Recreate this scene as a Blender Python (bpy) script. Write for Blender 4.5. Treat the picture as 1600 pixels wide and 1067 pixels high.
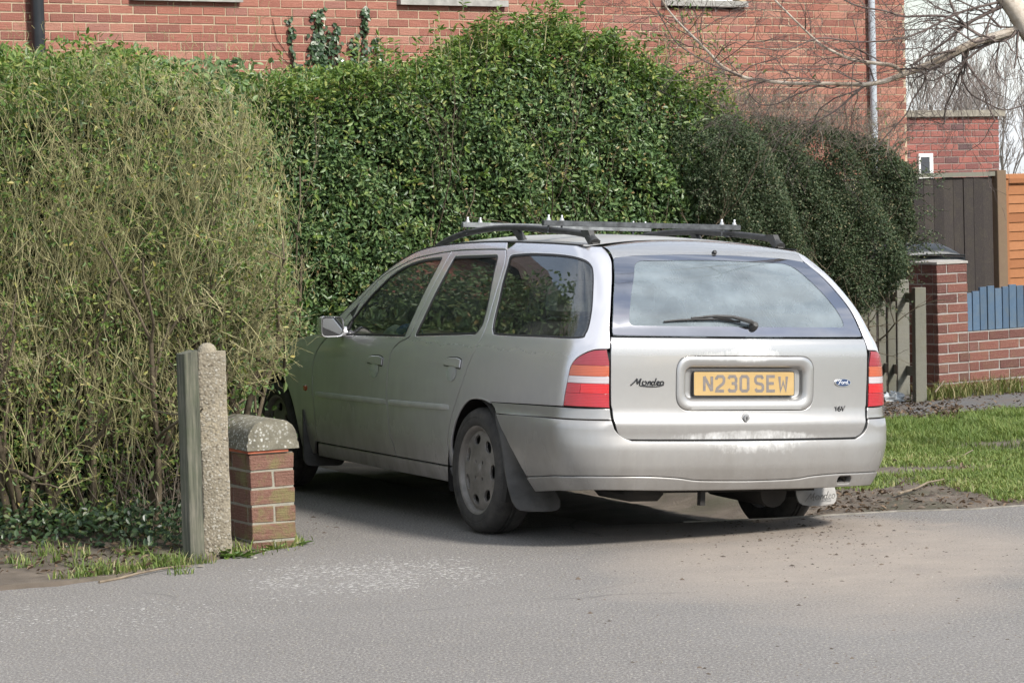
import bpy, math, random
import numpy as np
from mathutils import Vector, Matrix
from mathutils.geometry import delaunay_2d_cdt

for _o in list(bpy.data.objects):
    bpy.data.objects.remove(_o)
random.seed(7); rng = np.random.default_rng(7)
scene = bpy.context.scene
COL = scene.collection

# ------------------------------------------------------------------ camera
CAM_H, PITCH, ROLL, FPX = 1.5894, 0.0494, 0.0283, 4610.2
_fwd = np.array([0, math.cos(PITCH), -math.sin(PITCH)]); _up = np.array([0, math.sin(PITCH), math.cos(PITCH)]); _rt = np.array([1., 0, 0])
_R = math.cos(ROLL)*_rt - math.sin(ROLL)*_up
_U = math.sin(ROLL)*_rt + math.cos(ROLL)*_up
cam_data = bpy.data.cameras.new('camera'); cam = bpy.data.objects.new('camera', cam_data); COL.objects.link(cam)
cam_data.sensor_width = 36.0; cam_data.sensor_fit = 'HORIZONTAL'
cam_data.lens = FPX/1600*36.0; cam_data.clip_start = 0.1; cam_data.clip_end = 2000
cam.matrix_world = Matrix(((_R[0], _U[0], -_fwd[0], 0), (_R[1], _U[1], -_fwd[1], 0), (_R[2], _U[2], -_fwd[2], CAM_H), (0, 0, 0, 1)))
scene.camera = cam

# ------------------------------------------------------------------ sky, sun, exposure
SUN_AZ, SUN_EL = math.radians(46), math.radians(39)   # azimuth: to the right of straight behind the camera
world = bpy.data.worlds.new('World'); scene.world = world; world.use_nodes = True
wn = world.node_tree.nodes; wl = world.node_tree.links; wn.clear()
w_out = wn.new('ShaderNodeOutputWorld'); w_bg = wn.new('ShaderNodeBackground'); w_bg.inputs[1].default_value = 0.10
sky = wn.new('ShaderNodeTexSky'); sky.sky_type = 'NISHITA'; sky.sun_disc = False
sky.sun_elevation = SUN_EL
sky.sun_rotation = math.pi - SUN_AZ
sky.air_density = 1.2; sky.dust_density = 1.0; sky.ozone_density = 1.0
# thin broken cloud over the whole dome
w_tc = wn.new('ShaderNodeTexCoord'); w_map = wn.new('ShaderNodeMapping'); w_map.inputs['Scale'].default_value = (1.0, 1.0, 3.2)
w_n = wn.new('ShaderNodeTexNoise'); w_n.inputs['Scale'].default_value = 2.6; w_n.inputs['Detail'].default_value = 7; w_n.inputs['Roughness'].default_value = .58; w_n.inputs['Distortion'].default_value = .5
w_r = wn.new('ShaderNodeValToRGB'); w_r.color_ramp.elements[0].position = .42; w_r.color_ramp.elements[1].position = .58
w_r.color_ramp.elements[0].color = (.34, .34, .34, 1); w_r.color_ramp.elements[1].color = (1, 1, 1, 1)
w_mix = wn.new('ShaderNodeMixRGB'); w_mix.inputs[2].default_value = (6.1, 6.5, 7.1, 1)
wl.new(w_tc.outputs['Generated'], w_map.inputs[0]); wl.new(w_map.outputs[0], w_n.inputs['Vector'])
wl.new(w_n.outputs['Fac'], w_r.inputs[0]); wl.new(w_r.outputs[0], w_mix.inputs[0])
wl.new(sky.outputs[0], w_mix.inputs[1]); wl.new(w_mix.outputs[0], w_bg.inputs[0]); wl.new(w_bg.outputs[0], w_out.inputs[0])
sun_data = bpy.data.lights.new('sun', 'SUN'); sun = bpy.data.objects.new('sun', sun_data); COL.objects.link(sun)
sun_data.energy = 3.2; sun_data.angle = math.radians(9); sun_data.color = (1.0, .955, .89)
_sd = Vector((math.sin(SUN_AZ)*math.cos(SUN_EL), -math.cos(SUN_AZ)*math.cos(SUN_EL), math.sin(SUN_EL)))
sun.rotation_euler = _sd.to_track_quat('Z', 'Y').to_euler(); sun.location = (6, -6, 12)
scene.view_settings.view_transform = 'Standard'; scene.view_settings.look = 'None'
scene.view_settings.gamma = 1.0; scene.view_settings.exposure = 0.80; scene.view_settings.use_curve_mapping = False
scene.render.engine = 'CYCLES'; scene.cycles.max_bounces = 6; scene.cycles.diffuse_bounces = 2; scene.cycles.glossy_bounces = 3; scene.cycles.transmission_bounces = 4; scene.cycles.transparent_max_bounces = 10; scene.cycles.use_adaptive_sampling = True; scene.cycles.adaptive_threshold = .03; scene.cycles.caustics_reflective = False; scene.cycles.caustics_refractive = False

def ray(px, py):
    return _fwd + _R*(px-800)/FPX - _U*(py-533.5)/FPX
def gnd(px, py, z=0.0):
    r = ray(px, py); t = (z-CAM_H)/r[2]; return np.array([r[0]*t, r[1]*t, z])
def at(px, py, Y):
    r = ray(px, py); t = Y/r[1]; return np.array([r[0]*t, Y, CAM_H+r[2]*t])

# ------------------------------------------------------------------ helpers
def tag(o, label=None, cat=None, group=None, kind=None):
    if label: o['label'] = label
    if cat: o['category'] = cat
    if group: o['group'] = group
    if kind: o['kind'] = kind
    return o
def empty(name, loc=(0, 0, 0), rz=0):
    o = bpy.data.objects.new(name, None); COL.objects.link(o); o.location = loc; o.rotation_euler = (0, 0, rz); o.empty_display_size = .1
    return o
def link(name, me, parent=None, m=None):
    o = bpy.data.objects.new(name, me); COL.objects.link(o)
    if parent is not None: o.parent = parent
    if m is not None and len(me.materials) == 0: me.materials.append(m)
    return o
def fast_mesh(name, V, faces, smooth=False):
    """faces: list of index arrays (each array one polygon size: shape (n,k)) or list of tuples"""
    me = bpy.data.meshes.new(name)
    V = np.asarray(V, dtype=np.float32)
    if len(faces) and isinstance(faces[0], np.ndarray) and faces[0].ndim == 2:
        me.vertices.add(len(V)); me.vertices.foreach_set('co', V.ravel())
        ls, lt, off = [], [], 0; loops = []
        for f in faces:
            n, k = f.shape; loops.append(f.ravel()); ls.append(off+np.arange(n)*k); lt.append(np.full(n, k)); off += n*k
        loops = np.concatenate(loops).astype(np.int32)
        me.loops.add(len(loops)); me.loops.foreach_set('vertex_index', loops)
        ls = np.concatenate(ls).astype(np.int32); me.polygons.add(len(ls)); me.polygons.foreach_set('loop_start', ls)
        me.update(calc_edges=True); me.validate()
    else:
        me.from_pydata([tuple(map(float, v)) for v in V], [], [tuple(int(i) for i in f) for f in faces]); me.update()
    me.polygons.foreach_set('use_smooth', np.full(len(me.polygons), bool(smooth)))
    return me
def obj(name, V, faces, m, parent=None, smooth=False):
    return link(name, fast_mesh(name, V, faces, smooth), parent, m)
def add_attr(me, name, vals):
    a = me.attributes.new(name, 'FLOAT', 'POINT'); a.data.foreach_set('value', np.asarray(vals, dtype=np.float32))

class MB:
    """collects shapes into one mesh"""
    def __init__(s): s.V = []; s.F = []
    def add(s, V, F):
        n = len(s.V); s.V += [tuple(map(float, v)) for v in V]; s.F += [tuple(i+n for i in f) for f in F]; return s
    def box(s, x0, x1, y0, y1, z0, z1, bev=0.0, M=None):
        if bev <= 0:
            V = [(x, y, z) for x in (x0, x1) for y in (y0, y1) for z in (z0, z1)]
            F = [(0, 1, 3, 2), (4, 6, 7, 5), (0, 4, 5, 1), (2, 3, 7, 6), (0, 2, 6, 4), (1, 5, 7, 3)]
        else:
            b = bev; V = []; idx = {}
            for a, x in enumerate((x0, x1)):
                for c, y in enumerate((y0, y1)):
                    for d, z in enumerate((z0, z1)):
                        sx, sy, sz = (1, -1)[a], (1, -1)[c], (1, -1)[d]
                        for ax in range(3):
                            p = [x+sx*b, y+sy*b, z+sz*b]; p[ax] = (x, y, z)[ax]
                            idx[(a, c, d, ax)] = len(V); V.append(tuple(p))
            F = []
            for ax in range(3):
                o1, o2 = [(1, 2), (0, 2), (0, 1)][ax]
                for s0 in (0, 1):
                    q = []
                    for i, j in ((0, 0), (1, 0), (1, 1), (0, 1)):
                        k = [0, 0, 0]; k[ax] = s0; k[o1] = i; k[o2] = j; q.append(idx[(*k, ax)])
                    F.append(tuple(q))
            for ax in range(3):      # edges along ax
                o1, o2 = [(1, 2), (0, 2), (0, 1)][ax]
                for i in (0, 1):
                    for j in (0, 1):
                        k0 = [0, 0, 0]; k0[o1] = i; k0[o2] = j; k1 = list(k0); k1[ax] = 1
                        F.append((idx[(*k0, o1)], idx[(*k1, o1)], idx[(*k1, o2)], idx[(*k0, o2)]))
            for a in (0, 1):
                for c in (0, 1):
                    for d in (0, 1): F.append(tuple(idx[(a, c, d, ax)] for ax in range(3)))
        if M is not None: V = [tuple(M @ Vector(v)) for v in V]
        return s.add(V, F)
    def tube(s, pts, rad, n=8, caps=True, up=None):
        V, F = tube_arrays(pts, rad, n, caps); return s.add(V, F)
    def prism(s, poly, f0, f1):
        """poly 2-D list; f0,f1 map (a,b)->3-D for the two ends"""
        n = len(poly); V = [f0(*p) for p in poly]+[f1(*p) for p in poly]
        F = [tuple(range(n))[::-1], tuple(range(n, 2*n))]+[(i, (i+1) % n, (i+1) % n+n, i+n) for i in range(n)]
        return s.add(V, F)
    def lathe(s, prof, n, M=None, close=False):
        """profile (r, h) about local Z"""
        V = []; F = []; m = len(prof)
        for i in range(n):
            a = 2*math.pi*i/n
            for r, h in prof: V.append((r*math.cos(a), r*math.sin(a), h))
        for i in range(n):
            j = (i+1) % n
            for k in range(m-1 if not close else m):
                l = (k+1) % m; F.append((i*m+k, j*m+k, j*m+l, i*m+l))
        if M is not None: V = [tuple(M @ Vector(v)) for v in V]
        return s.add(V, F)
    def build(s, name, m, parent=None, smooth=False, fix=True):
        me = bpy.data.meshes.new(name); me.from_pydata(s.V, [], s.F); me.update()
        if fix:
            import bmesh
            bm = bmesh.new(); bm.from_mesh(me); bmesh.ops.recalc_face_normals(bm, faces=bm.faces); bm.to_mesh(me); bm.free()
        if smooth:
            me.polygons.foreach_set('use_smooth', np.ones(len(me.polygons), dtype=bool))
            me.set_sharp_from_angle(angle=math.radians(smooth if smooth is not True else 40))
        return link(name, me, parent, m)

def tube_arrays(pts, rad, n=8, caps=True):
    pts = [np.asarray(p, float) for p in pts]
    if np.isscalar(rad): rad = [rad]*len(pts)
    V = []; F = []; prev = None
    for i, p in enumerate(pts):
        d = pts[min(i+1, len(pts)-1)]-pts[max(i-1, 0)]; d = d/(np.linalg.norm(d)+1e-9)
        if prev is None:
            a = np.cross(d, [0, 0, 1.]);
            if np.linalg.norm(a) < .1: a = np.cross(d, [1., 0, 0])
        else: a = prev-d*np.dot(prev, d)
        a = a/np.linalg.norm(a); prev = a; b = np.cross(d, a)
        for k in range(n):
            t = 2*math.pi*k/n; V.append(p+rad[i]*(math.cos(t)*a+math.sin(t)*b))
    for i in range(len(pts)-1):
        for k in range(n):
            F.append((i*n+k, i*n+(k+1) % n, (i+1)*n+(k+1) % n, (i+1)*n+k))
    if caps: F.append(tuple(range(n))[::-1]); F.append(tuple(range((len(pts)-1)*n, len(pts)*n)))
    return V, F

def tubes_mesh(name, A, B, ra, rb, n=3):
    """many straight tapered segments A->B as open prisms, vectorised"""
    A = np.asarray(A, float); B = np.asarray(B, float); d = B-A; L = np.linalg.norm(d, axis=1, keepdims=True)+1e-9; d = d/L
    ref = np.where(np.abs(d[:, 2:3]) > .9, np.array([[1., 0, 0]]), np.array([[0, 0, 1.]]))
    a = np.cross(d, ref); a /= np.linalg.norm(a, axis=1, keepdims=True); b = np.cross(d, a)
    N = len(A); V = np.zeros((N, 2*n, 3))
    ra = np.broadcast_to(ra, N)[:, None]; rb = np.broadcast_to(rb, N)[:, None]
    for k in range(n):
        t = 2*math.pi*k/n; o = math.cos(t)*a+math.sin(t)*b
        V[:, k] = A+ra*o; V[:, n+k] = B+rb*o
    base = (np.arange(N)*2*n)[:, None]
    F = np.concatenate([base+np.array([[k, (k+1) % n, n+(k+1) % n, n+k]]) for k in range(n)])
    return fast_mesh(name, V.reshape(-1, 3), [F], True)

def leaves_mesh(name, P, N, D, size, aspect=.5, fold=.25, simple=False, curl=.0):
    """leaf blades at P, facing N, pointing along D; size = length"""
    P = np.asarray(P, float); n = len(P); N = N/(np.linalg.norm(N, axis=1, keepdims=True)+1e-9)
    D = D-N*np.sum(D*N, 1, keepdims=True); D = D/(np.linalg.norm(D, axis=1, keepdims=True)+1e-9); S = np.cross(N, D)
    L = np.broadcast_to(size, n)[:, None]; w = L*aspect*.5; f = w*fold*2
    if simple:
        V = np.stack([P, P+D*L*.45+S*w+N*f, P+D*L, P+D*L*.45-S*w+N*f], 1); b = (np.arange(n)*4)[:, None]
        F = [np.concatenate([b+np.array([[0, 2, 1]]), b+np.array([[0, 3, 2]])])]; k = 4
    else:
        V = np.stack([P, P+D*L*.28+S*w*.85+N*f*.9, P+D*L*.66+S*w*.8+N*f*.8-N*L*curl*.3, P+D*L-N*L*curl, P+D*L*.66-S*w*.8+N*f*.8-N*L*curl*.3, P+D*L*.28-S*w*.85+N*f*.9], 1)
        b = (np.arange(n)*6)[:, None]; F = [np.concatenate([b+np.array([[0, 3, 2, 1]]), b+np.array([[0, 5, 4, 3]])])]; k = 6
    me = fast_mesh(name, V.reshape(-1, 3), F, False)
    add_attr(me, 'rnd', np.repeat(rng.random(n), k))
    return me
def rand_dirs(n):
    v = rng.normal(size=(n, 3)); return v/np.linalg.norm(v, axis=1, keepdims=True)

# ------------------------------------------------------------------ materials
MATS = {}
def nodes(name):
    m = bpy.data.materials.new(name); m.use_nodes = True; MATS[name] = m
    nt = m.node_tree; return m, nt, nt.nodes['Principled BSDF'], nt.nodes['Material Output']
def N_(nt, typ, **kw):
    n = nt.nodes.new(typ)
    for k, v in kw.items():
        if k in n.inputs: n.inputs[k].default_value = v
        else: setattr(n, k, v)
    return n
def coords(nt, scale=(1, 1, 1), kind='Object', loc=(0, 0, 0), rot=(0, 0, 0)):
    tc = nt.nodes.new('ShaderNodeTexCoord'); mp = nt.nodes.new('ShaderNodeMapping'); mp.inputs['Scale'].default_value = scale
    mp.inputs['Location'].default_value = loc; mp.inputs['Rotation'].default_value = rot
    nt.links.new(tc.outputs[kind], mp.inputs[0]); return mp.outputs[0]
def noise(nt, vec, scale, detail=4, rough=.55, dist=0.0):
    n = N_(nt, 'ShaderNodeTexNoise', Scale=scale, Detail=detail, Roughness=rough, Distortion=dist); nt.links.new(vec, n.inputs['Vector']); return n.outputs['Fac']
def ramp(nt, fac, stops, interp='LINEAR'):
    r = nt.nodes.new('ShaderNodeValToRGB'); r.color_ramp.interpolation = interp
    while len(r.color_ramp.elements) < len(stops): r.color_ramp.elements.new(.5)
    for e, (p, c) in zip(r.color_ramp.elements, stops):
        e.position = p; e.color = (*c, 1) if not np.isscalar(c) else (c, c, c, 1)
    nt.links.new(fac, r.inputs[0]); return r.outputs[0]
def mix(nt, fac, a, b, typ='MIX'):
    n = nt.nodes.new('ShaderNodeMixRGB'); n.blend_type = typ
    for i, v in ((0, fac), (1, a), (2, b)):
        if hasattr(v, 'links'): nt.links.new(v, n.inputs[i])
        else: n.inputs[i].default_value = v if i == 0 else ((*v, 1) if len(v) == 3 else v)
    return n.outputs[0]
def mth(nt, op, a, b=None, clamp=False):
    n = nt.nodes.new('ShaderNodeMath'); n.operation = op; n.use_clamp = clamp
    for i, v in ((0, a), (1, b)):
        if v is None: continue
        if hasattr(v, 'links'): nt.links.new(v, n.inputs[i])
        else: n.inputs[i].default_value = v
    return n.outputs[0]
def bump_(nt, bsdf, h, strength=.3, dist=.01):
    b = N_(nt, 'ShaderNodeBump', Strength=strength, Distance=dist); nt.links.new(h, b.inputs['Height']); nt.links.new(b.outputs[0], bsdf.inputs['Normal']); return b
def simple(name, col, rough=.6, metal=0.0, var=.12, scale=14, bump=0.0, spec=.5, coat=0.0):
    m, nt, b, o = nodes(name)
    v = coords(nt); f = noise(nt, v, scale, 5)
    c = ramp(nt, f, [(.3, tuple(x*(1-var) for x in col)), (.7, tuple(min(1, x*(1+var)) for x in col))])
    nt.links.new(c, b.inputs['Base Color']); b.inputs['Roughness'].default_value = rough; b.inputs['Metallic'].default_value = metal
    b.inputs['Specular IOR Level'].default_value = spec; b.inputs['Coat Weight'].default_value = coat
    if bump: bump_(nt, b, noise(nt, v, scale*4, 4), bump, .004)
    return m
def leaf_mat(name, stops, rough=.42, trans=.22, spec=.45):
    m, nt, b, o = nodes(name)
    a = nt.nodes.new('ShaderNodeAttribute'); a.attribute_name = 'rnd'
    c = ramp(nt, a.outputs['Fac'], stops); nt.links.new(c, b.inputs['Base Color'])
    b.inputs['Roughness'].default_value = rough; b.inputs['Specular IOR Level'].default_value = spec
    t = nt.nodes.new('ShaderNodeBsdfTranslucent'); nt.links.new(mix(nt, 1.0, c, (1.0, 1.0, .55), 'MULTIPLY'), t.inputs[0])
    ms = nt.nodes.new('ShaderNodeMixShader'); ms.inputs[0].default_value = trans
    nt.links.new(b.outputs[0], ms.inputs[1]); nt.links.new(t.outputs[0], ms.inputs[2]); nt.links.new(ms.outputs[0], o.inputs[0])
    return m

# ================================================================== THE CAR
def _paint(name, base, film_shade_amt=1.0, scuff=False, top=0.0, metal=.62):
    m, nt, b, o = nodes(name)
    v = coords(nt); sep = nt.nodes.new('ShaderNodeSeparateXYZ'); nt.links.new(v, sep.inputs[0])
    X, Y, Z = sep.outputs
    n1 = noise(nt, v, 2.2, 6, .6); n2 = noise(nt, v, 26, 6, .65); n3 = noise(nt, coords(nt, (1, 1, .35)), 9, 6, .6)
    # road grime thick on the sills; its upward fade also paints the side's shading
    low = nt.nodes.new('ShaderNodeMapRange'); low.inputs[1].default_value = .92; low.inputs[2].default_value = .20; low.inputs[3].default_value = .03; low.inputs[4].default_value = 1.05; nt.links.new(Z, low.inputs[0])
    film_shade = mth(nt, 'MULTIPLY', low.outputs[0], mth(nt, 'ADD', mth(nt, 'MULTIPLY', n1, .7), mth(nt, 'MULTIPLY', n3, .75)), True)
    film_shade = mth(nt, 'MULTIPLY', film_shade, film_shade_amt, True)
    if top: film_shade = mth(nt, 'ADD', mth(nt, 'MULTIPLY', n1, top), .25, True)
    col = mix(nt, film_shade, base, (.115, .100, .083) if not top else (.40, .39, .37))
    col = mix(nt, mth(nt, 'MULTIPLY', n2, .10), col, (.75, .72, .66))
    met = mth(nt, 'SUBTRACT', metal, mth(nt, 'MULTIPLY', film_shade, .60), True)
    rgh = mth(nt, 'ADD', .25, mth(nt, 'MULTIPLY', film_shade, .40))
    if scuff:
        # bleached, wiped patches round the number plate and along the bumper lip
        def blob(cx, cz, rx, rz):
            dx = mth(nt, 'DIVIDE', mth(nt, 'SUBTRACT', X, cx), rx); dz = mth(nt, 'DIVIDE', mth(nt, 'SUBTRACT', Z, cz), rz)
            r2 = mth(nt, 'ADD', mth(nt, 'MULTIPLY', dx, dx), mth(nt, 'MULTIPLY', dz, dz))
            return mth(nt, 'SUBTRACT', 1.0, r2, True)
        s = mth(nt, 'ADD', mth(nt, 'ADD', blob(.04, .925, .17, .08), blob(-.06, .880, .30, .04)), mth(nt, 'ADD', blob(-.02, .520, .60, .035), blob(.05, .49, .40, .075)), True)
        st = noise(nt, coords(nt, (1, 1, .42)), 60, 7, .75)
        st2 = noise(nt, coords(nt, (1, 1, .8)), 12, 4, .6)
        msk = ramp(nt, mth(nt, 'ADD', mth(nt, 'MULTIPLY', s, .30), mth(nt, 'ADD', mth(nt, 'MULTIPLY', st, .55), mth(nt, 'MULTIPLY', st2, .35))), [(.64, 0.0), (.88, .8)])
        msk = mth(nt, 'MULTIPLY', msk, mth(nt, 'GREATER_THAN', s, .001))
        col = mix(nt, msk, col, (.68, .68, .67)); met = mth(nt, 'MULTIPLY', met, mth(nt, 'SUBTRACT', 1.0, msk)); rgh = mth(nt, 'ADD', rgh, mth(nt, 'MULTIPLY', msk, .2))
    nt.links.new(col, b.inputs['Base Color']); nt.links.new(met, b.inputs['Metallic']); nt.links.new(rgh, b.inputs['Roughness'])
    b.inputs['Coat Weight'].default_value = .9; b.inputs['Coat Roughness'].default_value = .12
    nt.links.new(mth(nt, 'ADD', .03, mth(nt, 'MULTIPLY', film_shade, .45)), b.inputs['Coat Roughness'])
    bump_(nt, b, n2, .02, .002)
    return m
PAINT = _paint('silver_paint', (.72, .705, .73), 1.0); PAINT_R = _paint('silver_paint_rear', (.48, .476, .47), 1.0, True, 0.0, .76)
BLACK = simple('black_rubber', (.018, .018, .019), .55, var=.3)
TRIM = simple('dusty_black_plastic', (.045, .044, .043), .6, var=.35, scale=20, bump=.15)
FLAP = simple('dusty_mudflap_rubber', (.075, .072, .068), .7, var=.3, scale=12, bump=.2)
UNDER = simple('underbody_grime', (.022, .02, .018), .85, var=.4, scale=9, bump=.3)
STEEL = simple('weathered_steel', (.42, .43, .44), .45, .7, var=.35, scale=30, bump=.15)
ZINC = simple('zinc_bolt', (.72, .73, .74), .35, .6, var=.15)
CHROME = simple('dull_chrome', (.7, .7, .7), .22, 1.0, var=.1)
EXH = simple('exhaust_pipe', (.35, .31, .27), .5, .7, var=.3)
CLOTH = simple('grey_seat_cloth', (.07, .07, .075), .9, var=.25, scale=40)
CLOTH2 = simple('sunlit_headrest_cloth', (.30, .32, .31), .9, var=.15, scale=40)  # light grey stands in for sunlight through the opposite window
BLUE = simple('blue_cloth', (.05, .16, .42), .85, var=.3, scale=30)
WHITEC = simple('white_cloth', (.75, .78, .76), .85, var=.1, scale=30)
def _tyre():
    m, nt, b, o = nodes('tyre_rubber'); v = coords(nt)
    c = ramp(nt, noise(nt, v, 18, 6, .65), [(.3, (.024, .023, .022)), (.75, (.075, .069, .062))]); nt.links.new(c, b.inputs['Base Color']); b.inputs['Roughness'].default_value = .85
    bump_(nt, b, noise(nt, v, 60, 4), .15, .003); return m
TYRE = _tyre()
def _alloy():
    m, nt, b, o = nodes('brake_dust_alloy'); v = coords(nt)
    f = noise(nt, v, 11, 6, .65); c = ramp(nt, f, [(.3, (.15, .138, .125)), (.7, (.29, .268, .245))]); nt.links.new(c, b.inputs['Base Color'])
    b.inputs['Metallic'].default_value = .35; b.inputs['Roughness'].default_value = .55; bump_(nt, b, noise(nt, v, 80, 3), .08, .002); return m
ALLOY = _alloy()
def glass_mat(name, tint, dust=.05, dustcol=(.5, .5, .47), ior=2.0):
    m, nt, b, o = nodes(name); nt.nodes.remove(b)
    tr = N_(nt, 'ShaderNodeBsdfTransparent'); tr.inputs[0].default_value = (*tint, 1)
    gl = N_(nt, 'ShaderNodeBsdfGlossy', Roughness=.012); gl.inputs[0].default_value = (1, 1, 1, 1)
    fr = N_(nt, 'ShaderNodeFresnel', IOR=ior); ms = nt.nodes.new('ShaderNodeMixShader'); nt.links.new(fr.outputs[0], ms.inputs[0]); nt.links.new(tr.outputs[0], ms.inputs[1]); nt.links.new(gl.outputs[0], ms.inputs[2])
    df = N_(nt, 'ShaderNodeBsdfDiffuse'); df.inputs[0].default_value = (*dustcol, 1)
    v = coords(nt); d = mth(nt, 'MULTIPLY', ramp(nt, noise(nt, v, 5, 6, .6), [(.25, .35), (.8, 1.0)]), dust)
    m2 = nt.nodes.new('ShaderNodeMixShader'); nt.links.new(d, m2.inputs[0]); nt.links.new(ms.outputs[0], m2.inputs[1]); nt.links.new(df.outputs[0], m2.inputs[2]); nt.links.new(m2.outputs[0], o.inputs[0])
    return m
PAINT_T = _paint('dusty_silver_roof', (.66, .655, .65), 1.0, False, .9)
GLASS = glass_mat('side_glass', (.80, .87, .83), .035)
GLASS_R = glass_mat('rear_glass', (.55, .64, .62), .44, (.44, .52, .56), 2.2)
FRIT = simple('frit_glass_border', (.42, .42, .45), .07, 1.0, var=.15, scale=3)
def lens_mat(name, col, rough=.15):
    m, nt, b, o = nodes(name); v = coords(nt)
    wv = N_(nt, 'ShaderNodeTexWave', Scale=46.0, Distortion=0.0, Detail=0.0); wv.bands_direction = 'Z'; nt.links.new(v, wv.inputs['Vector'])
    c = mix(nt, wv.outputs['Fac'], tuple(x*.72 for x in col), col); nt.links.new(c, b.inputs['Base Color']); b.inputs['Roughness'].default_value = .25
    b.inputs['Coat Weight'].default_value = .6; b.inputs['Coat Roughness'].default_value = .06; b.inputs['Specular IOR Level'].default_value = .6; bump_(nt, b, wv.outputs['Fac'], .12, .003)
    return m
L_RED = lens_mat('lens_red', (.46, .020, .032)); L_RED2 = lens_mat('lens_lit_red', (.62, .018, .024)); L_DRED = lens_mat('lens_dark_red', (.34, .035, .05))
L_ORG = lens_mat('lens_orange', (.52, .115, .055)); L_WHT = lens_mat('lens_white', (.56, .50, .52))

# --- 2-D loop tools
def crv(pts, n=6):
    """Catmull-Rom through points (open)"""
    P = [np.array(p, float) for p in pts]; P = [2*P[0]-P[1]]+P+[2*P[-1]-P[-2]]; out = []
    for i in range(1, len(P)-2):
        for k in range(n):
            t = k/n; a, b, c, d = P[i-1:i+3]
            out.append(tuple(.5*(2*b+(c-a)*t+(2*a-5*b+4*c-d)*t*t+(3*b-a-3*c+d)*t**3)))
    out.append(tuple(P[-2])); return out
def fillet(pts, rad, n=5):
    """round the corners of a closed polygon; rad scalar or per vertex"""
    m = len(pts); out = []
    for i in range(m):
        a, b, c = (np.array(pts[(i+k) % m], float) for k in (-1, 0, 1)); r = rad if np.isscalar(rad) else rad[i]
        if r <= 0: out.append(tuple(b)); continue
        d1 = a-b; d2 = c-b; l1 = np.linalg.norm(d1); l2 = np.linalg.norm(d2); r = min(r, .45*l1, .45*l2)
        p = b+d1/l1*r; q = b+d2/l2*r
        for k in range(n+1):
            t = k/n; out.append(tuple((1-t)**2*p+2*t*(1-t)*b+t*t*q))
    return out
def rrect(x0, x1, z0, z1, r, n=5): return fillet([(x0, z0), (x1, z0), (x1, z1), (x0, z1)], r, n)
def resample(pts, step):
    out = []; m = len(pts)
    for i in range(m):
        a = np.array(pts[i], float); b = np.array(pts[(i+1) % m], float); L = np.linalg.norm(b-a)
        if L < 1e-7: continue
        k = max(1, int(math.ceil(L/step)))
        for j in range(k): out.append(a+(b-a)*j/k)
    # drop near-duplicates
    o2 = [out[0]]
    for p in out[1:]:
        if np.linalg.norm(p-o2[-1]) > 7e-4: o2.append(p)
    if np.linalg.norm(o2[0]-o2[-1]) < 7e-4: o2.pop()
    return np.array(o2)
def area(P): x, y = P[:, 0], P[:, 1]; return .5*np.sum(x*np.roll(y, -1)-np.roll(x, -1)*y)
def inset(P, d):
    """move a CCW loop inwards by d"""
    t = np.roll(P, -1, 0)-np.roll(P, 1, 0); t /= np.linalg.norm(t, axis=1, keepdims=True)+1e-12
    return P+np.stack([-t[:, 1], t[:, 0]], 1)*d
def inside(P, pts):
    x, y = pts[:, 0], pts[:, 1]; c = np.zeros(len(pts), bool); n = len(P)
    for i in range(n):
        x1, y1 = P[i]; x2, y2 = P[(i+1) % n]
        if y1 == y2: continue
        k = ((y1 > y) != (y2 > y)) & (x < (x2-x1)*(y-y1)/(y2-y1)+x1); c ^= k
    return c
def dist_loop(P, pts):
    Q = np.roll(P, -1, 0); best = np.full(len(pts), 1e9)
    for a, b in zip(P, Q):
        d = b-a; t = np.clip(((pts-a)@d)/(d@d+1e-12), 0, 1); best = np.minimum(best, np.linalg.norm(pts-a-t[:, None]*d, axis=1))
    return best
CAR_C = np.array([0, 2.2, .75])
def snorm(S, p):
    e = 1.5e-3; du = S(p+[e, 0])-S(p-[e, 0]); dv = S(p+[0, e])-S(p-[0, e]); n = np.cross(du, dv); n /= np.linalg.norm(n, axis=1, keepdims=True)+1e-12
    q = S(p); s = np.sign(np.sum(n*(q-CAR_C)*[1, .35, 1], 1)); return n*np.where(s == 0, 1, s)[:, None]
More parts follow.
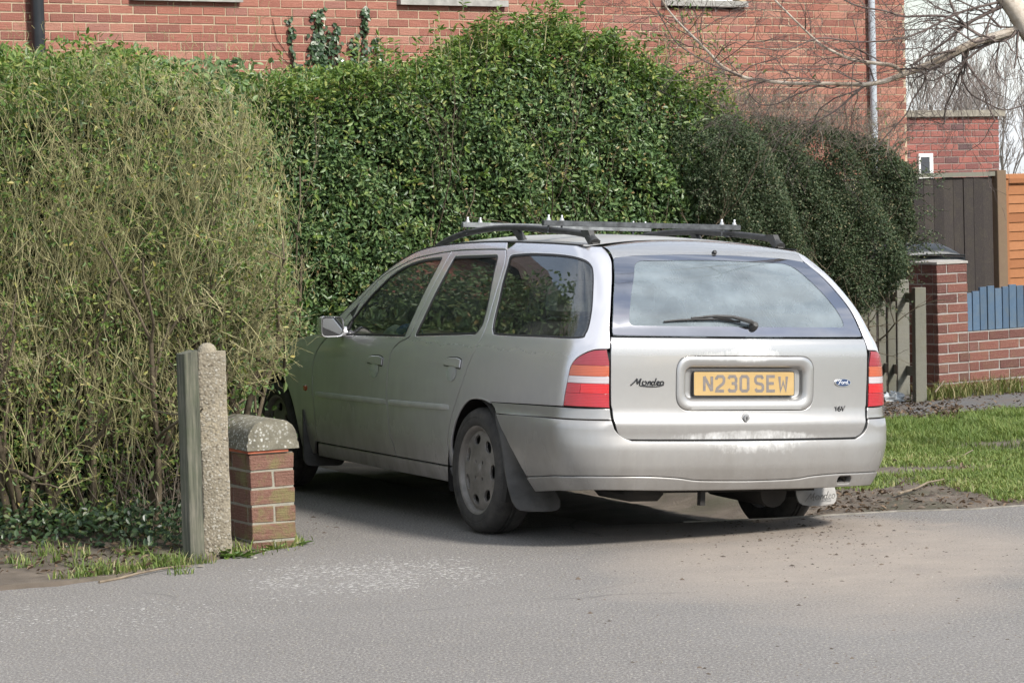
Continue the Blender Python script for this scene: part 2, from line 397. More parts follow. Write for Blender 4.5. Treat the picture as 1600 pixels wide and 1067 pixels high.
def panel_arrays(S, outline, holes=(), step=.03, bev=.003, depth=.012, off=0.0, bshift=.0016, flat=False):
    loops = [resample(outline, step*.8)]; loops[0] = loops[0] if area(loops[0]) > 0 else loops[0][::-1]
    for h in holes:
        L = resample(h, step*.8); loops.append(L if area(L) < 0 else L[::-1])
    ins = [inset(L, bev) for L in loops]
    lo, hi = ins[0].min(0), ins[0].max(0)
    gx, gy = np.meshgrid(np.arange(lo[0], hi[0], step), np.arange(lo[1], hi[1], step)); G = np.stack([gx.ravel(), gy.ravel()], 1)
    if len(G):
        k = inside(ins[0], G)
        for L in ins[1:]: k &= ~inside(L, G)
        G = G[k]
        for L in ins:
            if len(G): G = G[dist_loop(L, G) > step*.45]
    pts = list(map(Vector, np.concatenate(ins+([G] if len(G) else [])).tolist())); ed = []; o = 0
    for L in ins: n = len(L); ed += [(o+i, o+(i+1) % n) for i in range(n)]; o += n
    vo, _, fo, *_r = delaunay_2d_cdt(pts, ed, [], 0, 1e-7)
    P = np.array([tuple(v) for v in vo]); T = np.array([f for f in fo if len(f) == 3])
    c = P[T].mean(1); k = inside(ins[0], c)
    for L in ins[1:]: k &= ~inside(L, c)
    T = T[k]
    N = snorm(S, P); V = S(P)+N*off
    # orient
    fn = np.cross(V[T[:, 1]]-V[T[:, 0]], V[T[:, 2]]-V[T[:, 0]]); flip = np.sum(fn*N[T[:, 0]], 1) < 0; T[flip] = T[flip][:, ::-1]
    Vs, Ns, Fs = [V], [N], [tuple(t) for t in T]; base = len(V)
    for L, I in zip(loops, ins):
        n = len(L); nI = snorm(S, I); nL = snorm(S, L); pI = S(I)+nI*off; pL = S(L)+nL*(off-bshift); out = S(L)-S(I); out /= np.linalg.norm(out, axis=1, keepdims=True)+1e-9
        pD = S(L)+nL*(off-depth); nm = nL+out*.9; nm /= np.linalg.norm(nm, axis=1, keepdims=True)
        if flat: nm = nL; out = nL
        Vs += [pI, pL, pL, pD]; Ns += [nI, nm, out, out]
        for i in range(n):
            j = (i+1) % n
            for a, b in ((0, 1), (2, 3)):
                q = (base+a*n+i, base+a*n+j, base+b*n+j, base+b*n+i); Fs.append(q)
        base += 4*n
    return np.concatenate(Vs), Fs, np.concatenate(Ns)
def npanel(name, arr, m, parent):
    V, F, N = arr
    # consistent winding for the rim quads
    F2 = []
    for f in F:
        a, b, c = V[f[0]], V[f[1]], V[f[2]]; n = np.cross(b-a, c-a); nn = N[list(f)].mean(0)
        F2.append(f if np.dot(n, nn) >= 0 else f[::-1])
    me = bpy.data.meshes.new(name); me.from_pydata(V.tolist(), [], [tuple(int(i) for i in f) for f in F2]); me.update()
    me.polygons.foreach_set('use_smooth', np.ones(len(me.polygons), dtype=bool)); me.normals_split_custom_set_from_vertices(N.tolist())
    return link(name, me, parent, m)
def mirror(arr):
    V, F, N = arr; V = V*[-1, 1, 1]; N = N*[-1, 1, 1]; return V, [f[::-1] for f in F], N
def panel2(name, S, outline, holes, m, parents, label=None, **kw):
    """left panel and its mirrored twin; parents = (left parent, right parent)"""
    a = panel_arrays(S, outline, holes, **kw); out = []
    for k, p in enumerate(parents):
        o = npanel(name, a if k == 0 else mirror(a), m, p); out.append(o)
        if label: o['label'] = label
    return out
def grid_mesh(name, G, m, parent, smooth=True):
    """G: (a,b,3) grid"""
    a, b = G.shape[:2]; V = G.reshape(-1, 3); F = [(i*b+j, i*b+j+1, (i+1)*b+j+1, (i+1)*b+j) for i in range(a-1) for j in range(b-1)]
    s = MB(); s.add(V, F); return s.build(name, m, parent, 60 if smooth else False)
# --- body surface (car frame: X right, Y forward from the tail, Z up)
def pchip(xs, ys):
    xs = np.array(xs, float); ys = np.array(ys, float); h = np.diff(xs); d = np.diff(ys)/h
    m = np.zeros_like(xs); m[0] = d[0]; m[-1] = d[-1]
    for i in range(1, len(xs)-1):
        if d[i-1]*d[i] > 0:
            w1 = 2*h[i]+h[i-1]; w2 = h[i]+2*h[i-1]; m[i] = (w1+w2)/(w1/d[i-1]+w2/d[i])
    def f(x):
        x = np.asarray(x, float); i = np.clip(np.searchsorted(xs, x)-1, 0, len(xs)-2); t = (x-xs[i])/h[i]
        tc = np.clip(t, 0, 1)
        v = (2*tc**3-3*tc**2+1)*ys[i]+(tc**3-2*tc**2+tc)*h[i]*m[i]+(-2*tc**3+3*tc**2)*ys[i+1]+(tc**3-tc**2)*h[i]*m[i+1]
        return np.where(x < xs[0], ys[0]+(x-xs[0])*m[0], np.where(x > xs[-1], ys[-1]+(x-xs[-1])*m[-1], v))
    return f
sec = pchip([.10, .18, .26, .35, .45, .55, .65, .75, .85, .92, 1.0, 1.1, 1.2, 1.3, 1.36, 1.39], [.74, .80, .832, .852, .866, .872, .870, .862, .847, .826, .789, .741, .688, .630, .588, .56])
R0 = pchip([.2, .52, .575, .61, .645, .88, .94, .969, 1.08, 1.171, 1.24, 1.307, 1.34, 1.367, 1.39], [-.02, -.024, -.030, -.017, -.011, -.006, .004, .022, .082, .160, .235, .336, .40, .48, .60])
BX = pchip([.2, .5, .6, .645, .9, .94, .968, 1.0, 1.1, 1.171, 1.25, 1.307, 1.342, 1.38], [.655, .655, .66, .664, .668, .663, .658, .653, .622, .590, .548, .512, .500, .485])
KB = pchip([.2, .9, 1.1, 1.3, 1.4], [.19, .19, .17, .15, .13])
KR = .12; LC = .25
def wid(y, z):
    return sec(z)-.045*np.clip((1.1-y)/1.1, 0, 2)**2-.03*np.clip((y-2.6)/2, 0, 2)**2-.20*np.clip((y-3.9)/.75, 0, 2)**3
def body(p, W=wid, R=R0, A=BX, B=KB):
    p = np.atleast_2d(p); u = p[:, 0]; z = p[:, 1]
    Bx = -A(z); By = R(z)+KR*Bx*Bx; b = B(z); yb = By+b
    a = np.maximum(W(By+.04, z)+Bx, .02)
    out = np.zeros((len(u), 3)); out[:, 2] = z
    s = u >= 0; y = yb+u; out[s, 0] = -W(y, z)[s]; out[s, 1] = y[s]
    k = .58
    P0 = np.stack([-W(yb, z), yb], 1); P1 = np.stack([-W(yb-k*b, z), yb-k*b], 1); x2 = Bx-k*a; P2 = np.stack([x2, R(z)+KR*x2*x2], 1); P3 = np.stack([Bx, By], 1)
    t = np.clip(-u/LC, 0, 1)[:, None]; C_ = (1-t)**3*P0+3*(1-t)**2*t*P1+3*(1-t)*t*t*P2+t**3*P3
    c = (u < 0) & (u >= -LC); out[c, :2] = C_[c]
    r = u < -LC; x = Bx+(-LC-u); out[r, 0] = x[r]; out[r, 1] = (R(z)+KR*x*x)[r]
    return out
def ybz(z): z = np.asarray(z, float); return R0(z)+KR*BX(z)**2+KB(z)
OB = pchip([.2, .25, .315, .36, .40, .47, .54, .585, .60, .635, .66], [-.035, -.022, -.004, .006, .012, .019, .020, .016, .006, .004, .004])
RB = pchip([.2, .245, .315, .36, .40, .47, .53, .585, .60, .635, .66], [.04, .012, -.020, -.036, -.047, -.052, -.041, -.035, -.027, -.022, -.018])
BXB = pchip([.2, .66], [.56, .60]); KBB = pchip([.2, .66], [.26, .22])
def widb(y, z): return wid(y, z)+OB(z)
def bumper_s(p): return body(p, widb, RB, BXB, KBB)
def side_s(p): p = np.atleast_2d(p); return np.stack([-wid(p[:, 0], p[:, 1]), p[:, 0], p[:, 1]], 1)
def rear_s(p): p = np.atleast_2d(p); return np.stack([p[:, 0], R0(p[:, 1])+KR*p[:, 0]**2, p[:, 1]], 1)

# --- placement: yaw towards the house, leaning to its right where the off-side wheels stand in the mud
C_X, C_Y, C_TH, C_RHO, C_PIT = 1.0164, 13.2792, .4354, .0521, .0043
_M = (Matrix.Rotation(C_TH, 3, 'Z') @ Matrix.Rotation(C_RHO, 3, 'Y') @ Matrix.Rotation(C_PIT, 3, 'X'))
_piv = Vector((C_X-.79*math.cos(C_TH)-math.sin(C_TH), C_Y-.79*math.sin(C_TH)+math.cos(C_TH), 0))
car = empty('parked_car', _piv-_M @ Vector((-.79, 1.0, 0))); car.rotation_euler = (C_PIT, C_RHO, C_TH)
tag(car, 'dusty silver estate car with black roof rails parked with its front between the hedges', 'car')
def to_u(pts): return [(y-float(ybz(z)), z) for y, z in pts]

# key lines, (y, z) on the side
GUT_P = [(.50, 1.365), (.9, 1.374), (1.5, 1.376), (2.0, 1.360), (2.3, 1.332), (2.5, 1.272), (2.65, 1.195), (2.8, 1.09), (2.95, .975), (3.06, .88)]
GUT = crv(GUT_P, 8)
DTOP = crv([(1.308, 1.341), (1.6, 1.338), (1.924, 1.327), (2.244, 1.296), (2.387, 1.271), (2.617, 1.191), (2.745, 1.088), (2.841, .984), (2.93, .885)], 6)
BGAP = crv([(2.055, .289), (2.066, .341), (2.098, .402), (2.108, .493), (2.122, .583), (2.130, .655), (2.132, .750), (2.108, .822), (2.04, .863), (1.945, .892), (1.925, .93), (1.924, 1.1), (1.924, 1.327)], 5)
FGAP = crv([(2.93, .885), (3.034, .849), (3.13, .787), (3.172, .719), (3.172, .622), (3.150, .527), (3.142, .431), (3.148, .360), (3.15, .287)], 5)
RGAP = crv([(1.308, 1.341), (1.262, 1.312), (1.205, 1.244), (1.118, 1.061), (1.082, .945), (1.112, .875), (1.156, .796), (1.205, .701), (1.300, .556), (1.370, .430), (1.376, .383), (1.345, .325), (1.325, .291)], 5)
ARCH = crv([(.876, .629), (.96, .640), (1.05, .640), (1.12, .628), (1.19, .592), (1.253, .535), (1.312, .455), (1.340, .386), (1.330, .34), (1.305, .295), (1.295, .24)], 5)
g = .0029   # half of a shut line
def shrink(pts, d=g):
    P = resample(pts, .02); P = P if area(P) > 0 else P[::-1]; return [tuple(p) for p in inset(P, d)]

# windows (openings), (y, z)
W_F = fillet([(2.835, .872), (2.688, 1.064), (2.508, 1.212), (2.329, 1.266), (2.149, 1.288), (1.990, 1.296), (1.985, .894)], [.01, .05, .1, .1, .1, .03, .02])
W_R = fillet([(1.858, 1.301), (1.352, 1.315), (1.172, 1.075), (1.128, .975), (1.160, .934), (1.868, .901)], [.02, .035, .2, .06, .06, .015])
front_doors = panel2('front_door', side_s, shrink(FGAP[:-1]+[(3.15, .287), (2.055, .289)]+BGAP[1:]+[p for p in DTOP if 1.926 < p[0] < 2.92]), [W_F], PAINT, (car, car))
rear_doors = panel2('rear_door', side_s, shrink(RGAP+[(1.325, .291), (2.055, .289)]+BGAP[1:]+[p for p in DTOP if 1.31 < p[0] < 1.922][::-1]), [W_R], PAINT, (car, car))
def window(opening, S, parents, seal=.012, gm=GLASS, off=-.006):
    P = resample(opening, .015); P = P if area(P) > 0 else P[::-1]
    panel2('window_seal', S, [tuple(p) for p in inset(P, .0005)], [[tuple(p) for p in inset(P, seal)]], BLACK, parents, step=.03, off=-.0015, depth=.014, bev=.002)
    return panel2('window_glass', S, [tuple(p) for p in inset(P, seal-.002)], [], gm, parents, step=.05, off=off, depth=.003, bev=.001, bshift=0)
window(W_F, side_s, front_doors); window(W_R, side_s, rear_doors)
# quarter panels
TGX = [(-.25, z) for z in np.linspace(1.365, .912, 14)]
LAMP = crv([(-.25, .909), (-.174, .905), (-.125, .889), (-.085, .862), (-.065, .83), (-.059, .783), (-.052, .715), (-.045, .649)], 5)
Q_out = to_u([p for p in GUT if p[0] <= 1.312][::-1])+TGX+LAMP[1:]+to_u([(.55, .639)])+to_u(ARCH)+to_u(RGAP[::-1])
W_Q = crv([(.668, 1.318), (.5, 1.326), (.326, 1.327), (.15, 1.324), (.02, 1.316), (-.07, 1.302), (-.108, 1.278), (-.117, 1.248), (-.120, 1.17), (-.123, 1.092), (-.124, 1.016), (-.112, .975), (-.07, .952), (.215, .947), (.672, .940), (.736, .953), (.758, .985), (.774, 1.068), (.765, 1.192), (.722, 1.280), (.70, 1.308), (.668, 1.318)], 4)[:-1]
quarters = panel2('quarter_panel', body, shrink(Q_out, .0018), [W_Q], PAINT, (car, car), step=.026)
window(W_Q, body, quarters, .010)
# cant rail between the doors and the roof
CR = [p for p in GUT if p[0] >= 1.312]+[p for p in DTOP][::-1]
panel2('cant_rail', side_s, shrink(CR, .0018), [], PAINT, (car, car), step=.022)
# sills and front wings
panel2('sill', side_s, shrink([(1.30, .208), (3.2, .208), (3.15, .284), (1.325, .288)]), [], PAINT, (car, car), depth=.05)
FW = [(2.932, .882)]+FGAP[1:]+[(3.19, .287), (3.25, .215), (3.42, .215)]+[(3.757+.335*math.cos(a), .30+.335*math.sin(a)) for a in np.linspace(math.pi*.99, .12*math.pi, 20)]+[(4.12, .50), (4.42, .52), (4.44, .64)]+crv([(4.44, .66), (4.2, .735), (3.8, .80), (3.4, .842), (3.06, .876)], 5)
wings = panel2('front_wing', side_s, shrink(FW), [], PAINT, (car, car))
for k, s in enumerate((-1, 1)):
    o = MB(); o.lathe([(.0, .010), (.016, .008), (.022, .0)], 14, Matrix.Translation((s*(.868), 3.27, .572)) @ Matrix.Rotation(s*math.pi/2, 4, 'Y') @ Matrix.Diagonal((.8, 1.4, 1, 1))); o.build('side_repeater', L_ORG, wings[k], True)
# black tubes behind the shut lines put the gaps' shade into colour
def gap_shade_line(pts, parents):
    P_ = np.array(pts); Pn = snorm(side_s, P_); V3 = side_s(P_)-Pn*.016
    for k, p in enumerate(parents): mb = MB(); mb.tube([tuple(v*[1 if k == 0 else -1, 1, 1]) for v in V3], .0085, 6); mb.build('door_gap_shade', BLACK, p)
gap_shade_line(BGAP, rear_doors); gap_shade_line(FGAP, front_doors); gap_shade_line(RGAP[3:], rear_doors); gap_shade_line([(y, .287) for y in np.linspace(1.35, 3.14, 30)], front_doors); gap_shade_line([p for p in DTOP if p[0] < 2.9], rear_doors)
# rubbing strips
STRIP = simple('grey_rubbing_strip', (.55, .545, .54), .35, .35, var=.12, scale=8)
for s, pts in enumerate(((2.135, 3.12), (1.345, 2.100))):
    y0, y1 = pts; z0, z1 = (.560, .548) if s == 0 else (.577, .561)
    for sg, par in ((-1, (front_doors, rear_doors)[s][0]), (1, (front_doors, rear_doors)[s][1])):
        mb = MB(); prof = [(0, -.014), (.007, -.012), (.010, -.005), (.010, .005), (.007, .012), (0, .014)]; V = []
        ys = np.linspace(y0, y1, 24); n = len(prof)
        for i, y in enumerate(ys):
            z = z0+(z1-z0)*(y-y0)/(y1-y0); e = min(1, min(i, len(ys)-1-i)*.8+.25)
            for d, h in prof: V.append((sg*(float(wid(y, z))-.001+d*e), y, z+h*(.6+.4*e)))
        F = [(i*n+k, i*n+k+1, (i+1)*n+k+1, (i+1)*n+k) for i in range(len(ys)-1) for k in range(n-1)]+[tuple(range(n)), tuple(range((len(ys)-1)*n, len(ys)*n))]
        mb.add(V, F); mb.build('rubbing_strip', STRIP, par, 50)
# door handles: a hinged flap above a scooped cup
def handle(yc, zc, par, sg):
    ol = fillet([(yc-.105, zc-.026), (yc+.105, zc-.018), (yc+.100, zc+.012), (yc+.05, zc+.030), (yc-.06, zc+.033), (yc-.108, zc+.024)], [.008, .012, .03, .04, .02, .012])
    gap = panel_arrays(side_s, ol, [], step=.03, off=.0012, depth=.004, bev=.002); h = npanel('door_handle', gap if sg < 0 else mirror(gap), BLACK, par)
    fl = panel_arrays(side_s, [tuple(p) for p in inset(np.array(resample(ol, .01)) if area(resample(ol, .01)) > 0 else resample(ol, .01)[::-1], .006)], [], step=.02, off=.009, depth=.009, bev=.006, bshift=.004)
    npanel('handle_flap', fl if sg < 0 else mirror(fl), PAINT, h)
    w0 = float(wid(yc, zc-.06)); V = []; n = 14
    cup = MB(); rr_ = np.linspace(1, 0, 6)
    for r in rr_:
        for k in range(n):
            a = 2*math.pi*k/n; yy = yc-.005+.058*r*math.cos(a); zz = zc-.047+.042*r*math.sin(a); V.append((sg*(float(wid(yy, zz))+.002+.0035*(1-r*r)), yy, zz))
    cup.add(V, [(i*n+k, i*n+(k+1) % n, (i+1)*n+(k+1) % n, (i+1)*n+k) for i in range(5) for k in range(n)]); cup.build('handle_cup', CUPM, h, True)
CUPM = simple('handle_cup_lit_paint', (.62, .62, .66), .25, .5, var=.05, coat=.5)  # scoop's brightness put into a lighter paint; the cup itself bulges
for k, sg in ((0, -1), (1, 1)):
    handle(2.312, .760, front_doors[k], sg); handle(1.345, .790, rear_doors[k], sg)

# roof
def gut_z(y): return np.interp(y, [p[0] for p in GUT], [p[1] for p in GUT])
roof_c = pchip([.4, .62, .9, 1.3, 1.8, 2.2, 2.5], [1.385, 1.404, 1.418, 1.428, 1.424, 1.402, 1.365])
ns, nt_ = 41, 40; G = np.zeros((nt_, ns, 3))
for i, t in enumerate(np.linspace(0, 1, nt_)):
    for j, s in enumerate(np.sin(np.linspace(-1, 1, ns)*math.pi/2)):
        y = (.504+.13*(1-s*s))*(1-t)+(2.34+.14*(1-s*s))*t; zg = float(gut_z(y)); w = float(wid(y, zg))-.004
        G[i, j] = (s*w, y, zg-.003+(float(roof_c(y))-zg)*(1-abs(s)**2.3))
roof = grid_mesh('roof', G, PAINT_T, car)
for sg in (-1, 1):
    mb = MB(); mb.tube([(sg*(float(wid(y, z))-.004), y, z+.0005) for y, z in GUT if y > .51], .0045, 6); mb.build('roof_gutter', BLACK, roof, True)
# windscreen, bonnet and nose
WS = np.zeros((18, 25, 3)); gp = [p for p in GUT if p[0] > 2.33]; gp = [gp[int(round(k))] for k in np.linspace(0, len(gp)-1, 18)]
for i, (y, z) in enumerate(gp):
    for j, s in enumerate(np.linspace(-1, 1, 25)): WS[i, j] = (s*(float(wid(y, z))-.004), y+.16*(1-s*s), z+.012*(1-s*s))
grid_mesh('windscreen', WS, GLASS, car)
BN = np.zeros((24, 25, 3)); edge = crv([(3.06, .878), (3.4, .844), (3.8, .802), (4.2, .737), (4.44, .662), (4.50, .60)], 8)
edge = [edge[int(round(k))] for k in np.linspace(0, len(edge)-1, 24)]
for i, (y, z) in enumerate(edge):
    for j, s in enumerate(np.linspace(-1, 1, 25)): BN[i, j] = (s*(float(wid(y, z))-.006), y+(.16+.0*i)*(1-s*s), z+.045*(1-s*s)-.002)
grid_mesh('bonnet', BN, PAINT, car)
NO = np.zeros((14, 31, 3))
for i, z in enumerate(np.linspace(.20, .60, 14)):
    yb_ = 4.10; wn_ = float(wid(yb_, z))+.004
    for j, a in enumerate(np.linspace(-1, 1, 31)): NO[i, j] = (math.copysign(abs(math.sin(a*math.pi/2))**.55, a)*wn_, yb_+.46*(1-abs(a)**2.2)**.62+.03*math.sin((z-.2)/.4*math.pi), z)
fb = grid_mesh('front_bumper', NO, PAINT, car)
for sg in (-1, 1):
    m_ = MB(); m_.prism([(sg*.30, .53), (sg*.62, .54), (sg*.66, .62), (sg*.30, .63)], lambda a, b: (a, 4.30, b), lambda a, b: (a, 4.62-.2*(a/.66)**2-.06, b)); m_.build('headlamp', L_WHT, fb)
m_ = MB(); m_.box(-.26, .26, 4.50, 4.60, .54, .62, .01); m_.build('grille', BLACK, fb)

# tailgate
def gx(z): return BX(z)-.004
TG = [(.655, .642), (.652, .60), (.643, .560), (.628, .530), (.600, .514), (.560, .5100), (.3, .5095), (0, .5095)]
half = TG[::-1]; right = crv(half, 4)+[(float(gx(z)), z) for z in np.linspace(.66, .962, 10)]
tg_out = right+[(-x, z) for x, z in right[::-1]]
PF = rrect(-.356, .356, .636, .883, .075, 8)
tailgate = npanel('tailgate', panel_arrays(rear_s, tg_out, [PF], step=.028), PAINT_R, car); tailgate['label'] = 'silver tailgate lower panel with bleached wiped patches above the number plate'
# number-plate surround: rolled edge falling into a recess
def ringpts(sc, d):
    x0, x1, z0, z1, r = sc; return [(x, -d + float(R0(z))*1.0+KR*x*x, z) for x, z in rrect(x0, x1, z0, z1, r, 8)]
rings = [((-.354, .354, .638, .881, .073), .016), ((-.354, .354, .638, .881, .073), .0005), ((-.351, .351, .641, .878, .071), -.0035), ((-.335, .335, .655, .864, .060), -.004), ((-.318, .318, .672, .846, .048), -.002), ((-.309, .309, .682, .836, .042), .006), ((-.302, .302, .690, .829, .036), .020), ((-.297, .297, .694, .824, .032), .034), ((-.285, .285, .704, .814, .026), .037)]
mb = MB(); V = []; n = 0
for sc, d in rings:
    pts = [(x, d+float(R0(z))+KR*x*x, z) for x, z in rrect(*sc, 8)]; n = len(pts); V += pts
F = [(i*n+k, i*n+(k+1) % n, (i+1)*n+(k+1) % n, (i+1)*n+k) for i in range(len(rings)-1) for k in range(n)]
cidx = len(V); V.append((0, .037+float(R0(.76)), .76)); F += [((len(rings)-1)*n+k, (len(rings)-1)*n+(k+1) % n, cidx) for k in range(n)]
mb.add(V, F); surround = mb.build('plate_surround', PAINT_R, tailgate, 50)
# rear window: black-edged pane
RGo = [(-.60, .968), (0, .966), (.60, .968)]
gl_r = [(.644, .970), (.642, 1.0), (.612, 1.1), (.580, 1.171), (.538, 1.25), (.506, 1.300), (.488, 1.311), (.388, 1.323), (.162, 1.332), (0, 1.333)]
gl_r = crv([(0, .967), (.3, .967), (.62, .968)], 3)+crv(gl_r, 4); rg_out = gl_r+[(-x, z) for x, z in gl_r[::-1][1:-1]]
P_ = resample(rg_out, .03); P_ = P_ if area(P_) > 0 else P_[::-1]
inn = fillet([(-.560, 1.012), (.562, 1.012), (.545, 1.075), (.500, 1.165), (.420, 1.282), (.380, 1.300), (0, 1.309), (-.380, 1.300), (-.420, 1.282), (-.500, 1.165), (-.545, 1.075)], [.03, .03, .1, .1, .05, .05, .1, .05, .05, .1, .1])
rear_window = npanel('rear_window', panel_arrays(rear_s, [tuple(p) for p in inset(P_, .001)], [], step=.04, off=.001, depth=.004, bev=.002, bshift=0, flat=True), GLASS_R, tailgate)
npanel('frit_border', panel_arrays(rear_s, [tuple(p) for p in inset(P_, .002)], [inn], step=.04, off=.0028, depth=.0001, bev=.0003, bshift=0, flat=True), FRIT, rear_window)
# tailgate crown above the glass
TC = np.zeros((12, 41, 3))
for j, s in enumerate(np.sin(np.linspace(-1, 1, 41)*math.pi/2)):
    xa = s*.500; za = float(np.interp(abs(xa), [0, .162, .388, .488, .506], [1.3345, 1.3335, 1.3245, 1.3125, 1.304])); a = np.array([xa, float(R0(za))+KR*xa*xa+.0015, za])
    y = .496+.13*(1-s*s); zg = float(gut_z(y)); w = float(wid(y, zg))-.03; b = np.array([s*w*.925, y, zg-.003+(float(roof_c(y))-zg)*(1-abs(s)**2.3)])
    for i, t in enumerate(np.linspace(0, 1, 12)):
        p = a*(1-t)+b*t; p[2] += .020*math.sin(t*math.pi)**.8*(1-.3*abs(s)); p[1] -= .012*math.sin(t*math.pi); TC[i, j] = p
crown = grid_mesh('tailgate_crown', TC, PAINT_R, tailgate)
# D-pillar cap between crown and gutter
mb = MB(); mb.lathe([(0, .014), (.008, .012), (.011, .006), (.011, -.01)], 14, Matrix.Translation((.039, .398, 1.345)) @ Matrix.Rotation(math.radians(60), 4, 'X')); mb.build('washer_jet', BLACK, tailgate, True)
mb = MB(); mb.lathe([(0, .012), (.012, .012), (.014, .010), (.016, .003), (.022, .002), (.022, -.004)], 18, Matrix.Translation((-.012, float(R0(.603))-.001, .603)) @ Matrix.Rotation(math.pi/2, 4, 'X'))
lock = mb.build('tailgate_lock', simple('lock_metal', (.33, .33, .33), .45, .6, var=.2), tailgate, True)
mb = MB(); mb.box(-.0145, -.0095, float(R0(.603))-.0145, float(R0(.603))-.011, .596, .610); mb.build('key_slot', BLACK, lock)
mb = MB(); sl = [(x, float(R0(.52))+KR*x*x+.012) for x in np.linspace(-.64, .64, 30)]; mb.add([(x, y, .485) for x, y in sl]+[(x, y, .530) for x, y in sl], [(i, i+1, 31+i, 30+i) for i in range(29)]); mb.build('tailgate_gap_shade', BLACK, tailgate)  # black strip puts the shade of the gap above the bumper into colour
# rear wiper
def rs(x, z, d): p = rear_s(np.array([[x, z]]))[0]; n_ = snorm(rear_s, np.array([[x, z]]))[0]; return tuple(p+n_*d)
mb = MB(); mb.tube([rs(.055, 1.016, .012), rs(.03, 1.024, .03), rs(-.06, 1.044, .030), rs(-.14, 1.050, .024), rs(-.20, 1.047, .020)], [.013, .011, .008, .006, .005], 8); wiper = mb.build('rear_wiper', TRIM, tailgate, True)
mb = MB(); mb.tube([rs(-.015, 1.030, .012), rs(-.12, 1.041, .013), rs(-.22, 1.040, .012), rs(-.32, 1.036, .010), rs(-.392, 1.030, .008)], [.005, .006, .006, .005, .004], 6)
mb.tube([rs(-.06, 1.036, .018), rs(-.16, 1.048, .021), rs(-.26, 1.043, .016)], .005, 6); mb.build('wiper_blade', BLACK, wiper, True)
mb = MB(); mb.lathe([(0, .036), (.012, .034), (.019, .022), (.021, 0)], 14, Matrix.Translation(rs(.052, 1.012, -.002)) @ Matrix.Rotation(math.radians(62), 4, 'X')); mb.build('wiper_spindle', TRIM, wiper, True)

# number plate
plate_y = float(R0(.757))+.032
def plate_m():
    m, nt, b, o = nodes('yellow_plate'); v = coords(nt)
    c = ramp(nt, noise(nt, v, 9, 6, .6), [(.3, (.41, .265, .085)), (.7, (.47, .32, .13))]); c = mix(nt, mth(nt, 'MULTIPLY', noise(nt, v, 55, 5, .7), .25), c, (.45, .36, .24))
    nt.links.new(c, b.inputs['Base Color']); b.inputs['Roughness'].default_value = .38; return m
PT = Matrix.Translation((0.0, plate_y, .757)) @ Matrix.Rotation(math.radians(-3), 4, 'X')
def pbox(mb, x0, x1, z0, z1, y0, y1, bev=0): mb.box(x0, x1, y0, y1, z0, z1, bev, PT)
mb = MB(); mb.prism(rrect(-.262, .262, -.056, .056, .010, 4), lambda a, b: tuple(PT @ Vector((a, .006, b))), lambda a, b: tuple(PT @ Vector((a, -.004, b)))); backing = mb.build('number_plate', BLACK, tailgate)
backing['label'] = 'dusty yellow number plate reading N230 SEW'
mb = MB(); mb.prism(rrect(-.2585, .2585, -.0525, .0525, .008, 4), lambda a, b: tuple(PT @ Vector((a, -.003, b))), lambda a, b: tuple(PT @ Vector((a, -.0055, b)))); mb.build('plate_face', plate_m(), backing)
INK = simple('dusty_plate_ink', (.175, .155, .143), .6, var=.18, scale=60)
H_ = .079; W_ = .057; T_ = .0135
GLY = {'N': [[(0, 0), (0, 1)], [(0, 1), (1, 0)], [(1, 0), (1, 1)]], '2': [[(0, .78), (0, .88), (.18, 1), (.82, 1), (1, .88), (1, .66), (.9, .52), (.1, .18), (0, 0), (1, 0)]],
       '3': [[(0, .84), (.15, 1), (.82, 1), (1, .86), (1, .64), (.82, .52), (.4, .52)], [(.82, .52), (1, .40), (1, .14), (.82, 0), (.15, 0), (0, .15)]],
       '0': [[(.2, 0), (.8, 0), (1, .13), (1, .87), (.8, 1), (.2, 1), (0, .87), (0, .13), (.2, 0)]],
       'S': [[(1, .84), (.83, 1), (.17, 1), (0, .87), (0, .66), (.17, .54), (.83, .46), (1, .34), (1, .13), (.83, 0), (.17, 0), (0, .16)]],
       'E': [[(1, 0), (0, 0), (0, 1), (1, 1)], [(0, .52), (.85, .52)]], 'W': [[(0, 1), (.14, 0), (.5, .62), (.86, 0), (1, 1)]]}
def stroke(mb, pts, th, f, closed=False):
    """flat mitred stroke: pts in plane units -> f(a,b) 3-D"""
    P = [np.array(p, float) for p in pts]; n = len(P); L = []; R = []
    for i in range(n):
        d0 = P[i]-P[i-1] if i > 0 else (P[-1]-P[-2] if closed else P[1]-P[0]); d1 = P[i+1]-P[i] if i < n-1 else (P[1]-P[0] if closed else P[-1]-P[-2])
        if i == 0 and not closed: d0 = d1
        if i == n-1 and not closed: d1 = d0
        d0 = d0/np.linalg.norm(d0); d1 = d1/np.linalg.norm(d1); n0 = np.array([-d0[1], d0[0]]); n1 = np.array([-d1[1], d1[0]]); m = n0+n1; m /= np.linalg.norm(m); k = min(1/max(.35, float(m@n0)), 1.6)
        L.append(P[i]+m*k*th/2); R.append(P[i]-m*k*th/2)
    V = [f(*p) for p in L]+[f(*p) for p in R]; mb.add(V, [(i, i+1, n+i+1, n+i) for i in range(n-1)])
k_ = 0
for txt, x0 in (('N230', -.2135), ('SEW', .0505)):
    for c in txt:
        mb = MB(); e = .0062
        for st in GLY[c]:
            e += .00012; sc = [(x0+T_/2+(W_-5*.001-T_)*a, -H_/2+T_/2+(H_-T_)*b) for a, b in st]; closed = sc[0] == sc[-1]
            stroke(mb, sc, T_, lambda a, b, e=e: tuple(PT @ Vector((a, -e, b))), closed)
        mb.build('plate_character', INK, backing, fix=False); x0 += .0625
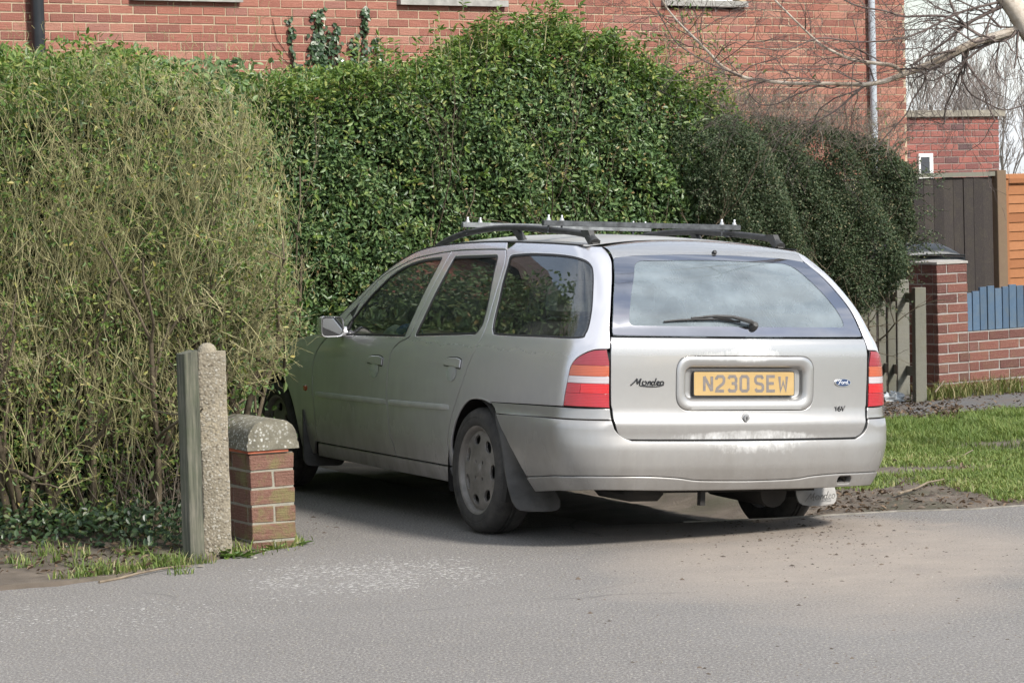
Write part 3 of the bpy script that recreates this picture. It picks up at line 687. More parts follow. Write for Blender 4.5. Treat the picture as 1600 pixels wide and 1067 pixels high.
# script badges, drawn as raised strokes on the tailgate
def badge(name, strokes, x0, z0, sx, sz, rad, m, parent, d=.002):
    mb = MB()
    for st in strokes:
        pts = []
        for a, b in crv(st, 4) if len(st) > 2 else st: pts.append(rs(x0+a*sx, z0+b*sz, d))
        mb.tube(pts, rad, 5)
    return mb.build(name, m, parent, True)
INKB = simple('black_badge', (.02, .02, .022), .35, var=.2)
MON = [[(0, 0), (.08, .35), (.16, .8), (.19, 1.0)], [(.19, 1.0), (.19, .5), (.20, .2)], [(.20, .2), (.27, .75), (.31, 1.0)], [(.31, 1.0), (.28, .5), (.27, .05), (.31, 0)],
       [(.43, .62), (.37, .55), (.35, .25), (.40, .05), (.46, .2), (.47, .5), (.43, .62)], [(.51, .05), (.53, .4), (.54, .6)], [(.53, .35), (.58, .6), (.60, .4), (.59, .05)],
       [(.72, .5), (.67, .58), (.63, .3), (.66, .05), (.71, .2), (.74, .6), (.77, 1.05)], [(.77, .1), (.71, .1)], [(.79, .3), (.85, .4), (.85, .58), (.81, .55), (.79, .25), (.83, .05), (.88, .15)], [(.95, .6), (.91, .5), (.90, .2), (.94, .05), (.99, .25), (.99, .5), (.95, .6)], [(.30, -.05), (.55, -.16), (.8, -.14), (1.0, .1)]]
badge('model_script_badge', MON, -.572, .750, .156, .030, .0032, INKB, tailgate)
V16 = [[(0, .75), (.12, 1.0)], [(.12, 1.0), (.12, 0)], [(.52, .95), (.36, .75), (.30, .3), (.38, .04), (.52, .06), (.56, .3), (.48, .52), (.33, .42)], [(.66, 1.0), (.76, .0)], [(.76, .0), (1.0, 1.1)]]
badge('engine_badge', V16, .475, .632, .060, .021, .0028, INKB, tailgate)
mb = MB(); ov = [(.047*math.cos(t), .0185*math.sin(t)) for t in np.linspace(0, 2*math.pi, 33)[:-1]]
FX, FZ = .520, .762; fy = float(R0(FZ))+KR*FX*FX
FT = Matrix.Translation((FX, fy, FZ)) @ Matrix.Rotation(math.atan(2*KR*FX), 4, 'Z')
def fo(sc, d): return lambda a, b: tuple(FT @ Vector((a*sc, -d, b*sc)))
mb.prism(ov, fo(1.0, -.002), fo(1.0, .0045)); oval = mb.build('oval_badge', simple('badge_chrome', (.62, .63, .64), .3, .85, var=.1), tailgate)
mb = MB(); mb.prism(ov, fo(.87, .004), fo(.87, .0056)); mb.build('badge_field', simple('badge_blue', (.035, .06, .13), .25, var=.1), oval)
mb = MB(); fs = [[(-.62, .30), (-.66, .55), (-.45, .62), (-.2, .58)], [(-.38, .6), (-.46, .1), (-.55, -.4), (-.68, -.35)], [(-.55, .08), (-.3, .12)], [(-.12, .2), (-.24, .0), (-.18, -.35), (-.02, -.2), (-.02, .1), (-.12, .2)], [(.10, .15), (.06, -.35)], [(.08, 0), (.16, .18), (.24, .15)], [(.48, .1), (.36, .15), (.28, -.1), (.36, -.35), (.46, -.15), (.54, .4), (.56, .62)], [(.50, -.2), (.60, -.35), (.66, -.2)]]
for st in fs:
    pts = [tuple(FT @ Vector((a*.046, -.0062, b*.0185))) for a, b in (crv(st, 4) if len(st) > 2 else st)]; mb.tube(pts, .00125, 5)
mb.build('badge_script', simple('badge_white', (.85, .86, .88), .3, var=.05), oval, True)

# tail lamps: banded lenses wrapping the corner
LIN = [(-.2485, z) for z in (.905, .85, .78, .71, .652)]
lamp_out = LAMP[1:]+[(-.15, .6485), (-.2485, .646)]+LIN[::-1][1:-1]
P_ = resample(lamp_out, .012); P_ = P_ if area(P_) > 0 else P_[::-1]
lamp_in = [tuple(p) for p in inset(P_, .0045)]
lamps = panel2('tail_lamp', body, [tuple(p) for p in inset(P_, .0012)], [], BLACK, (car, car), step=.03, off=-.002, depth=.03, bev=.003)
def band(z0, z1, m, nm, u0=-1, u1=1):
    # clip lamp outline to a band (convex enough for a simple half-plane clip)
    def clip(poly, f):
        out = []
        for i in range(len(poly)):
            a, b = poly[i], poly[(i+1) % len(poly)]; fa, fb_ = f(a), f(b)
            if fa >= 0: out.append(a)
            if (fa >= 0) != (fb_ >= 0): t = fa/(fa-fb_); out.append((a[0]+(b[0]-a[0])*t, a[1]+(b[1]-a[1])*t))
        return out
    q = clip(lamp_in, lambda p: p[1]-z0); q = clip(q, lambda p: z1-p[1]); q = clip(q, lambda p: p[0]-u0); q = clip(q, lambda p: u1-p[0])
    panel2(nm, body, q, [], m, lamps, step=.03, off=.004, depth=.010, bev=.0012, bshift=.0006)
band(.836, 1, L_DRED, 'lens'); band(.788, .8345, L_ORG, 'lens'); band(.756, .7865, L_WHT, 'lens'); band(.712, .7545, L_RED2, 'lens', -1, -.125); band(.712, .7545, L_RED, 'lens', -.1235, 1); band(.6, .7105, L_RED, 'lens')  # inner red painted brighter in place of its reflection
# rear bumper
def bump_full(p):
    p = np.atleast_2d(p); t = p[:, 0]; z = p[:, 1]; a = np.abs(t)
    u = np.where(a < .6, -LC-(.6-a)/.6*BXB(z), -LC+a-.6); P = bumper_s(np.stack([u, z], 1)); P[:, 0] = np.where(t > 0, -P[:, 0], P[:, 0]); return P
def sym(pts): return pts+[(-a, b) for a, b in pts[::-1] if abs(a) > 1e-9]
cre = crv([(0, .322), (.25, .326), (.36, .338), (.50, .346), (.68, .347), (.81, .338), (1.02, .316), (1.13, .306)], 4)
mid = crv([(1.392, .579), (.94, .592), (.70, .594), (.642, .594)], 4)
bm_r = cre+[(1.26, .44)]+mid+crv([(.636, .555), (.622, .528), (.597, .5075), (.56, .5045), (.3, .5035), (0, .503)], 4)
bm = [p for p in bm_r]; bump_poly = bm+[(-a, b) for a, b in bm[::-1] if abs(a) > 1e-9]
BSP = lambda p: bump_full(p)
rear_bumper = npanel('rear_bumper', panel_arrays(bump_full, shrink(bump_poly, .001), [], step=.03, depth=.030, bev=.003), PAINT_R, car)
rear_bumper['label'] = 'silver rear bumper streaked with bleached wipe marks'
tp = [(1.474, .629), (.80, .6450), (.645, .6455), (.642, .597)]+[(a, b+.0035) for a, b in mid[::-1]][1:]
for sg in (-1, 1): npanel('bumper_top_strip', panel_arrays(bump_full, [(sg*a, b) for a, b in shrink(tp, .001)], [], step=.03, depth=.03, off=-.002), PAINT_R, rear_bumper)
val = [(a, b-.003) for a, b in cre]+crv([(1.07, .24), (.83, .266), (.68, .283), (.4, .280), (0, .280)], 4)
exo = rrect(.520, .602, .297, .334, .016, 5)
val_o = npanel('bumper_valance', panel_arrays(bump_full, val+[(-a, b) for a, b in val[::-1] if abs(a) > 1e-9], [exo], step=.03, depth=.05, off=.005, bev=.006, bshift=.004), PAINT_R, rear_bumper)
mb = MB(); P = bump_full(np.array([[.561, .315]]))[0]
mb.tube([(P[0], P[1]+.30, .312), (P[0], P[1]+.02, .310)], .021, 14, False); mb.tube([(P[0], P[1]+.30, .312), (P[0], P[1]+.021, .310)], .018, 14, False); mb.build('exhaust_tailpipe', EXH, car, True)
# underbody, axle, arches
mb = MB(); mb.box(-.50, .50, .22, 4.3, .25, .30); mb.box(-.80, .80, 1.45, 3.35, .22, .30); mb.box(-.66, .66, .55, 4.3, .30, .62)
mb.build('floor_pan', UNDER, car)
mb = MB(); mb.box(-.50, .50, .10, .5, .285, .34, .02); mb.tube([(-.62, 1.05, .24), (.62, 1.05, .24)], .035, 10); mb.box(-.50, -.30, .18, .55, .215, .30, .03); mb.tube([(.30, .25, .24), (.30, .8, .25)], .07, 12); mb.box(-.19, -.165, .06, .09, .205, .30)
mb.build('rear_suspension', UNDER, car, True)
for sg in (-1, 1):
    for yc, nm in ((1.053, 'rear'), (3.757, 'front')):
        V = []; F = []; a_ = np.linspace(-.12*math.pi, 1.12*math.pi, 26); R_ = .352
        for a in a_:
            for xx in (.858, .845, .60): V.append((sg*xx, yc+(R_ if xx < .858 else R_-.018)*math.cos(a)*(.96 if nm == 'rear' else .95), .30+(R_ if xx < .858 else R_-.012)*math.sin(a)*(.985 if nm == 'rear' else .95)))
        for i in range(len(a_)-1):
            for k in (0, 1): F.append((i*3+k, i*3+k+1, (i+1)*3+k+1, (i+1)*3+k))
        b0 = len(V)
        V += [(sg*.60, yc, .30)]+[]
        for i in range(len(a_)-1): F.append((i*3+2, (i+1)*3+2, b0))
        mb = MB(); mb.add(V, F); mb.build('wheel_arch_liner', UNDER, car, 50)
# arch lip on the rear quarters
for k, sg in enumerate((-1, 1)):
    mb = MB(); mb.tube([(sg*(float(wid(y, z))-.004), y, z) for y, z in ARCH[:-2]], .006, 6); mb.build('arch_lip', PAINT, quarters[k], True)
# wheels
def wheel_parts():
    mb = MB()
    prof = [(.205, -.085), (.235, -.094), (.268, -.092), (.287, -.078), (.296, -.060), (.299, -.03), (.299, -.010), (.294, -.008), (.294, -.002), (.299, 0), (.299, .010), (.294, .012), (.294, .018), (.299, .02), (.299, .03), (.296, .060), (.287, .078), (.280, .086), (.268, .092), (.250, .0945), (.248, .0925), (.240, .0945), (.222, .093), (.214, .088), (.207, .082), (.205, .06)]
    mb.lathe(prof, 72); tyre = mb
    return tyre
def dsurf(p):
    p = np.atleast_2d(p); r = np.hypot(p[:, 0], p[:, 1])
    return np.stack([p[:, 0], p[:, 1], np.interp(r, [0, .03, .034, .04, .075, .10, .165, .185, .19], [.080, .080, .0765, .076, .0745, .0745, .070, .063, .062])], 1)
def ell(cx, cy, a, rx, ry, n=18): return [(cx+rx*math.cos(t)*math.cos(a)-ry*math.sin(t)*math.sin(a), cy+rx*math.cos(t)*math.sin(a)+ry*math.sin(t)*math.cos(a)) for t in np.linspace(0, 2*math.pi, n+1)[:-1]]
_cc = CAR_C.copy(); CAR_C = np.array([0, 0, -.5])
hol = [ell(.146*math.cos(a), .146*math.sin(a), a, .024, .036) for a in [math.radians(64)+k*2*math.pi/7 for k in range(7)]]
bol = [ell(.054*math.cos(a), .054*math.sin(a), a, .0085, .0085, 10) for a in [math.radians(45)+k*math.pi/2 for k in range(4)]]
disc_arr = panel_arrays(dsurf, [(.187*math.cos(t), .187*math.sin(t)) for t in np.linspace(0, 2*math.pi, 64)[:-1]], hol+bol, step=.014, bev=.0035, depth=.014, bshift=.0028)
CAR_C = _cc
tyre_mb = wheel_parts()
rim_mb = MB(); rim_mb.lathe([(.170, .040), (.188, .058), (.193, .064), (.196, .078), (.2035, .084), (.2095, .086), (.2115, .082), (.2095, .074), (.206, .06), (.206, -.08)], 72)
back_mb = MB(); back_mb.lathe([(0, .0), (.13, .0), (.14, -.02), (.17, -.05), (.19, -.06)], 32)  # black disc puts the shade inside the wheel holes into colour
cap_mb = MB(); cap_mb.lathe([(0, .0835), (.012, .083), (.021, .081), (.024, .076), (.026, .0745)], 24)
tread_lbl = None
protos = {}
for nm, (x, y) in {'rl': (-.765, 1.053), 'rr': (.765, 1.053), 'fl': (-.765, 3.757), 'fr': (.765, 3.757)}.items():
    sg = -1 if x < 0 else 1
    W = Matrix.Translation((x, y, .298)) @ Matrix.Rotation(sg*math.pi/2, 4, 'Y') @ Matrix.Rotation({'rl': .0, 'rr': .5, 'fl': -.35, 'fr': 1.1}[nm], 4, 'Z')
    if not protos:
        t = tyre_mb.build('wheel', TYRE, car, 35); t.matrix_local = W
        protos['tyre'] = t.data
        d = npanel('wheel_disc', disc_arr, ALLOY, t); protos['disc'] = d.data
        protos['rim'] = rim_mb.build('rim', ALLOY, t, 40).data; protos['back'] = back_mb.build('brake_drum', BLACK, t, 40).data; protos['cap'] = cap_mb.build('centre_cap', ALLOY, t, True).data
    else:
        t = link('wheel', protos['tyre'], car); t.matrix_local = W
        for a, b in (('disc', 'wheel_disc'), ('rim', 'rim'), ('back', 'brake_drum'), ('cap', 'centre_cap')): link(b, protos[a], t)
# mudflaps
def flap(pts_front, name='mudflap', y=.62, th=.008, bendf=None, m=FLAP):
    mb = MB(); f = lambda d: (lambda a, b: (a, y+d+(bendf(a, b) if bendf else 0), b)); mb.prism(pts_front, f(0), f(th)); return mb.build(name, m, car)
def rear_flap(sg):
    # profile: (z, y of outer edge, x outer, x inner)
    rows = [(.585, .808, .872, .862), (.55, .797, .874, .852), (.515, .778, .874, .835), (.452, .747, .872, .81), (.39, .722, .870, .78), (.328, .706, .868, .74), (.27, .676, .867, .70), (.251, .667, .867, .672), (.215, .643, .866, .636), (.185, .624, .864, .630), (.160, .612, .852, .636), (.148, .606, .835, .655), (.142, .604, .80, .69)]
    V = []; F = []; n = 7
    for z, y, xo, xi in rows:
        for k in range(n):
            t = k/(n-1); x = xo+(xi-xo)*t; V.append((sg*x, y-.028*math.sin(t*math.pi*.5)-.01*(1-t), z))
    m = len(rows)
    F = [(i*n+k, i*n+k+1, (i+1)*n+k+1, (i+1)*n+k) for i in range(m-1) for k in range(n-1)]
    V2 = [(x, y+.012, z) for x, y, z in V]; b0 = len(V); F2 = [tuple(b0+i for i in f[::-1]) for f in F]
    ring = [k for k in range(n)]+[i*n+n-1 for i in range(1, m)]+[(m-1)*n+k for k in range(n-2, -1, -1)]+[i*n for i in range(m-2, 0, -1)]
    Fr = [(ring[i], ring[(i+1) % len(ring)], b0+ring[(i+1) % len(ring)], b0+ring[i]) for i in range(len(ring))]
    mb = MB(); mb.add(V+V2, F+F2+Fr); return mb.build('mudflap', FLAP if sg < 0 else simple('pale_dusty_mudflap', (.30, .29, .275), .75, var=.12, scale=20), car, 35)
rear_flap(-1); fr = rear_flap(1)
SCR = [[(-.02+a, b) for a, b in st] for st in MON[:-1]]
mb = MB()
for st in SCR:
    pts = [(.668+a*.165, .578-.004, .166+b*.036+a*.012) for a, b in (crv(st, 3) if len(st) > 2 else st)]; mb.tube(pts, .0022, 4)
mb.build('mudflap_script', simple('mudflap_script_grey', (.225, .22, .21), .7, var=.15), fr, True)
for sg in (-1, 1):
    mb = MB(); mb.prism(fillet([(sg*.868, .46), (sg*.868, .15), (sg*.64, .15), (sg*.62, .22), (sg*.80, .26), (sg*.85, .40)], [.01, .05, .05, .04, .05, .02]), lambda a, b: (a, 3.30-.10*(.46-b), b), lambda a, b: (a, 3.315-.10*(.46-b), b)); mb.build('mudflap', FLAP, car)
# door mirrors
for k, sg in enumerate((-1, 1)):
    ol = fillet([(.855, .868), (.985, .862), (.990, .972), (.862, .972)], [.035, .03, .025, .03], 6); V = []; F = []; n = len(ol); cx, cz = .922, .918
    sect = [(2.752, .90), (2.745, .985), (2.750, 1.0), (2.775, 1.02), (2.82, .93), (2.86, .72), (2.885, .35), (2.89, .02)]
    for y, sc in sect: V += [(sg*(cx+(a-cx)*sc), y, cz+(b-cz)*sc) for a, b in ol]
    F = [(i*n+j, i*n+(j+1) % n, (i+1)*n+(j+1) % n, (i+1)*n+j) for i in range(len(sect)-1) for j in range(n)]+[tuple(range((len(sect)-1)*n, len(sect)*n))]
    mb = MB(); mb.add(V, F); mb.tube([(sg*.80, 2.80, .885), (sg*.88, 2.80, .892)], [.035, .028], 10); mir = mb.build('door_mirror', PAINT, car, 45)
    ms = MB(); ms.prism([(cx+(a-cx)*.91, cz+(b-cz)*.91) for a, b in ol], lambda a, b: (sg*a, 2.760, b), lambda a, b: (sg*a, 2.7555, b)); ms.build('mirror_bezel', BLACK, mir)
    ms = MB(); ms.prism([(cx+(a-cx)*.84, cz+(b-cz)*.84) for a, b in ol], lambda a, b: (sg*a, 2.765, b), lambda a, b: (sg*a, 2.7525+.05*(a-cx)-.13*(b-cz), b)); ms.build('mirror_glass', MIRR if 'MIRR' in globals() else simple('mirror_silver', (.80, .83, .84), .02, 1.0, var=.01), mir)
    tri = MB(); tri.prism([(2.76, .905), (2.93, .888), (2.83, .985), (2.76, 1.045)], lambda y, z: (sg*(float(wid(y, z))+.002), y, z), lambda y, z: (sg*(float(wid(y, z))-.012), y, z)); tri.build('mirror_sail', BLACK, mir)
# roof rails and carrier bars
def rail_z(y): return float(roof_c(y))
for sg in (-1, 1):
    def rp(y, z, x=.492): return (sg*x, y, z)
    mb = MB(); path = crv([(2.36, 1.345), (2.25, 1.375), (2.05, 1.414), (1.75, 1.440), (1.42, 1.447), (1.10, 1.440), (.85, 1.430), (.68, 1.418), (.60, 1.398), (.575, 1.378)], 5)
    mb.tube([rp(y, z, .492+.02*max(0, (y-1.9)/.5)) for y, z in path], [.010]+[.0155]*(len(path)-9)+[.016, .017, .018, .02, .022, .024, .026, .028], 10); rail = mb.build('roof_rail', TRIM, car, True)
    for y0, y1, ln in ((1.45, 1.33, .05), (.69, .585, .07)):
        mb = MB(); mb.prism([(y0-ln, 1.437), (y0+.01, 1.437), (y1+.03, 1.372), (y1-.02, 1.372)], lambda a, b: rp(a, b, .478), lambda a, b: rp(a, b, .506)); mb.build('rail_foot', TRIM, rail)
GALV = simple('galvanised_bar', (.20, .21, .215), .5, .6, var=.4, scale=25, bump=.2); DARKB = simple('dark_steel_bar', (.075, .08, .085), .5, .5, var=.5, scale=25, bump=.2)
for y, m, z0 in ((1.985, GALV, 1.447), (1.045, DARKB, 1.457)):
    mb = MB(); mb.box(-.535, .535, y-.013, y+.013, z0, z0+.026, .002); bar = mb.build('roof_bar', m, car); bar['label'] = 'galvanised square roof bar' if m is GALV else 'dark square steel roof bar'
    for sx in (-1, 1):
        for dx in (.505, .435):
            mb = MB(); M4 = Matrix.Translation((sx*dx, y, z0+.026)); mb.lathe([(0, .026), (.004, .026), (.005, .024), (.005, .013)], 10, M4); mb.lathe([(.005, .013), (.0095, .012), (.0098, .003), (.0, .003)], 6, M4); mb.lathe([(.013, .003), (.013, 0), (0, 0)], 12, M4); mb.build('clamp_bolt', ZINC, bar, 40)
        mb = MB(); mb.box(sx*.49-.03, sx*.49+.03, y-.016, y+.016, z0-.034, z0-.028); mb.tube([(sx*.505, y, z0-.03), (sx*.505, y, z0+.002)], .005, 6); mb.tube([(sx*.435, y, z0-.03), (sx*.435, y, z0+.002)], .005, 6); mb.build('clamp_plate', DARKB, bar)
# interior
mb = MB(); mb.box(-.70, .70, .55, 3.0, .30, .34); mb.box(-.74, .74, 2.78, 3.20, .55, .86, .04); mb.box(-.71, -.69, .5, 2.9, .30, .86); mb.box(.69, .71, .5, 2.9, .30, .86); mb.build('cabin_trim', CLOTH, car)
def seat(x, y, w, hr=True, hm=CLOTH):
    mb = MB(); R1 = Matrix.Translation((x, y, .36)) @ Matrix.Rotation(math.radians(14), 4, 'X')
    mb.box(x-w/2, x+w/2, y, y+.50, .36, .52, .04); mb.box(-w/2, w/2, -.06, .06, .10, .66, .045, R1); s = mb.build('seat', CLOTH, car)
    for dx in ((0,) if w < .7 else (-.38, .38)):
        hb = MB(); hb.box(dx-.13, dx+.13, -.045, .045, .69, .86, .035, R1); hb.build('headrest', hm, s)
seat(-.36, 2.02, .50); seat(.36, 2.02, .50); seat(0, 1.22, 1.30, True, CLOTH2)
mb = MB(); mb.box(-.62, .62, .30, 1.12, .84, .86, .005); mb.build('load_cover', CLOTH, car)
mb = MB()
for t in np.linspace(0, 2*math.pi, 25)[:-1]: pass
SWM = Matrix.Translation((.36, 2.62, .80)) @ Matrix.Rotation(math.radians(65), 4, 'X')
mb.tube([tuple(SWM @ Vector((.19*math.cos(t), .19*math.sin(t), 0))) for t in np.linspace(0, 2*math.pi, 29)], .014, 8); mb.box(-.18, .18, -.03, .03, -.01, .01, 0, SWM); mb.build('steering_wheel', BLACK, car, True)
# things lying on the dashboard behind the side window
mb = MB(); mb.lathe([(0, .085), (.04, .078), (.075, .05), (.088, .0)], 18, Matrix.Translation((-.60, 2.50, .865)) @ Matrix.Diagonal((1, 1.3, 1, 1)))
def car_pt(x, y, z): return car.matrix_basis @ Vector((x, y, z)) if False else (Matrix.Translation(car.location) @ _M.to_4x4()) @ Vector((x, y, z))
def cloth_lump(name, x, y, z, rx, ry, rz, m, lab, cat):
    V = []; F = []; nu, nv = 16, 9; ph = rng.random(4)*6
    for i in range(nv):
        v = math.pi*i/(nv-1)
        for j in range(nu):
            u = 2*math.pi*j/nu; k = 1+.12*math.sin(3*u+ph[0])+.10*math.sin(5*u+2*v+ph[1]); V.append(tuple(car_pt(x+rx*k*math.sin(v)*math.cos(u), y+ry*k*math.sin(v)*math.sin(u), z+rz*(math.cos(v)+.08*math.sin(4*u+ph[2])))))
    F = [(i*nu+j, i*nu+(j+1) % nu, (i+1)*nu+(j+1) % nu, (i+1)*nu+j) for i in range(nv-1) for j in range(nu)]
    o = obj(name, V, F, m, None, True); return tag(o, lab, cat)
cloth_lump('cloth', -.62, 2.44, .895, .06, .12, .05, BLUE, 'crumpled blue cloth behind the front side window of the car', 'cloth')
cloth_lump('cloth', -.64, 2.34, .885, .05, .10, .03, WHITEC, 'white cloth beside the blue one behind the front side window', 'cloth')
cloth_lump('cloth', -.60, 2.66, .880, .05, .13, .05, simple('pale_green_bag', (.42, .52, .48), .7, var=.1), 'pale green bag behind the front side window near the door mirror', 'bag')

# ================================================================== SETTING: ground, road, verge
def ground_mat(name, kind):
    m, nt, b, o = nodes(name); v = coords(nt)
    big = noise(nt, v, .55, 4, .55); med = noise(nt, v, 4.5, 6, .6); fine = noise(nt, coords(nt, (1, .55, 1)), 95, 5, .8); fine2 = noise(nt, coords(nt, (1, .5, 1)), 260, 2, .7)
    if kind == 'road':
        sep = nt.nodes.new('ShaderNodeSeparateXYZ'); nt.links.new(v, sep.inputs[0])
        c = ramp(nt, fine, [(.34, (.066, .059, .053)), (.50, (.168, .154, .140)), (.66, (.37, .345, .318))])
        c = mix(nt, mth(nt, 'MULTIPLY', ramp(nt, fine2, [(.55, 0.), (.72, 1.)]), .5), c, (.36, .345, .33))
        c = mix(nt, mth(nt, 'MULTIPLY', ramp(nt, med, [(.35, 0.), (.7, 1.)]), .22), c, (.12, .115, .11))
        # light flaking of the surface dressing in a patch by the entrance
        def blob(cx, cy, rx, ry, nz, amt=.5):
            dx = mth(nt, 'DIVIDE', mth(nt, 'SUBTRACT', sep.outputs[0], cx), rx); dy = mth(nt, 'DIVIDE', mth(nt, 'SUBTRACT', sep.outputs[1], cy), ry)
            r2 = mth(nt, 'ADD', mth(nt, 'MULTIPLY', dx, dx), mth(nt, 'MULTIPLY', dy, dy)); return mth(nt, 'SUBTRACT', mth(nt, 'ADD', 1.0, mth(nt, 'MULTIPLY', mth(nt, 'SUBTRACT', nz, .5), amt)), r2, True)
        fl = noise(nt, coords(nt, (1, .8, 1)), 44, 4, .62, .4); fmask = mth(nt, 'ADD', blob(-.62, 12.45, .75, .85, med, 2.2), mth(nt, 'MULTIPLY', blob(-1.7, 11.4, 1.0, .7, med, 2.5), .55), True)
        fk = mth(nt, 'MULTIPLY', ramp(nt, mth(nt, 'ADD', fl, mth(nt, 'MULTIPLY', fmask, .13)), [(.665, 0.), (.70, 1.)]), ramp(nt, fmask, [(.02, 0.), (.25, 1.)]))
        c = mix(nt, mth(nt, 'MULTIPLY', fk, .85), c, (.50, .48, .45))
        # sandy soil carried out by tyres
        soil = mth(nt, 'ADD', blob(1.45, 12.6, 1.15, 1.9, big, 3.0), blob(1.1, 13.75, .95, .5, med, 1.6), True)
        sm = mth(nt, 'MULTIPLY', ramp(nt, soil, [(.0, 0.), (.8, .85)]), ramp(nt, mth(nt, 'ADD', mth(nt, 'MULTIPLY', med, .6), mth(nt, 'MULTIPLY', fine, .4)), [(.30, .55), (.62, 1.)]))
        c = mix(nt, sm, c, mix(nt, med, (.26, .21, .168), (.36, .305, .25)))
        c = mix(nt, mth(nt, 'MULTIPLY', ramp(nt, big, [(.4, 0.), (.7, 1.)]), .25), c, (.25, .235, .22))
        # a few fine cracks
        vo = N_(nt, 'ShaderNodeTexVoronoi', Scale=.42); vo.feature = 'DISTANCE_TO_EDGE'; wv = coords(nt, (1, 1, 0))
        wob = nt.nodes.new('ShaderNodeMixRGB'); wob.blend_type = 'ADD'; wob.inputs[0].default_value = .22; nn = N_(nt, 'ShaderNodeTexNoise', Scale=3.5, Detail=5.0); nt.links.new(wv, nn.inputs['Vector']); nt.links.new(wv, wob.inputs[1]); nt.links.new(nn.outputs['Color'], wob.inputs[2]); nt.links.new(wob.outputs[0], vo.inputs['Vector'])
        ck = ramp(nt, vo.outputs['Distance'], [(.0, 1.), (.006, 0.)]); ck = mth(nt, 'MULTIPLY', ck, ramp(nt, big, [(.54, 0.), (.62, .55)])); c = mix(nt, ck, c, (.035, .033, .03))
        nt.links.new(c, b.inputs['Base Color']); b.inputs['Roughness'].default_value = .88
        h = mth(nt, 'ADD', mth(nt, 'MULTIPLY', fine, .6), mth(nt, 'ADD', mth(nt, 'MULTIPLY', fine2, .3), mth(nt, 'MULTIPLY', fk, .25))); h = mth(nt, 'SUBTRACT', h, mth(nt, 'MULTIPLY', ck, .8)); bump_(nt, b, h, .55, .006)
    elif kind == 'mud':
        c = ramp(nt, med, [(.25, (.075, .060, .046)), (.5, (.15, .122, .095)), (.75, (.25, .205, .16))]); c = mix(nt, mth(nt, 'MULTIPLY', fine, .5), c, (.12, .09, .065))
        c = mix(nt, ramp(nt, noise(nt, v, 1.7, 5, .6), [(.48, 0.), (.62, .6)]), c, (.060, .062, .030))
        nt.links.new(c, b.inputs['Base Color']); b.inputs['Roughness'].default_value = .92; bump_(nt, b, mth(nt, 'ADD', med, mth(nt, 'MULTIPLY', fine, .4)), .8, .03)
    elif kind == 'path':
        c = ramp(nt, fine, [(.3, (.07, .068, .068)), (.7, (.16, .155, .15))]); c = mix(nt, ramp(nt, med, [(.45, 0.), (.65, .7)]), c, (.13, .10, .075)); nt.links.new(c, b.inputs['Base Color']); b.inputs['Roughness'].default_value = .9; bump_(nt, b, fine, .4, .006)
    else:
        c = ramp(nt, med, [(.3, (.055, .075, .025)), (.6, (.10, .105, .045)), (.8, (.14, .11, .07))]); nt.links.new(c, b.inputs['Base Color']); b.inputs['Roughness'].default_value = .95; bump_(nt, b, med, .5, .05)
    return m
ROADM = ground_mat('tarmac', 'road'); MUDM = ground_mat('bare_soil', 'mud'); FIELD = ground_mat('rough_grassland', 'field'); PATHM = ground_mat('footpath_tarmac', 'path')
tag(obj('ground', [(-400, -60, -.16), (400, -60, -.16), (400, 700, -.16), (-400, 700, -.16)], [(0, 1, 2, 3)], FIELD), kind='structure')
_edge = [(.42, 14.08), (.80, 14.10), (1.22, 14.14), (1.85, 14.31), (2.21, 14.30), (2.5, 14.42), (9.0, 15.4)]
road_poly = [(-9, -6), (9, -6)]+[(9.0, 15.4)]+_edge[::-1][1:]+[(-.75, 16.6), (-1.75, 19.0), (-3.0, 19.3), (-2.35, 17.2), (-1.70, 15.6), (-1.16, 14.15), (-1.02, 13.62), (-1.22, 13.30), (-1.50, 12.98), (-1.70, 12.62), (-1.95, 12.38), (-2.17, 12.29), (-9, 11.6)]
mb = MB(); n = len(road_poly); rv = resample([(x, y) for x, y in road_poly], .12)
jit = rng.normal(size=(len(rv), 2))*.008; rv = rv+jit
mb.prism([tuple(p) for p in rv], lambda a, b: (a, b, 0.0), lambda a, b: (a, b, -.15)); tag(mb.build('road', ROADM), kind='structure')
EDG = simple('pale_edging', (.27, .25, .215), .9, var=.3, scale=20, bump=.4)
ep = [np.array([x, y]) for x, y in _edge[1:-1]]+[np.array([4.0, 14.66])]; mb = MB(); ss_ = resample([tuple(p) for p in ep]+[tuple(p) for p in ep[::-1]], .11); ss_ = ss_[:len(ss_)//2]
L_ = [(p[0], p[1]+.004+random.gauss(0, .003)) for p in ss_]; R_e = [(x, y+.015) for x, y in L_]; n_e = len(L_)
mb.add([(x, y, .005) for x, y in L_]+[(x, y, .005) for x, y in R_e]+[(x, y, -.12) for x, y in L_]+[(x, y, -.12) for x, y in R_e], [f for i in range(n_e-1) for f in ((i, i+1, n_e+i+1, n_e+i), (2*n_e+i, i, i+1, 2*n_e+i+1)[::-1], (n_e+i, 3*n_e+i, 3*n_e+i+1, n_e+i+1))]); tag(mb.build('road_edging', EDG), kind='structure')
def vnoise(x, y, s, seed=0):
    return (np.sin(x*s*1.7+seed)+np.sin(y*s*2.1+1.3*seed+.7)+np.sin((x+y)*s*1.1+2.1*seed)+np.sin((x-y)*s*2.9+.4+seed))/4
def inroad(x, y): return inside(np.array(road_poly), np.stack([np.ravel(x), np.ravel(y)], 1)).reshape(np.shape(x))
RW = np.array([car_pt(.75, 1.053, 0)[k] for k in range(3)]); RD = np.array([-math.sin(C_TH), math.cos(C_TH)])
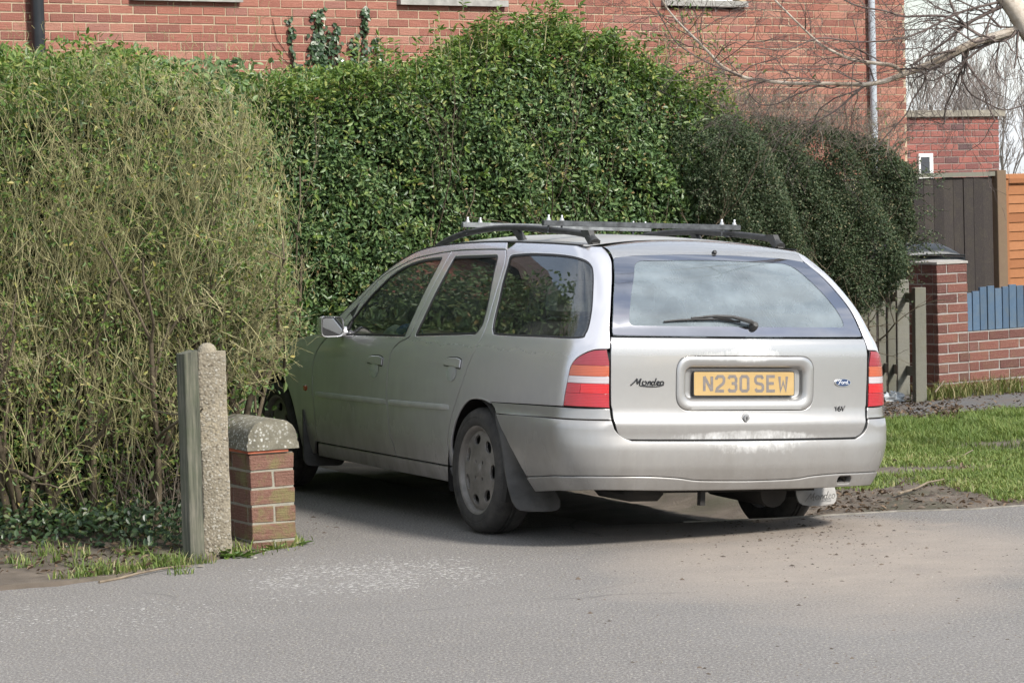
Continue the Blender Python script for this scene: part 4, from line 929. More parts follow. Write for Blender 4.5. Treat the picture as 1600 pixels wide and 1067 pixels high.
def verge_z(x, y):
    d = (x-RW[0])*RD[1]-(y-RW[1])*RD[0]; al = (x-RW[0])*RD[0]+(y-RW[1])*RD[1]
    z = -.022+.012*vnoise(x, y, 2.2)+.006*vnoise(x, y, 7, 2)
    near = np.exp(-((y-14.2)/1.4)**2)*np.exp(-((x-1.2)/1.1)**2); z = z-.035*near
    rut = np.exp(-(d/.20)**4); z = np.minimum(z, z*(1-rut)+rut*(-.094+.004*vnoise(x, y, 11, 1)+.0117*np.clip(al/2.7, -.2, 1)))
    for off, amp in ((.42, .02), (.62, -.015), (.9, .012)): z = z+amp*np.exp(-((d-off)/.09)**2)*np.exp(-((y-14.9)/.9)**2)
    left = x < -1.2
    z = np.where(left, .012+.010*vnoise(x, y, 3)+.05*np.clip((y-13.2)/1.2, 0, 1), z)
    return z
xs = np.concatenate([np.arange(-9, -3, .5), np.arange(-3, 5, .055), np.arange(5, 9.1, .5)]); ys = np.concatenate([np.arange(11.5, 16.5, .055), np.arange(16.5, 24, .14), np.arange(24, 40, 1.0)])
GX, GY = np.meshgrid(xs, ys, indexing='ij'); inr = inroad(GX, GY); GZ = verge_z(GX, GY); GZ = np.where(GY > 20.2, -.012, GZ); GZ = np.where(inr, -.11, GZ)
# keep cells that are fully under the road out of the sheet
a, b_ = GX.shape; idx = np.arange(a*b_).reshape(a, b_); cell = ~(inr[:-1, :-1] & inr[1:, :-1] & inr[:-1, 1:] & inr[1:, 1:]); cell &= ~((GY[:-1, :-1] < 12.0) & (GX[:-1, :-1] > -1))
Fq = np.stack([idx[:-1, :-1][cell], idx[1:, :-1][cell], idx[1:, 1:][cell], idx[:-1, 1:][cell]], 1)
vo_ = link('verge', fast_mesh('verge', np.stack([GX, GY, GZ], -1).reshape(-1, 3), [Fq], True), None, MUDM); tag(vo_, kind='structure')
p0, p1 = gnd(1380, 652), gnd(1600, 634)
dirp = (p1-p0)/np.linalg.norm(p1-p0); nrm = np.array([-dirp[1], dirp[0], 0])
q0 = p0-dirp*2.0; q1 = p1+dirp*8; pv = [q0, q1, q1+nrm*1.5, q0+nrm*1.5]
tag(obj('footpath', [(v[0], v[1], -.004) for v in pv], [(0, 1, 2, 3)], PATHM), kind='structure')
# ------------------------------------------------------------------ grass on the verge
GRASS = leaf_mat('grass_blades', [(0, (.085, .140, .032)), (.45, (.155, .225, .058)), (.78, (.26, .31, .095)), (.92, (.38, .36, .17)), (1, (.50, .45, .28))], .5, .3, .3)
def grass_mesh(P, h, lean=.35, w=.0035, col=None):
    n = len(P); d = rand_dirs(n); d[:, 2] = 0; d /= np.linalg.norm(d, axis=1, keepdims=True)+1e-9; s = np.stack([-d[:, 1], d[:, 0], d[:, 2]*0], 1)
    h = np.asarray(h)[:, None]; L = (rng.random((n, 1))*lean+.08)*h
    up = np.array([[0, 0, 1.]])
    V = np.stack([P-s*w, P+s*w, P+up*h*.55+d*L*.35+s*w*.8, P+up*h*.55+d*L*.35-s*w*.8, P+up*h*.92+d*L], 1); b = (np.arange(n)*5)[:, None]
    me = fast_mesh('grass', V.reshape(-1, 3), [np.concatenate([b+np.array([[0, 1, 2, 3]])]), b+np.array([[3, 2, 4]])]); add_attr(me, 'rnd', np.repeat(rng.random(n) if col is None else col, 5)); return me
def verge_pts(n, x0, x1, y0, y1, dens):
    x = rng.uniform(x0, x1, n); y = rng.uniform(y0, y1, n); k = rng.random(n) < dens(x, y); k &= ~inroad(x, y); x, y = x[k], y[k]
    return np.stack([x, y, verge_z(x, y)], 1)
tyre_d = lambda x, y: (x-RW[0])*RD[1]-(y-RW[1])*RD[0]
def dens(x, y):
    f = np.clip((y-np.interp(x, [1.2, 1.9, 2.1, 2.3, 2.45, 2.6, 3.2], [15.9, 15.55, 15.85, 15.6, 14.95, 14.7, 14.75])-.22*vnoise(x, y, 3.6, 3))/.35, 0, 1)*np.clip((20.25+.55*(x-3.0)-y)/.15, 0, 1)
    c = .5+.5*vnoise(x, y, 5.0, 5); c2 = .5+.5*vnoise(x, y, 13.0, 8); f *= np.clip(-.55+1.5*c+1.1*c2, 0.03, 1)
    bare = np.exp(-(((x-2.55)/.45)**2+((y-16.6)/.22)**2))+.8*np.exp(-(((x-2.9)/.4)**2+((y-18.0)/.25)**2))+.9*np.exp(-(((x-1.95)/.35)**2+((y-16.5)/.35)**2))+.8*np.exp(-(((x-3.2)/.35)**2+((y-18.2)/.28)**2)); f *= np.clip(1-bare, 0, 1)
    d = tyre_d(x, y); return f*np.clip((d-.18)/.35, 0.0, 1)
P = verge_pts(300000, 1.0, 4.6, 14.4, 21.0, dens); cA = .5+.5*vnoise(P[:, 0], P[:, 1], 4.0, 11); cB = .5+.5*vnoise(P[:, 0], P[:, 1], 15.0, 4); back = np.clip((P[:, 1]-17.2)/1.6, 0, 1)
hh = .008+(.018+.030*cB*cA+.055*back*cB)*(.35+.9*rng.random(len(P)))
go = link('grass', grass_mesh(P, hh, 1.2, .0030, np.clip(.62*rng.random(len(P))+.30*cA+.22*(1-back)*cB, 0, 1)), None, GRASS); tag(go, 'short patchy grass of the verge right of the car', 'grass', kind='stuff')

# ================================================================== BRICKWORK
def brick_mat(name, stops, lichen=0.0, drag=True, speck=.22):
    m, nt, b, o = nodes(name); oi = nt.nodes.new('ShaderNodeObjectInfo'); at_ = nt.nodes.new('ShaderNodeAttribute'); at_.attribute_name = 'rnd'
    rnd = mth(nt, 'FRACT', mth(nt, 'ADD', oi.outputs['Random'], at_.outputs['Fac'])); c = ramp(nt, rnd, stops)
    tc = nt.nodes.new('ShaderNodeTexCoord'); ge = nt.nodes.new('ShaderNodeNewGeometry'); mp = nt.nodes.new('ShaderNodeMapping'); nt.links.new(ge.outputs['Position'], mp.inputs[0]); v = mp.outputs[0]
    f = noise(nt, v, 22, 6, .65); f2 = noise(nt, v, 90, 4, .7)
    c = mix(nt, mth(nt, 'MULTIPLY', f, .45), c, tuple(x*.55 for x in stops[0][1])); c = mix(nt, mth(nt, 'MULTIPLY', ramp(nt, f2, [(.5, 0.), (.75, 1.)]), speck if drag else .06), c, (.50, .36, .28))
    if lichen: c = mix(nt, mth(nt, 'MULTIPLY', ramp(nt, noise(nt, v, 9, 6, .7), [(.48, 0.), (.62, 1.)]), lichen), c, (.175, .155, .065))
    nt.links.new(c, b.inputs['Base Color']); b.inputs['Roughness'].default_value = .9
    mp2 = nt.nodes.new('ShaderNodeMapping'); mp2.inputs['Scale'].default_value = (8, 8, 110); nt.links.new(ge.outputs['Position'], mp2.inputs[0])
    h = mth(nt, 'ADD', mth(nt, 'MULTIPLY', noise(nt, mp2.outputs[0], 1.0, 4, .6), 1.0 if drag else .3), f2); bump_(nt, b, h, .75 if drag else .4, .008); return m
B_HOUSE = brick_mat('house_brick', [(0, (.23, .090, .067)), (.3, (.31, .117, .083)), (.6, (.365, .146, .101)), (.85, (.41, .20, .142)), (1, (.27, .115, .095))])
B_PIER = brick_mat('pier_brick', [(0, (.13, .062, .044)), (.5, (.18, .082, .058)), (1, (.215, .11, .080))], .85)
B_DARK = brick_mat('dark_red_brick', [(0, (.10, .040, .034)), (.4, (.165, .062, .048)), (.75, (.22, .085, .062)), (1, (.15, .075, .062))], .12)
B_OUT = brick_mat('outbuilding_brick', [(0, (.10, .055, .060)), (.35, (.28, .085, .070)), (.7, (.36, .12, .095)), (1, (.20, .08, .075))], .05)
def mortar_mat(name, col):
    m, nt, b, o = nodes(name); ge = nt.nodes.new('ShaderNodeNewGeometry'); f = noise(nt, ge.outputs['Position'], 30, 6, .65)
    c = ramp(nt, f, [(.3, tuple(x*.72 for x in col)), (.7, col)]); nt.links.new(c, b.inputs['Base Color']); b.inputs['Roughness'].default_value = .95; bump_(nt, b, noise(nt, ge.outputs['Position'], 160, 3), .5, .004); return m
M_HOUSE = mortar_mat('house_mortar', (.49, .39, .27)); M_PIER = mortar_mat('pier_mortar', (.33, .31, .25)); M_DARK = mortar_mat('pale_mortar', (.36, .34, .31)); M_OUT = mortar_mat('outbuilding_mortar', (.30, .25, .22))
CONC = simple('weathered_concrete', (.22, .20, .165), .92, var=.35, scale=16, bump=.4); CONC2 = simple('grey_sill_concrete', (.30, .29, .27), .9, var=.25, scale=12, bump=.3)
def frame2(ox, oy, ang):
    """wall frame: s along the wall, d outwards (towards the viewer), z up"""
    c, s = math.cos(ang), math.sin(ang)
    return lambda a, d, z: (ox+a*c+d*s, oy+a*s-d*c, z)
_bm = {}
def brick_mesh(L, H, D, m, var=0):
    key = (round(L, 4), round(H, 4), round(D, 4), m.name, var)
    if key not in _bm:
        mb = MB(); mb.box(-L/2, L/2, -D, 0, -H/2, H/2, .0035); r_ = np.random.default_rng(hash(key) % 99999)
        V = [(x+r_.normal()*.0012, y+r_.normal()*.0012, z+r_.normal()*.0012) for x, y, z in mb.V]
        me = bpy.data.meshes.new('brick'); me.from_pydata(V, [], mb.F); me.update(); me.materials.append(m)
        import bmesh
        bm = bmesh.new(); bm.from_mesh(me); bmesh.ops.recalc_face_normals(bm, faces=bm.faces); bm.to_mesh(me); bm.free(); _bm[key] = me
    return _bm[key]
def place_brick(parent, fr, ang, s, d, z, L, H, m, D=.05, face=0):
    """face 0: on the wall face; 1: on the left return (normal along -s)"""
    o = link('brick', brick_mesh(L, H, D, m, random.randrange(4)), parent)
    o.location = Vector(fr(s, d, z))-parent.location; o.rotation_euler = (random.gauss(0, .004), random.gauss(0, .003), ang+math.pi if face == 0 else ang+math.pi/2)
    return o
def bricks_joined(name, parent, items, m):
    """items: (fr, s0, s1, d, z0, z1) boxes joined into one part"""
    V = []; F = []; rn = []
    for fr, s0, s1, d, z0, z1 in items:
        b = len(V); V += [fr(s0, d-.03, z0), fr(s1, d-.03, z0), fr(s1, d-.03, z1), fr(s0, d-.03, z1), fr(s0, d, z0), fr(s1, d, z0), fr(s1, d, z1), fr(s0, d, z1)]
        F += [(b+4, b+5, b+6, b+7), (b, b+4, b+7, b+3), (b+1, b+2, b+6, b+5), (b, b+1, b+5, b+4), (b+3, b+7, b+6, b+2)]; rn += [random.random()]*8
    me = fast_mesh(name, np.array(V)-np.array(parent.location), [np.array(F)]); add_attr(me, 'rnd', rn); o = link(name, me, parent, m); tag(o, kind='stuff'); return o
def pix(p):
    d = np.array(p)-[0, 0, CAM_H]; z = d@_fwd; return 800+FPX*(d@_R)/z, 533.5-FPX*(d@_U)/z
# ------------------------------------------------------------------ the house behind the hedge
AL = .6611; HX, HY = -3.5852, 24.0952; hf = frame2(HX, HY, AL)
house = empty('brick_house', hf(0, 0, 0)); tag(house, 'red brick house wall rising behind the clipped hedges', 'house')
def part(mb, name, m, parent, smooth=False):
    mb.V = [tuple(np.array(v)-np.array(parent_root(parent))) for v in mb.V]; return mb.build(name, m, parent, smooth)
def parent_root(p):
    while p.parent is not None: p = p.parent
    return p.location
def wbox(mb, fr, s0, s1, d0, d1, z0, z1):
    V = [fr(s, d, z) for s in (s0, s1) for d in (d0, d1) for z in (z0, z1)]; mb.add(V, [(0, 1, 3, 2), (4, 6, 7, 5), (0, 4, 5, 1), (2, 3, 7, 6), (0, 2, 6, 4), (1, 5, 7, 3)]); return mb
S0, S1, HZ = -9.0, 9.705, 5.3
wins = [(.67, 1.69, 3.345), (3.396, 4.54, 3.355), (6.477, 7.483, 3.40)]     # s0, s1, opening bottom
mb = MB(); wbox(mb, hf, S0, S1, -7.0, -.006, -.15, 3.28)
cur = S0
for s0, s1, zb in wins: wbox(mb, hf, cur, s0+.03, -7.0, -.0062, 3.28, HZ); wbox(mb, hf, s0+.03, s1-.03, -7.0, -.0064, 4.55, HZ); wbox(mb, hf, s0+.03, s1-.03, -7.0, -.20, 3.28, 4.55); cur = s1-.03
wbox(mb, hf, cur, S1, -7.0, -.006, 3.28, HZ)
wall_core = part(mb, 'wall', M_HOUSE, house)
outline = lambda x: np.interp(x, [0, 200, 300, 400, 500, 700, 780, 850, 900, 960, 1000, 1100, 1150, 1250, 1400], [80, 78, 105, 120, 108, 92, 70, 30, 25, 60, 70, 75, 110, 175, 210])
indiv = []; rest = []
for r in range(-45, 28):
    z = 3.209+r*.075
    if z < -.1 or z > HZ-.04: continue
    ph = 0 if r % 2 == 0 else .1125
    for k in range(-42, 46):
        a, b2 = k*.225+ph+.005, (k+1)*.225+ph-.005
        if b2 < S0+.05 or a > S1-.03: continue
        a = max(a, S0); b2 = min(b2, S1)
        if b2-a < .04: continue
        if any(s0-.0 < (a+b2)/2 < s1+.0 and z > zb-.05 and z < 4.52 for s0, s1, zb in wins): continue
        px, py = pix(hf((a+b2)/2, 0, z))
        if -25 < px < 1425 and -9 < py < outline(px)+4: indiv.append((a, b2, z, py))
        else: rest.append((hf, a, b2, random.gauss(0, .0012), z-.0325, z+.0325))
indiv.sort(key=lambda t: t[0]); far = indiv[300:]; indiv = indiv[:300]
for a, b2, z, _ in indiv: place_brick(house, hf, AL, (a+b2)/2, random.gauss(0, .0012), z, b2-a, .065, B_HOUSE)
bricks_joined('brickwork', house, rest+[(hf, a, b2, random.gauss(0, .0012), z-.0325, z+.0325) for a, b2, z, _ in far], B_HOUSE)
WFR = simple('white_window_frame', (.78, .78, .76), .4, var=.05); PANE = glass_mat('house_glass', (.10, .12, .13), .02)
for s0, s1, zb in wins:
    mb = MB(); wbox(mb, hf, s0+.05, s1-.05, -.14, -.08, zb, zb+.07); wbox(mb, hf, s0+.05, s1-.05, -.14, -.08, 4.42, 4.50)
    for a in (s0+.05, (s0+s1)/2-.03, s1-.11): wbox(mb, hf, a, a+.06, -.139, -.081, zb+.07, 4.42)
    w_ = part(mb, 'window', WFR, house)
    mb = MB(); wbox(mb, hf, s0-.03, s1+.03, -.15, .055, zb-.060, zb-.004); part(mb, 'window_sill', CONC2, w_)
    mb = MB(); wbox(mb, hf, s0+.08, s1-.08, -.115, -.105, zb+.05, 4.45); part(mb, 'pane', PANE, w_)
ROOFM = simple('dark_roof_tiles', (.085, .055, .045), .85, var=.35, scale=5, bump=.3)
mb = MB(); e0, e1 = S0-.3, S1+.3
V = [hf(e0, .45, HZ-.05), hf(e1, .45, HZ-.05), hf(e1, -3.5, HZ+2.05), hf(e0, -3.5, HZ+2.05), hf(e0, -7.45, HZ-.05), hf(e1, -7.45, HZ-.05), hf(e0, .45, HZ+.08), hf(e1, .45, HZ+.08), hf(e1, -3.5, HZ+2.2), hf(e0, -3.5, HZ+2.2), hf(e0, -7.45, HZ+.08), hf(e1, -7.45, HZ+.08)]
mb.add(V, [(0, 1, 2, 3), (3, 2, 5, 4), (7, 6, 9, 8), (8, 9, 10, 11), (0, 6, 7, 1), (4, 5, 11, 10), (1, 7, 8, 2), (2, 8, 11, 5), (0, 3, 9, 6), (3, 4, 10, 9)]); part(mb, 'roof', ROOFM, house)
PIPEB = simple('black_soil_pipe', (.014, .017, .021), .35, var=.3, scale=8); PIPEG = simple('grey_downpipe', (.42, .46, .50), .45, var=.12, scale=8)
mb = MB(); mb.tube([hf(-.262, .075, 0), hf(-.262, .075, HZ+.6)], .055, 16); sp_ = part(mb, 'soil_pipe', PIPEB, house, True)
mb = MB(); mb.tube([hf(9.185, .05, 0), hf(9.185, .05, HZ)], .036, 14)
for z in (1.0, 2.6, 4.2): mb.tube([hf(9.185, .05, z), hf(9.185, .05, z+.05)], .041, 14)
part(mb, 'downpipe', PIPEG, house, True)
# outbuilding set back beyond the house corner
ox, oy = at(1490, 225, 33.6)[:2]; of = frame2(ox, oy, AL); _w = lambda px: None
def s_on(fr_o, px, py, ang):
    r = ray(px, py); n_ = np.array([math.sin(ang), -math.cos(ang)]); t = (n_@np.array(fr_o))/(n_@r[:2]); P_ = r*t; return float((P_[:2]-np.array(fr_o))@[math.cos(ang), math.sin(ang)]), float(P_[2]+CAM_H)
sR, zT = s_on((ox, oy), 1560, 183, AL); zTop = s_on((ox, oy), 1490, 183, AL)[1]
outb = empty('outbuilding', of(0, 0, 0)); tag(outb, 'low flat-roofed brick outbuilding with a concrete coping beyond the fence', 'outbuilding')
sL = -4.2; mb = MB(); wbox(mb, of, sL, sR, -3.0, -.006, -.15, zTop); part(mb, 'wall', M_OUT, outb)
mb = MB(); wbox(mb, of, sL-.05, sR+.06, -3.05, .05, zTop+.002, zTop+.075); part(mb, 'coping', CONC, outb)
items = []; r = 0; z = zTop-.04
while z > .0:
    ph = (0 if r % 2 == 0 else .1125)
    a = sR-ph if ph else sR
    if ph: items.append((sR-.1025, sR, z))
    a = sR-(.1125 if ph else 0)
    while a > sL+.05: items.append((max(sL, a-.215), a, z)); a -= .225
    z -= .075; r += 1
rest = []
for a, b2, z in items:
    px, py = pix(of((a+b2)/2, 0, z))
    if 1418 < px < 1565 and py < 272: place_brick(outb, of, AL, (a+b2)/2, random.gauss(0, .001), z, b2-a, .065, B_OUT)
    else: rest.append((of, a, b2, 0.0, z-.0325, z+.0325))
bricks_joined('brickwork', outb, rest, B_OUT)
sW, zW = s_on((ox, oy), 1452, 240, AL); mb = MB(); wbox(mb, of, sW-.20, sW+.03, -.01, .03, zW-.30, zW+.0); ww = part(mb, 'window', WFR, outb); mb = MB(); wbox(mb, of, sW-.17, sW-.03, .028, .033, zW-.26, zW-.04); part(mb, 'pane', PANE, ww)
# ------------------------------------------------------------------ neighbour's pier, low wall and blue palings
NP = gnd(1468, 616); nf = frame2(NP[0], NP[1], AL); PW = .328
zt = at(1468, 411, NP[1])[2]; rows_p = int(round(zt/.0755)); zw_rows = int(round(at(1520, 516, 22.5)[2]/.0755))
pier = empty('brick_pier', nf(0, 0, 0)); tag(pier, 'dark red brick gate pier with white mortar beside the grey wooden gate', 'pier')
mb = MB(); wbox(mb, nf, .004, PW-.004, -PW+.004, -.005, -.1, rows_p*.0755); part(mb, 'core', M_DARK, pier)
mb = MB(); V = []
for zz, gq in ((rows_p*.0755-.002, .006), (rows_p*.0755+.014, .004), (rows_p*.0755+.026, -.05)): V += [nf(-gq, gq, zz), nf(PW+gq, gq, zz), nf(PW+gq, -PW-gq, zz), nf(-gq, -PW-gq, zz)]
mb.add(V, [(0, 1, 2, 3)[::-1], (8, 9, 10, 11)]+[(i*4+k, i*4+(k+1) % 4, (i+1)*4+(k+1) % 4, (i+1)*4+k) for i in (0, 1) for k in range(4)]); part(mb, 'cap', M_DARK, pier)
lf = frame2(*nf(0, -PW, 0)[:2], AL-math.pi/2)      # left return, s runs from back to front
for r in range(rows_p):
    z = (r+.5)*.0755; spl = [(0, .103), (.113, PW)] if r % 2 == 0 else [(0, .215), (.225, PW)]
    for a, b2 in spl:
        place_brick(pier, nf, AL, (a+b2)/2, random.gauss(0, .001), z, b2-a, .0655, B_DARK)
    for a, b2 in ([(0.0, .115), (.125, PW-.053)] if r % 2 else [(0.0, .16), (.17, PW-.053)]):
        o = link('brick', brick_mesh(b2-a, .0655, .03, B_DARK, random.randrange(4)), pier); o.location = Vector(lf((a+b2)/2, 0.0, z))-pier.location; o.rotation_euler = (0, 0, AL-math.pi/2+math.pi)
gwall = empty('garden_wall', nf(PW, 0, 0)); tag(gwall, 'low dark red brick garden wall running right from the gate pier', 'wall')
WL = 3.4; mb = MB(); wbox(mb, nf, PW+.002, PW+WL, -.22, -.005, -.1, zw_rows*.0755); part(mb, 'core', M_DARK, gwall)
for r in range(zw_rows):
    z = (r+.5)*.0755; a = PW+.008+(0 if r % 2 else -.0)
    first = True
    while a < PW+WL-.05:
        L = .215 if not (first and r % 2 == 0) else .103
        if r == zw_rows-1 and False: L = .103
        first = False
        if a < PW+1.6: place_brick(gwall, nf, AL, a+L/2, random.gauss(0, .001), z, L, .0655, B_DARK)
        else:
            o = None
        a += L+.010
bricks_joined('brickwork', gwall, [(nf, PW+1.62+k*.225+(.1125 if r % 2 else 0), PW+1.62+k*.225+.215+(.1125 if r % 2 else 0), 0.0, r*.0755+.005, r*.0755+.0705) for r in range(zw_rows) for k in range(7)], B_DARK)
BLUEW = brick_mat('faded_blue_paint', [(0, (.055, .095, .15)), (.5, (.075, .13, .20)), (1, (.10, .16, .24))], .12, False)
pal = empty('picket_fence', nf(PW+.1, -.08, zw_rows*.0755)); tag(pal, 'faded blue upright palings standing on the low brick wall', 'fence')
zb0 = zw_rows*.0755+.004; zt2 = at(1560, 449, 22.7)[2]
for k in range(26):
    a = PW+.015+k*.083; mb = MB(); top = zt2+random.gauss(.006, .006)-(.02 if k < 2 else 0)
    mb.box(-.0365, .0365, -.010, .010, 0, top-zb0, .0025); o = mb.build('paling', BLUEW, pal); o.location = Vector(nf(a+.0365, -.05+random.gauss(0, .002), zb0))-pal.location; o.rotation_euler = (0, random.gauss(0, .008), AL+random.gauss(0, .05))
mb = MB(); wbox(mb, nf, PW+.01, PW+2.2, -.10, -.065, zb0+.12, zb0+.17); part(mb, 'rail', BLUEW, pal)
# ------------------------------------------------------------------ grey wooden gate standing open beside the pier
GREYW = brick_mat('weathered_grey_wood', [(0, (.12, .12, .095)), (.5, (.19, .185, .15)), (1, (.24, .235, .20))], .15, False)
def wood_board(name, parent, base, w, t, h, ang, m, lean=0.0, bev=.003, top=None):
    mb = MB(); mb.box(-w/2, w/2, -t/2, t/2, 0, h, bev); o = mb.build(name, m, parent); o.location = Vector(base)-parent.location; o.rotation_euler = (0, lean, ang); return o
g0 = gnd(1437, 629); gate = empty('wooden_gate', g0); tag(gate, 'weathered grey picket gate half hidden by the dark shrub', 'gate')
for k, (px, py, w, top) in enumerate(((1437, 627, .085, 432), (1412, 624, .095, 437), (1394, 621, .062, 440), (1379, 619, .058, 445), (1364, 617, .058, 450), (1351, 615, .058, 455))):
    bp = gnd(px, py); h = at(px, top, bp[1])[2]-.03
    wood_board('slat' if k else 'post', gate, (bp[0], bp[1], .03 if k else -.05), w, .02 if k else .075, h, .22, GREYW, .012)
a_, b__ = gnd(1437, 627), gnd(1345, 614)
for z in (.18, .72):
    mb = MB(); d_ = (b__-a_); mb.add([tuple(np.array(p)-g0) for p in (a_+[0, .03, z], b__+[0, .03, z], b__+[0, .03, z+.07], a_+[0, .03, z+.07], a_+[0, .06, z], b__+[0, .06, z], b__+[0, .06, z+.07], a_+[0, .06, z+.07])], [(0, 1, 2, 3), (4, 7, 6, 5), (0, 4, 5, 1), (3, 2, 6, 7), (0, 3, 7, 4), (1, 5, 6, 2)]); mb.build('rail', GREYW, gate)
# ------------------------------------------------------------------ tall fences behind
DARKW = brick_mat('dark_brown_boards', [(0, (.020, .016, .015)), (.5, (.030, .024, .022)), (1, (.045, .037, .033))], .05, False)
BROWNW = brick_mat('brown_post_wood', [(0, (.15, .10, .062)), (1, (.20, .14, .09))], .1, False)
ORANGE = brick_mat('orange_lap_boards', [(0, (.27, .105, .040)), (.5, (.33, .135, .052)), (1, (.38, .165, .07))], 0.0, False)
FX0, FY0 = at(1553, 400, 25.6)[:2]; ff = frame2(FX0, FY0, AL*.95); fa = AL*.95
fence = empty('board_fence', ff(0, 0, 0)); tag(fence, 'tall dark brown upright board fence behind the gate pier', 'fence')
ztp = at(1500, 276, 25.2)[2]
for k in range(24):
    a = -.006-.118*(k+1); w = .116; mb = MB(); mb.box(-w/2, w/2, -.009, .009, 0, ztp-.01+random.gauss(0, .003), .002); o = mb.build('board', DARKW, fence); o.location = Vector(ff(a+w/2, random.choice((-.004, .004)), .0))-fence.location; o.rotation_euler = (0, 0, fa)
mb = MB(); wbox(mb, ff, -2.9, .0, -.03, .035, ztp-.002, ztp+.035); part(mb, 'cap_rail', GREYW, fence)
fpost = empty('fence_post', ff(.06, 0, 0)); tag(fpost, 'stout brown wooden post between the dark fence and the orange panel', 'post')
zp = at(1565, 266, 25.7)[2]; mb = MB(); mb.box(-.055, .055, -.055, .055, 0, zp, .004, Matrix.Rotation(fa, 4, 'Z')); mb.build('post', BROWNW, fpost)
lap = empty('lap_panel', ff(.13, 0, 0)); tag(lap, 'bright orange lap fence panel at the right edge', 'fence')
zl = at(1590, 281, 26.0)[2]; k = 0; z = .1
while z < zl-.03:
    mb = MB(); V = [ff(.165, -.005, z), ff(2.0, -.005, z), ff(2.0, .012, z), ff(.165, .012, z), ff(.165, -.005, z+.095), ff(2.0, -.005, z+.095), ff(2.0, -.001, z+.095), ff(.165, -.001, z+.095)]
    V = [tuple(np.array(v)+[0, 0, random.gauss(0, .002)]) for v in V]; mb.add(V, [(0, 3, 2, 1), (4, 5, 6, 7), (0, 1, 5, 4), (2, 3, 7, 6), (0, 4, 7, 3), (1, 2, 6, 5)]); part(mb, 'lap_board', ORANGE, lap); z += .081
mb = MB(); wbox(mb, ff, .125, .163, -.012, .03, .05, zl+.0); part(mb, 'batten', ORANGE, lap); mb = MB(); wbox(mb, ff, .165, 2.0, -.015, .032, zl-.028, zl+.012); part(mb, 'top_rail', ORANGE, lap)
# ------------------------------------------------------------------ wheelie bin behind the pier
BINM = simple('dark_bin_plastic', (.020, .024, .028), .45, var=.2, scale=10)
bx, by = at(1434, 398, 23.6)[:2]; bin_ = empty('wheelie_bin', (bx, by, 0), .3); tag(bin_, 'dark wheelie bin whose lid shows above the gate pier', 'bin')
zb = at(1450, 402, 23.6)[2]; mb = MB(); V = []
for z, sx, sy in ((.08, .20, .24), (.5, .235, .285), (zb-.04, .255, .31), (zb, .265, .32)): V += [(-sx, -sy, z), (sx, -sy, z), (sx, sy, z), (-sx, sy, z)]
mb.add(V, [(3, 2, 1, 0), (12, 13, 14, 15)]+[(i*4+k, i*4+(k+1) % 4, (i+1)*4+(k+1) % 4, (i+1)*4+k) for i in range(3) for k in range(4)]); mb.build('bin_body', BINM, bin_)
G = np.zeros((10, 10, 3))
for i, a in enumerate(np.linspace(-1, 1, 10)):
    for j, b in enumerate(np.linspace(-1, 1, 10)): G[i, j] = (.30*a-.05, .34*b, zb+.030+.095*(1-a**4)*(1-abs(b)**3)-.03*max(0, a-.6))
lid = grid_mesh('bin_lid', G, BINM, bin_); lid.modifiers.new('t', 'SOLIDIFY').thickness = .012
mb = MB(); mb.tube([(-.22, .36, zb+.0), (.22, .36, zb+.0)], .016, 8); mb.build('bin_handle', BINM, bin_)

# ================================================================== HEDGES
def mixdirs(n, parts):
    v = np.zeros((n, 3))
    for w, d in parts: v += w*(rand_dirs(n) if d is None else np.asarray(d, float))
    return v/(np.linalg.norm(v, axis=1, keepdims=True)+1e-9)
def grow(segs, p, d, L, r, depth, rs, up=.15, spread=.55, nb=(2, 4), wig=.18, shrink=.62, seg=4, minr=.0012):
    p = np.array(p, float); d = np.array(d, float)/np.linalg.norm(d); step = L/seg; nodes_ = []
    for i in range(seg):
        d2 = d+rs.normal(size=3)*wig+np.array([0, 0, up*.35]); d2 /= np.linalg.norm(d2); q_ = p+d2*step; r2 = max(minr, r*(1-.42/seg)); segs.append((p, q_, r, r2)); p, d, r = q_, d2, r2; nodes_.append((p, d, r))
    if depth > 0:
        for _ in range(rs.integers(nb[0], nb[1]+1)):
            k = rs.integers(max(0, seg-3), seg); pp, dd, rr_ = nodes_[k]; nd = dd+rs.normal(size=3)*spread+np.array([0, 0, up]); grow(segs, pp, nd, L*shrink*rs.uniform(.7, 1.2), max(minr, rr_*.68), depth-1, rs, up, spread, nb, wig, shrink, seg, minr)
def segs_mesh(name, segs, n=3):
    A = np.array([s[0] for s in segs]); B = np.array([s[1] for s in segs]); return tubes_mesh(name, A, B, np.array([s[2] for s in segs]), np.array([s[3] for s in segs]), n)
def bark(name, stops, scale=25, rough=.9):
    m, nt, b, o = nodes(name); ge = nt.nodes.new('ShaderNodeNewGeometry'); c = ramp(nt, noise(nt, ge.outputs['Position'], scale, 5, .65), stops); nt.links.new(c, b.inputs['Base Color']); b.inputs['Roughness'].default_value = rough; bump_(nt, b, noise(nt, ge.outputs['Position'], scale*5, 4), .4, .006); return m
TWIG = bark('privet_twig_bark', [(.3, (.20, .19, .082)), (.5, (.33, .305, .145)), (.75, (.52, .465, .28))], 4)
OLIVE = bark('olive_stem_bark', [(.3, (.10, .105, .050)), (.55, (.18, .18, .085)), (.8, (.30, .28, .16))], 9)
STEM = bark('hedge_stem_bark', [(.3, (.075, .058, .038)), (.6, (.14, .11, .070)), (.8, (.19, .16, .10))], 14)
DARKST = bark('inner_stem_bark', [(.3, (.022, .016, .012)), (.7, (.05, .036, .026))], 20)
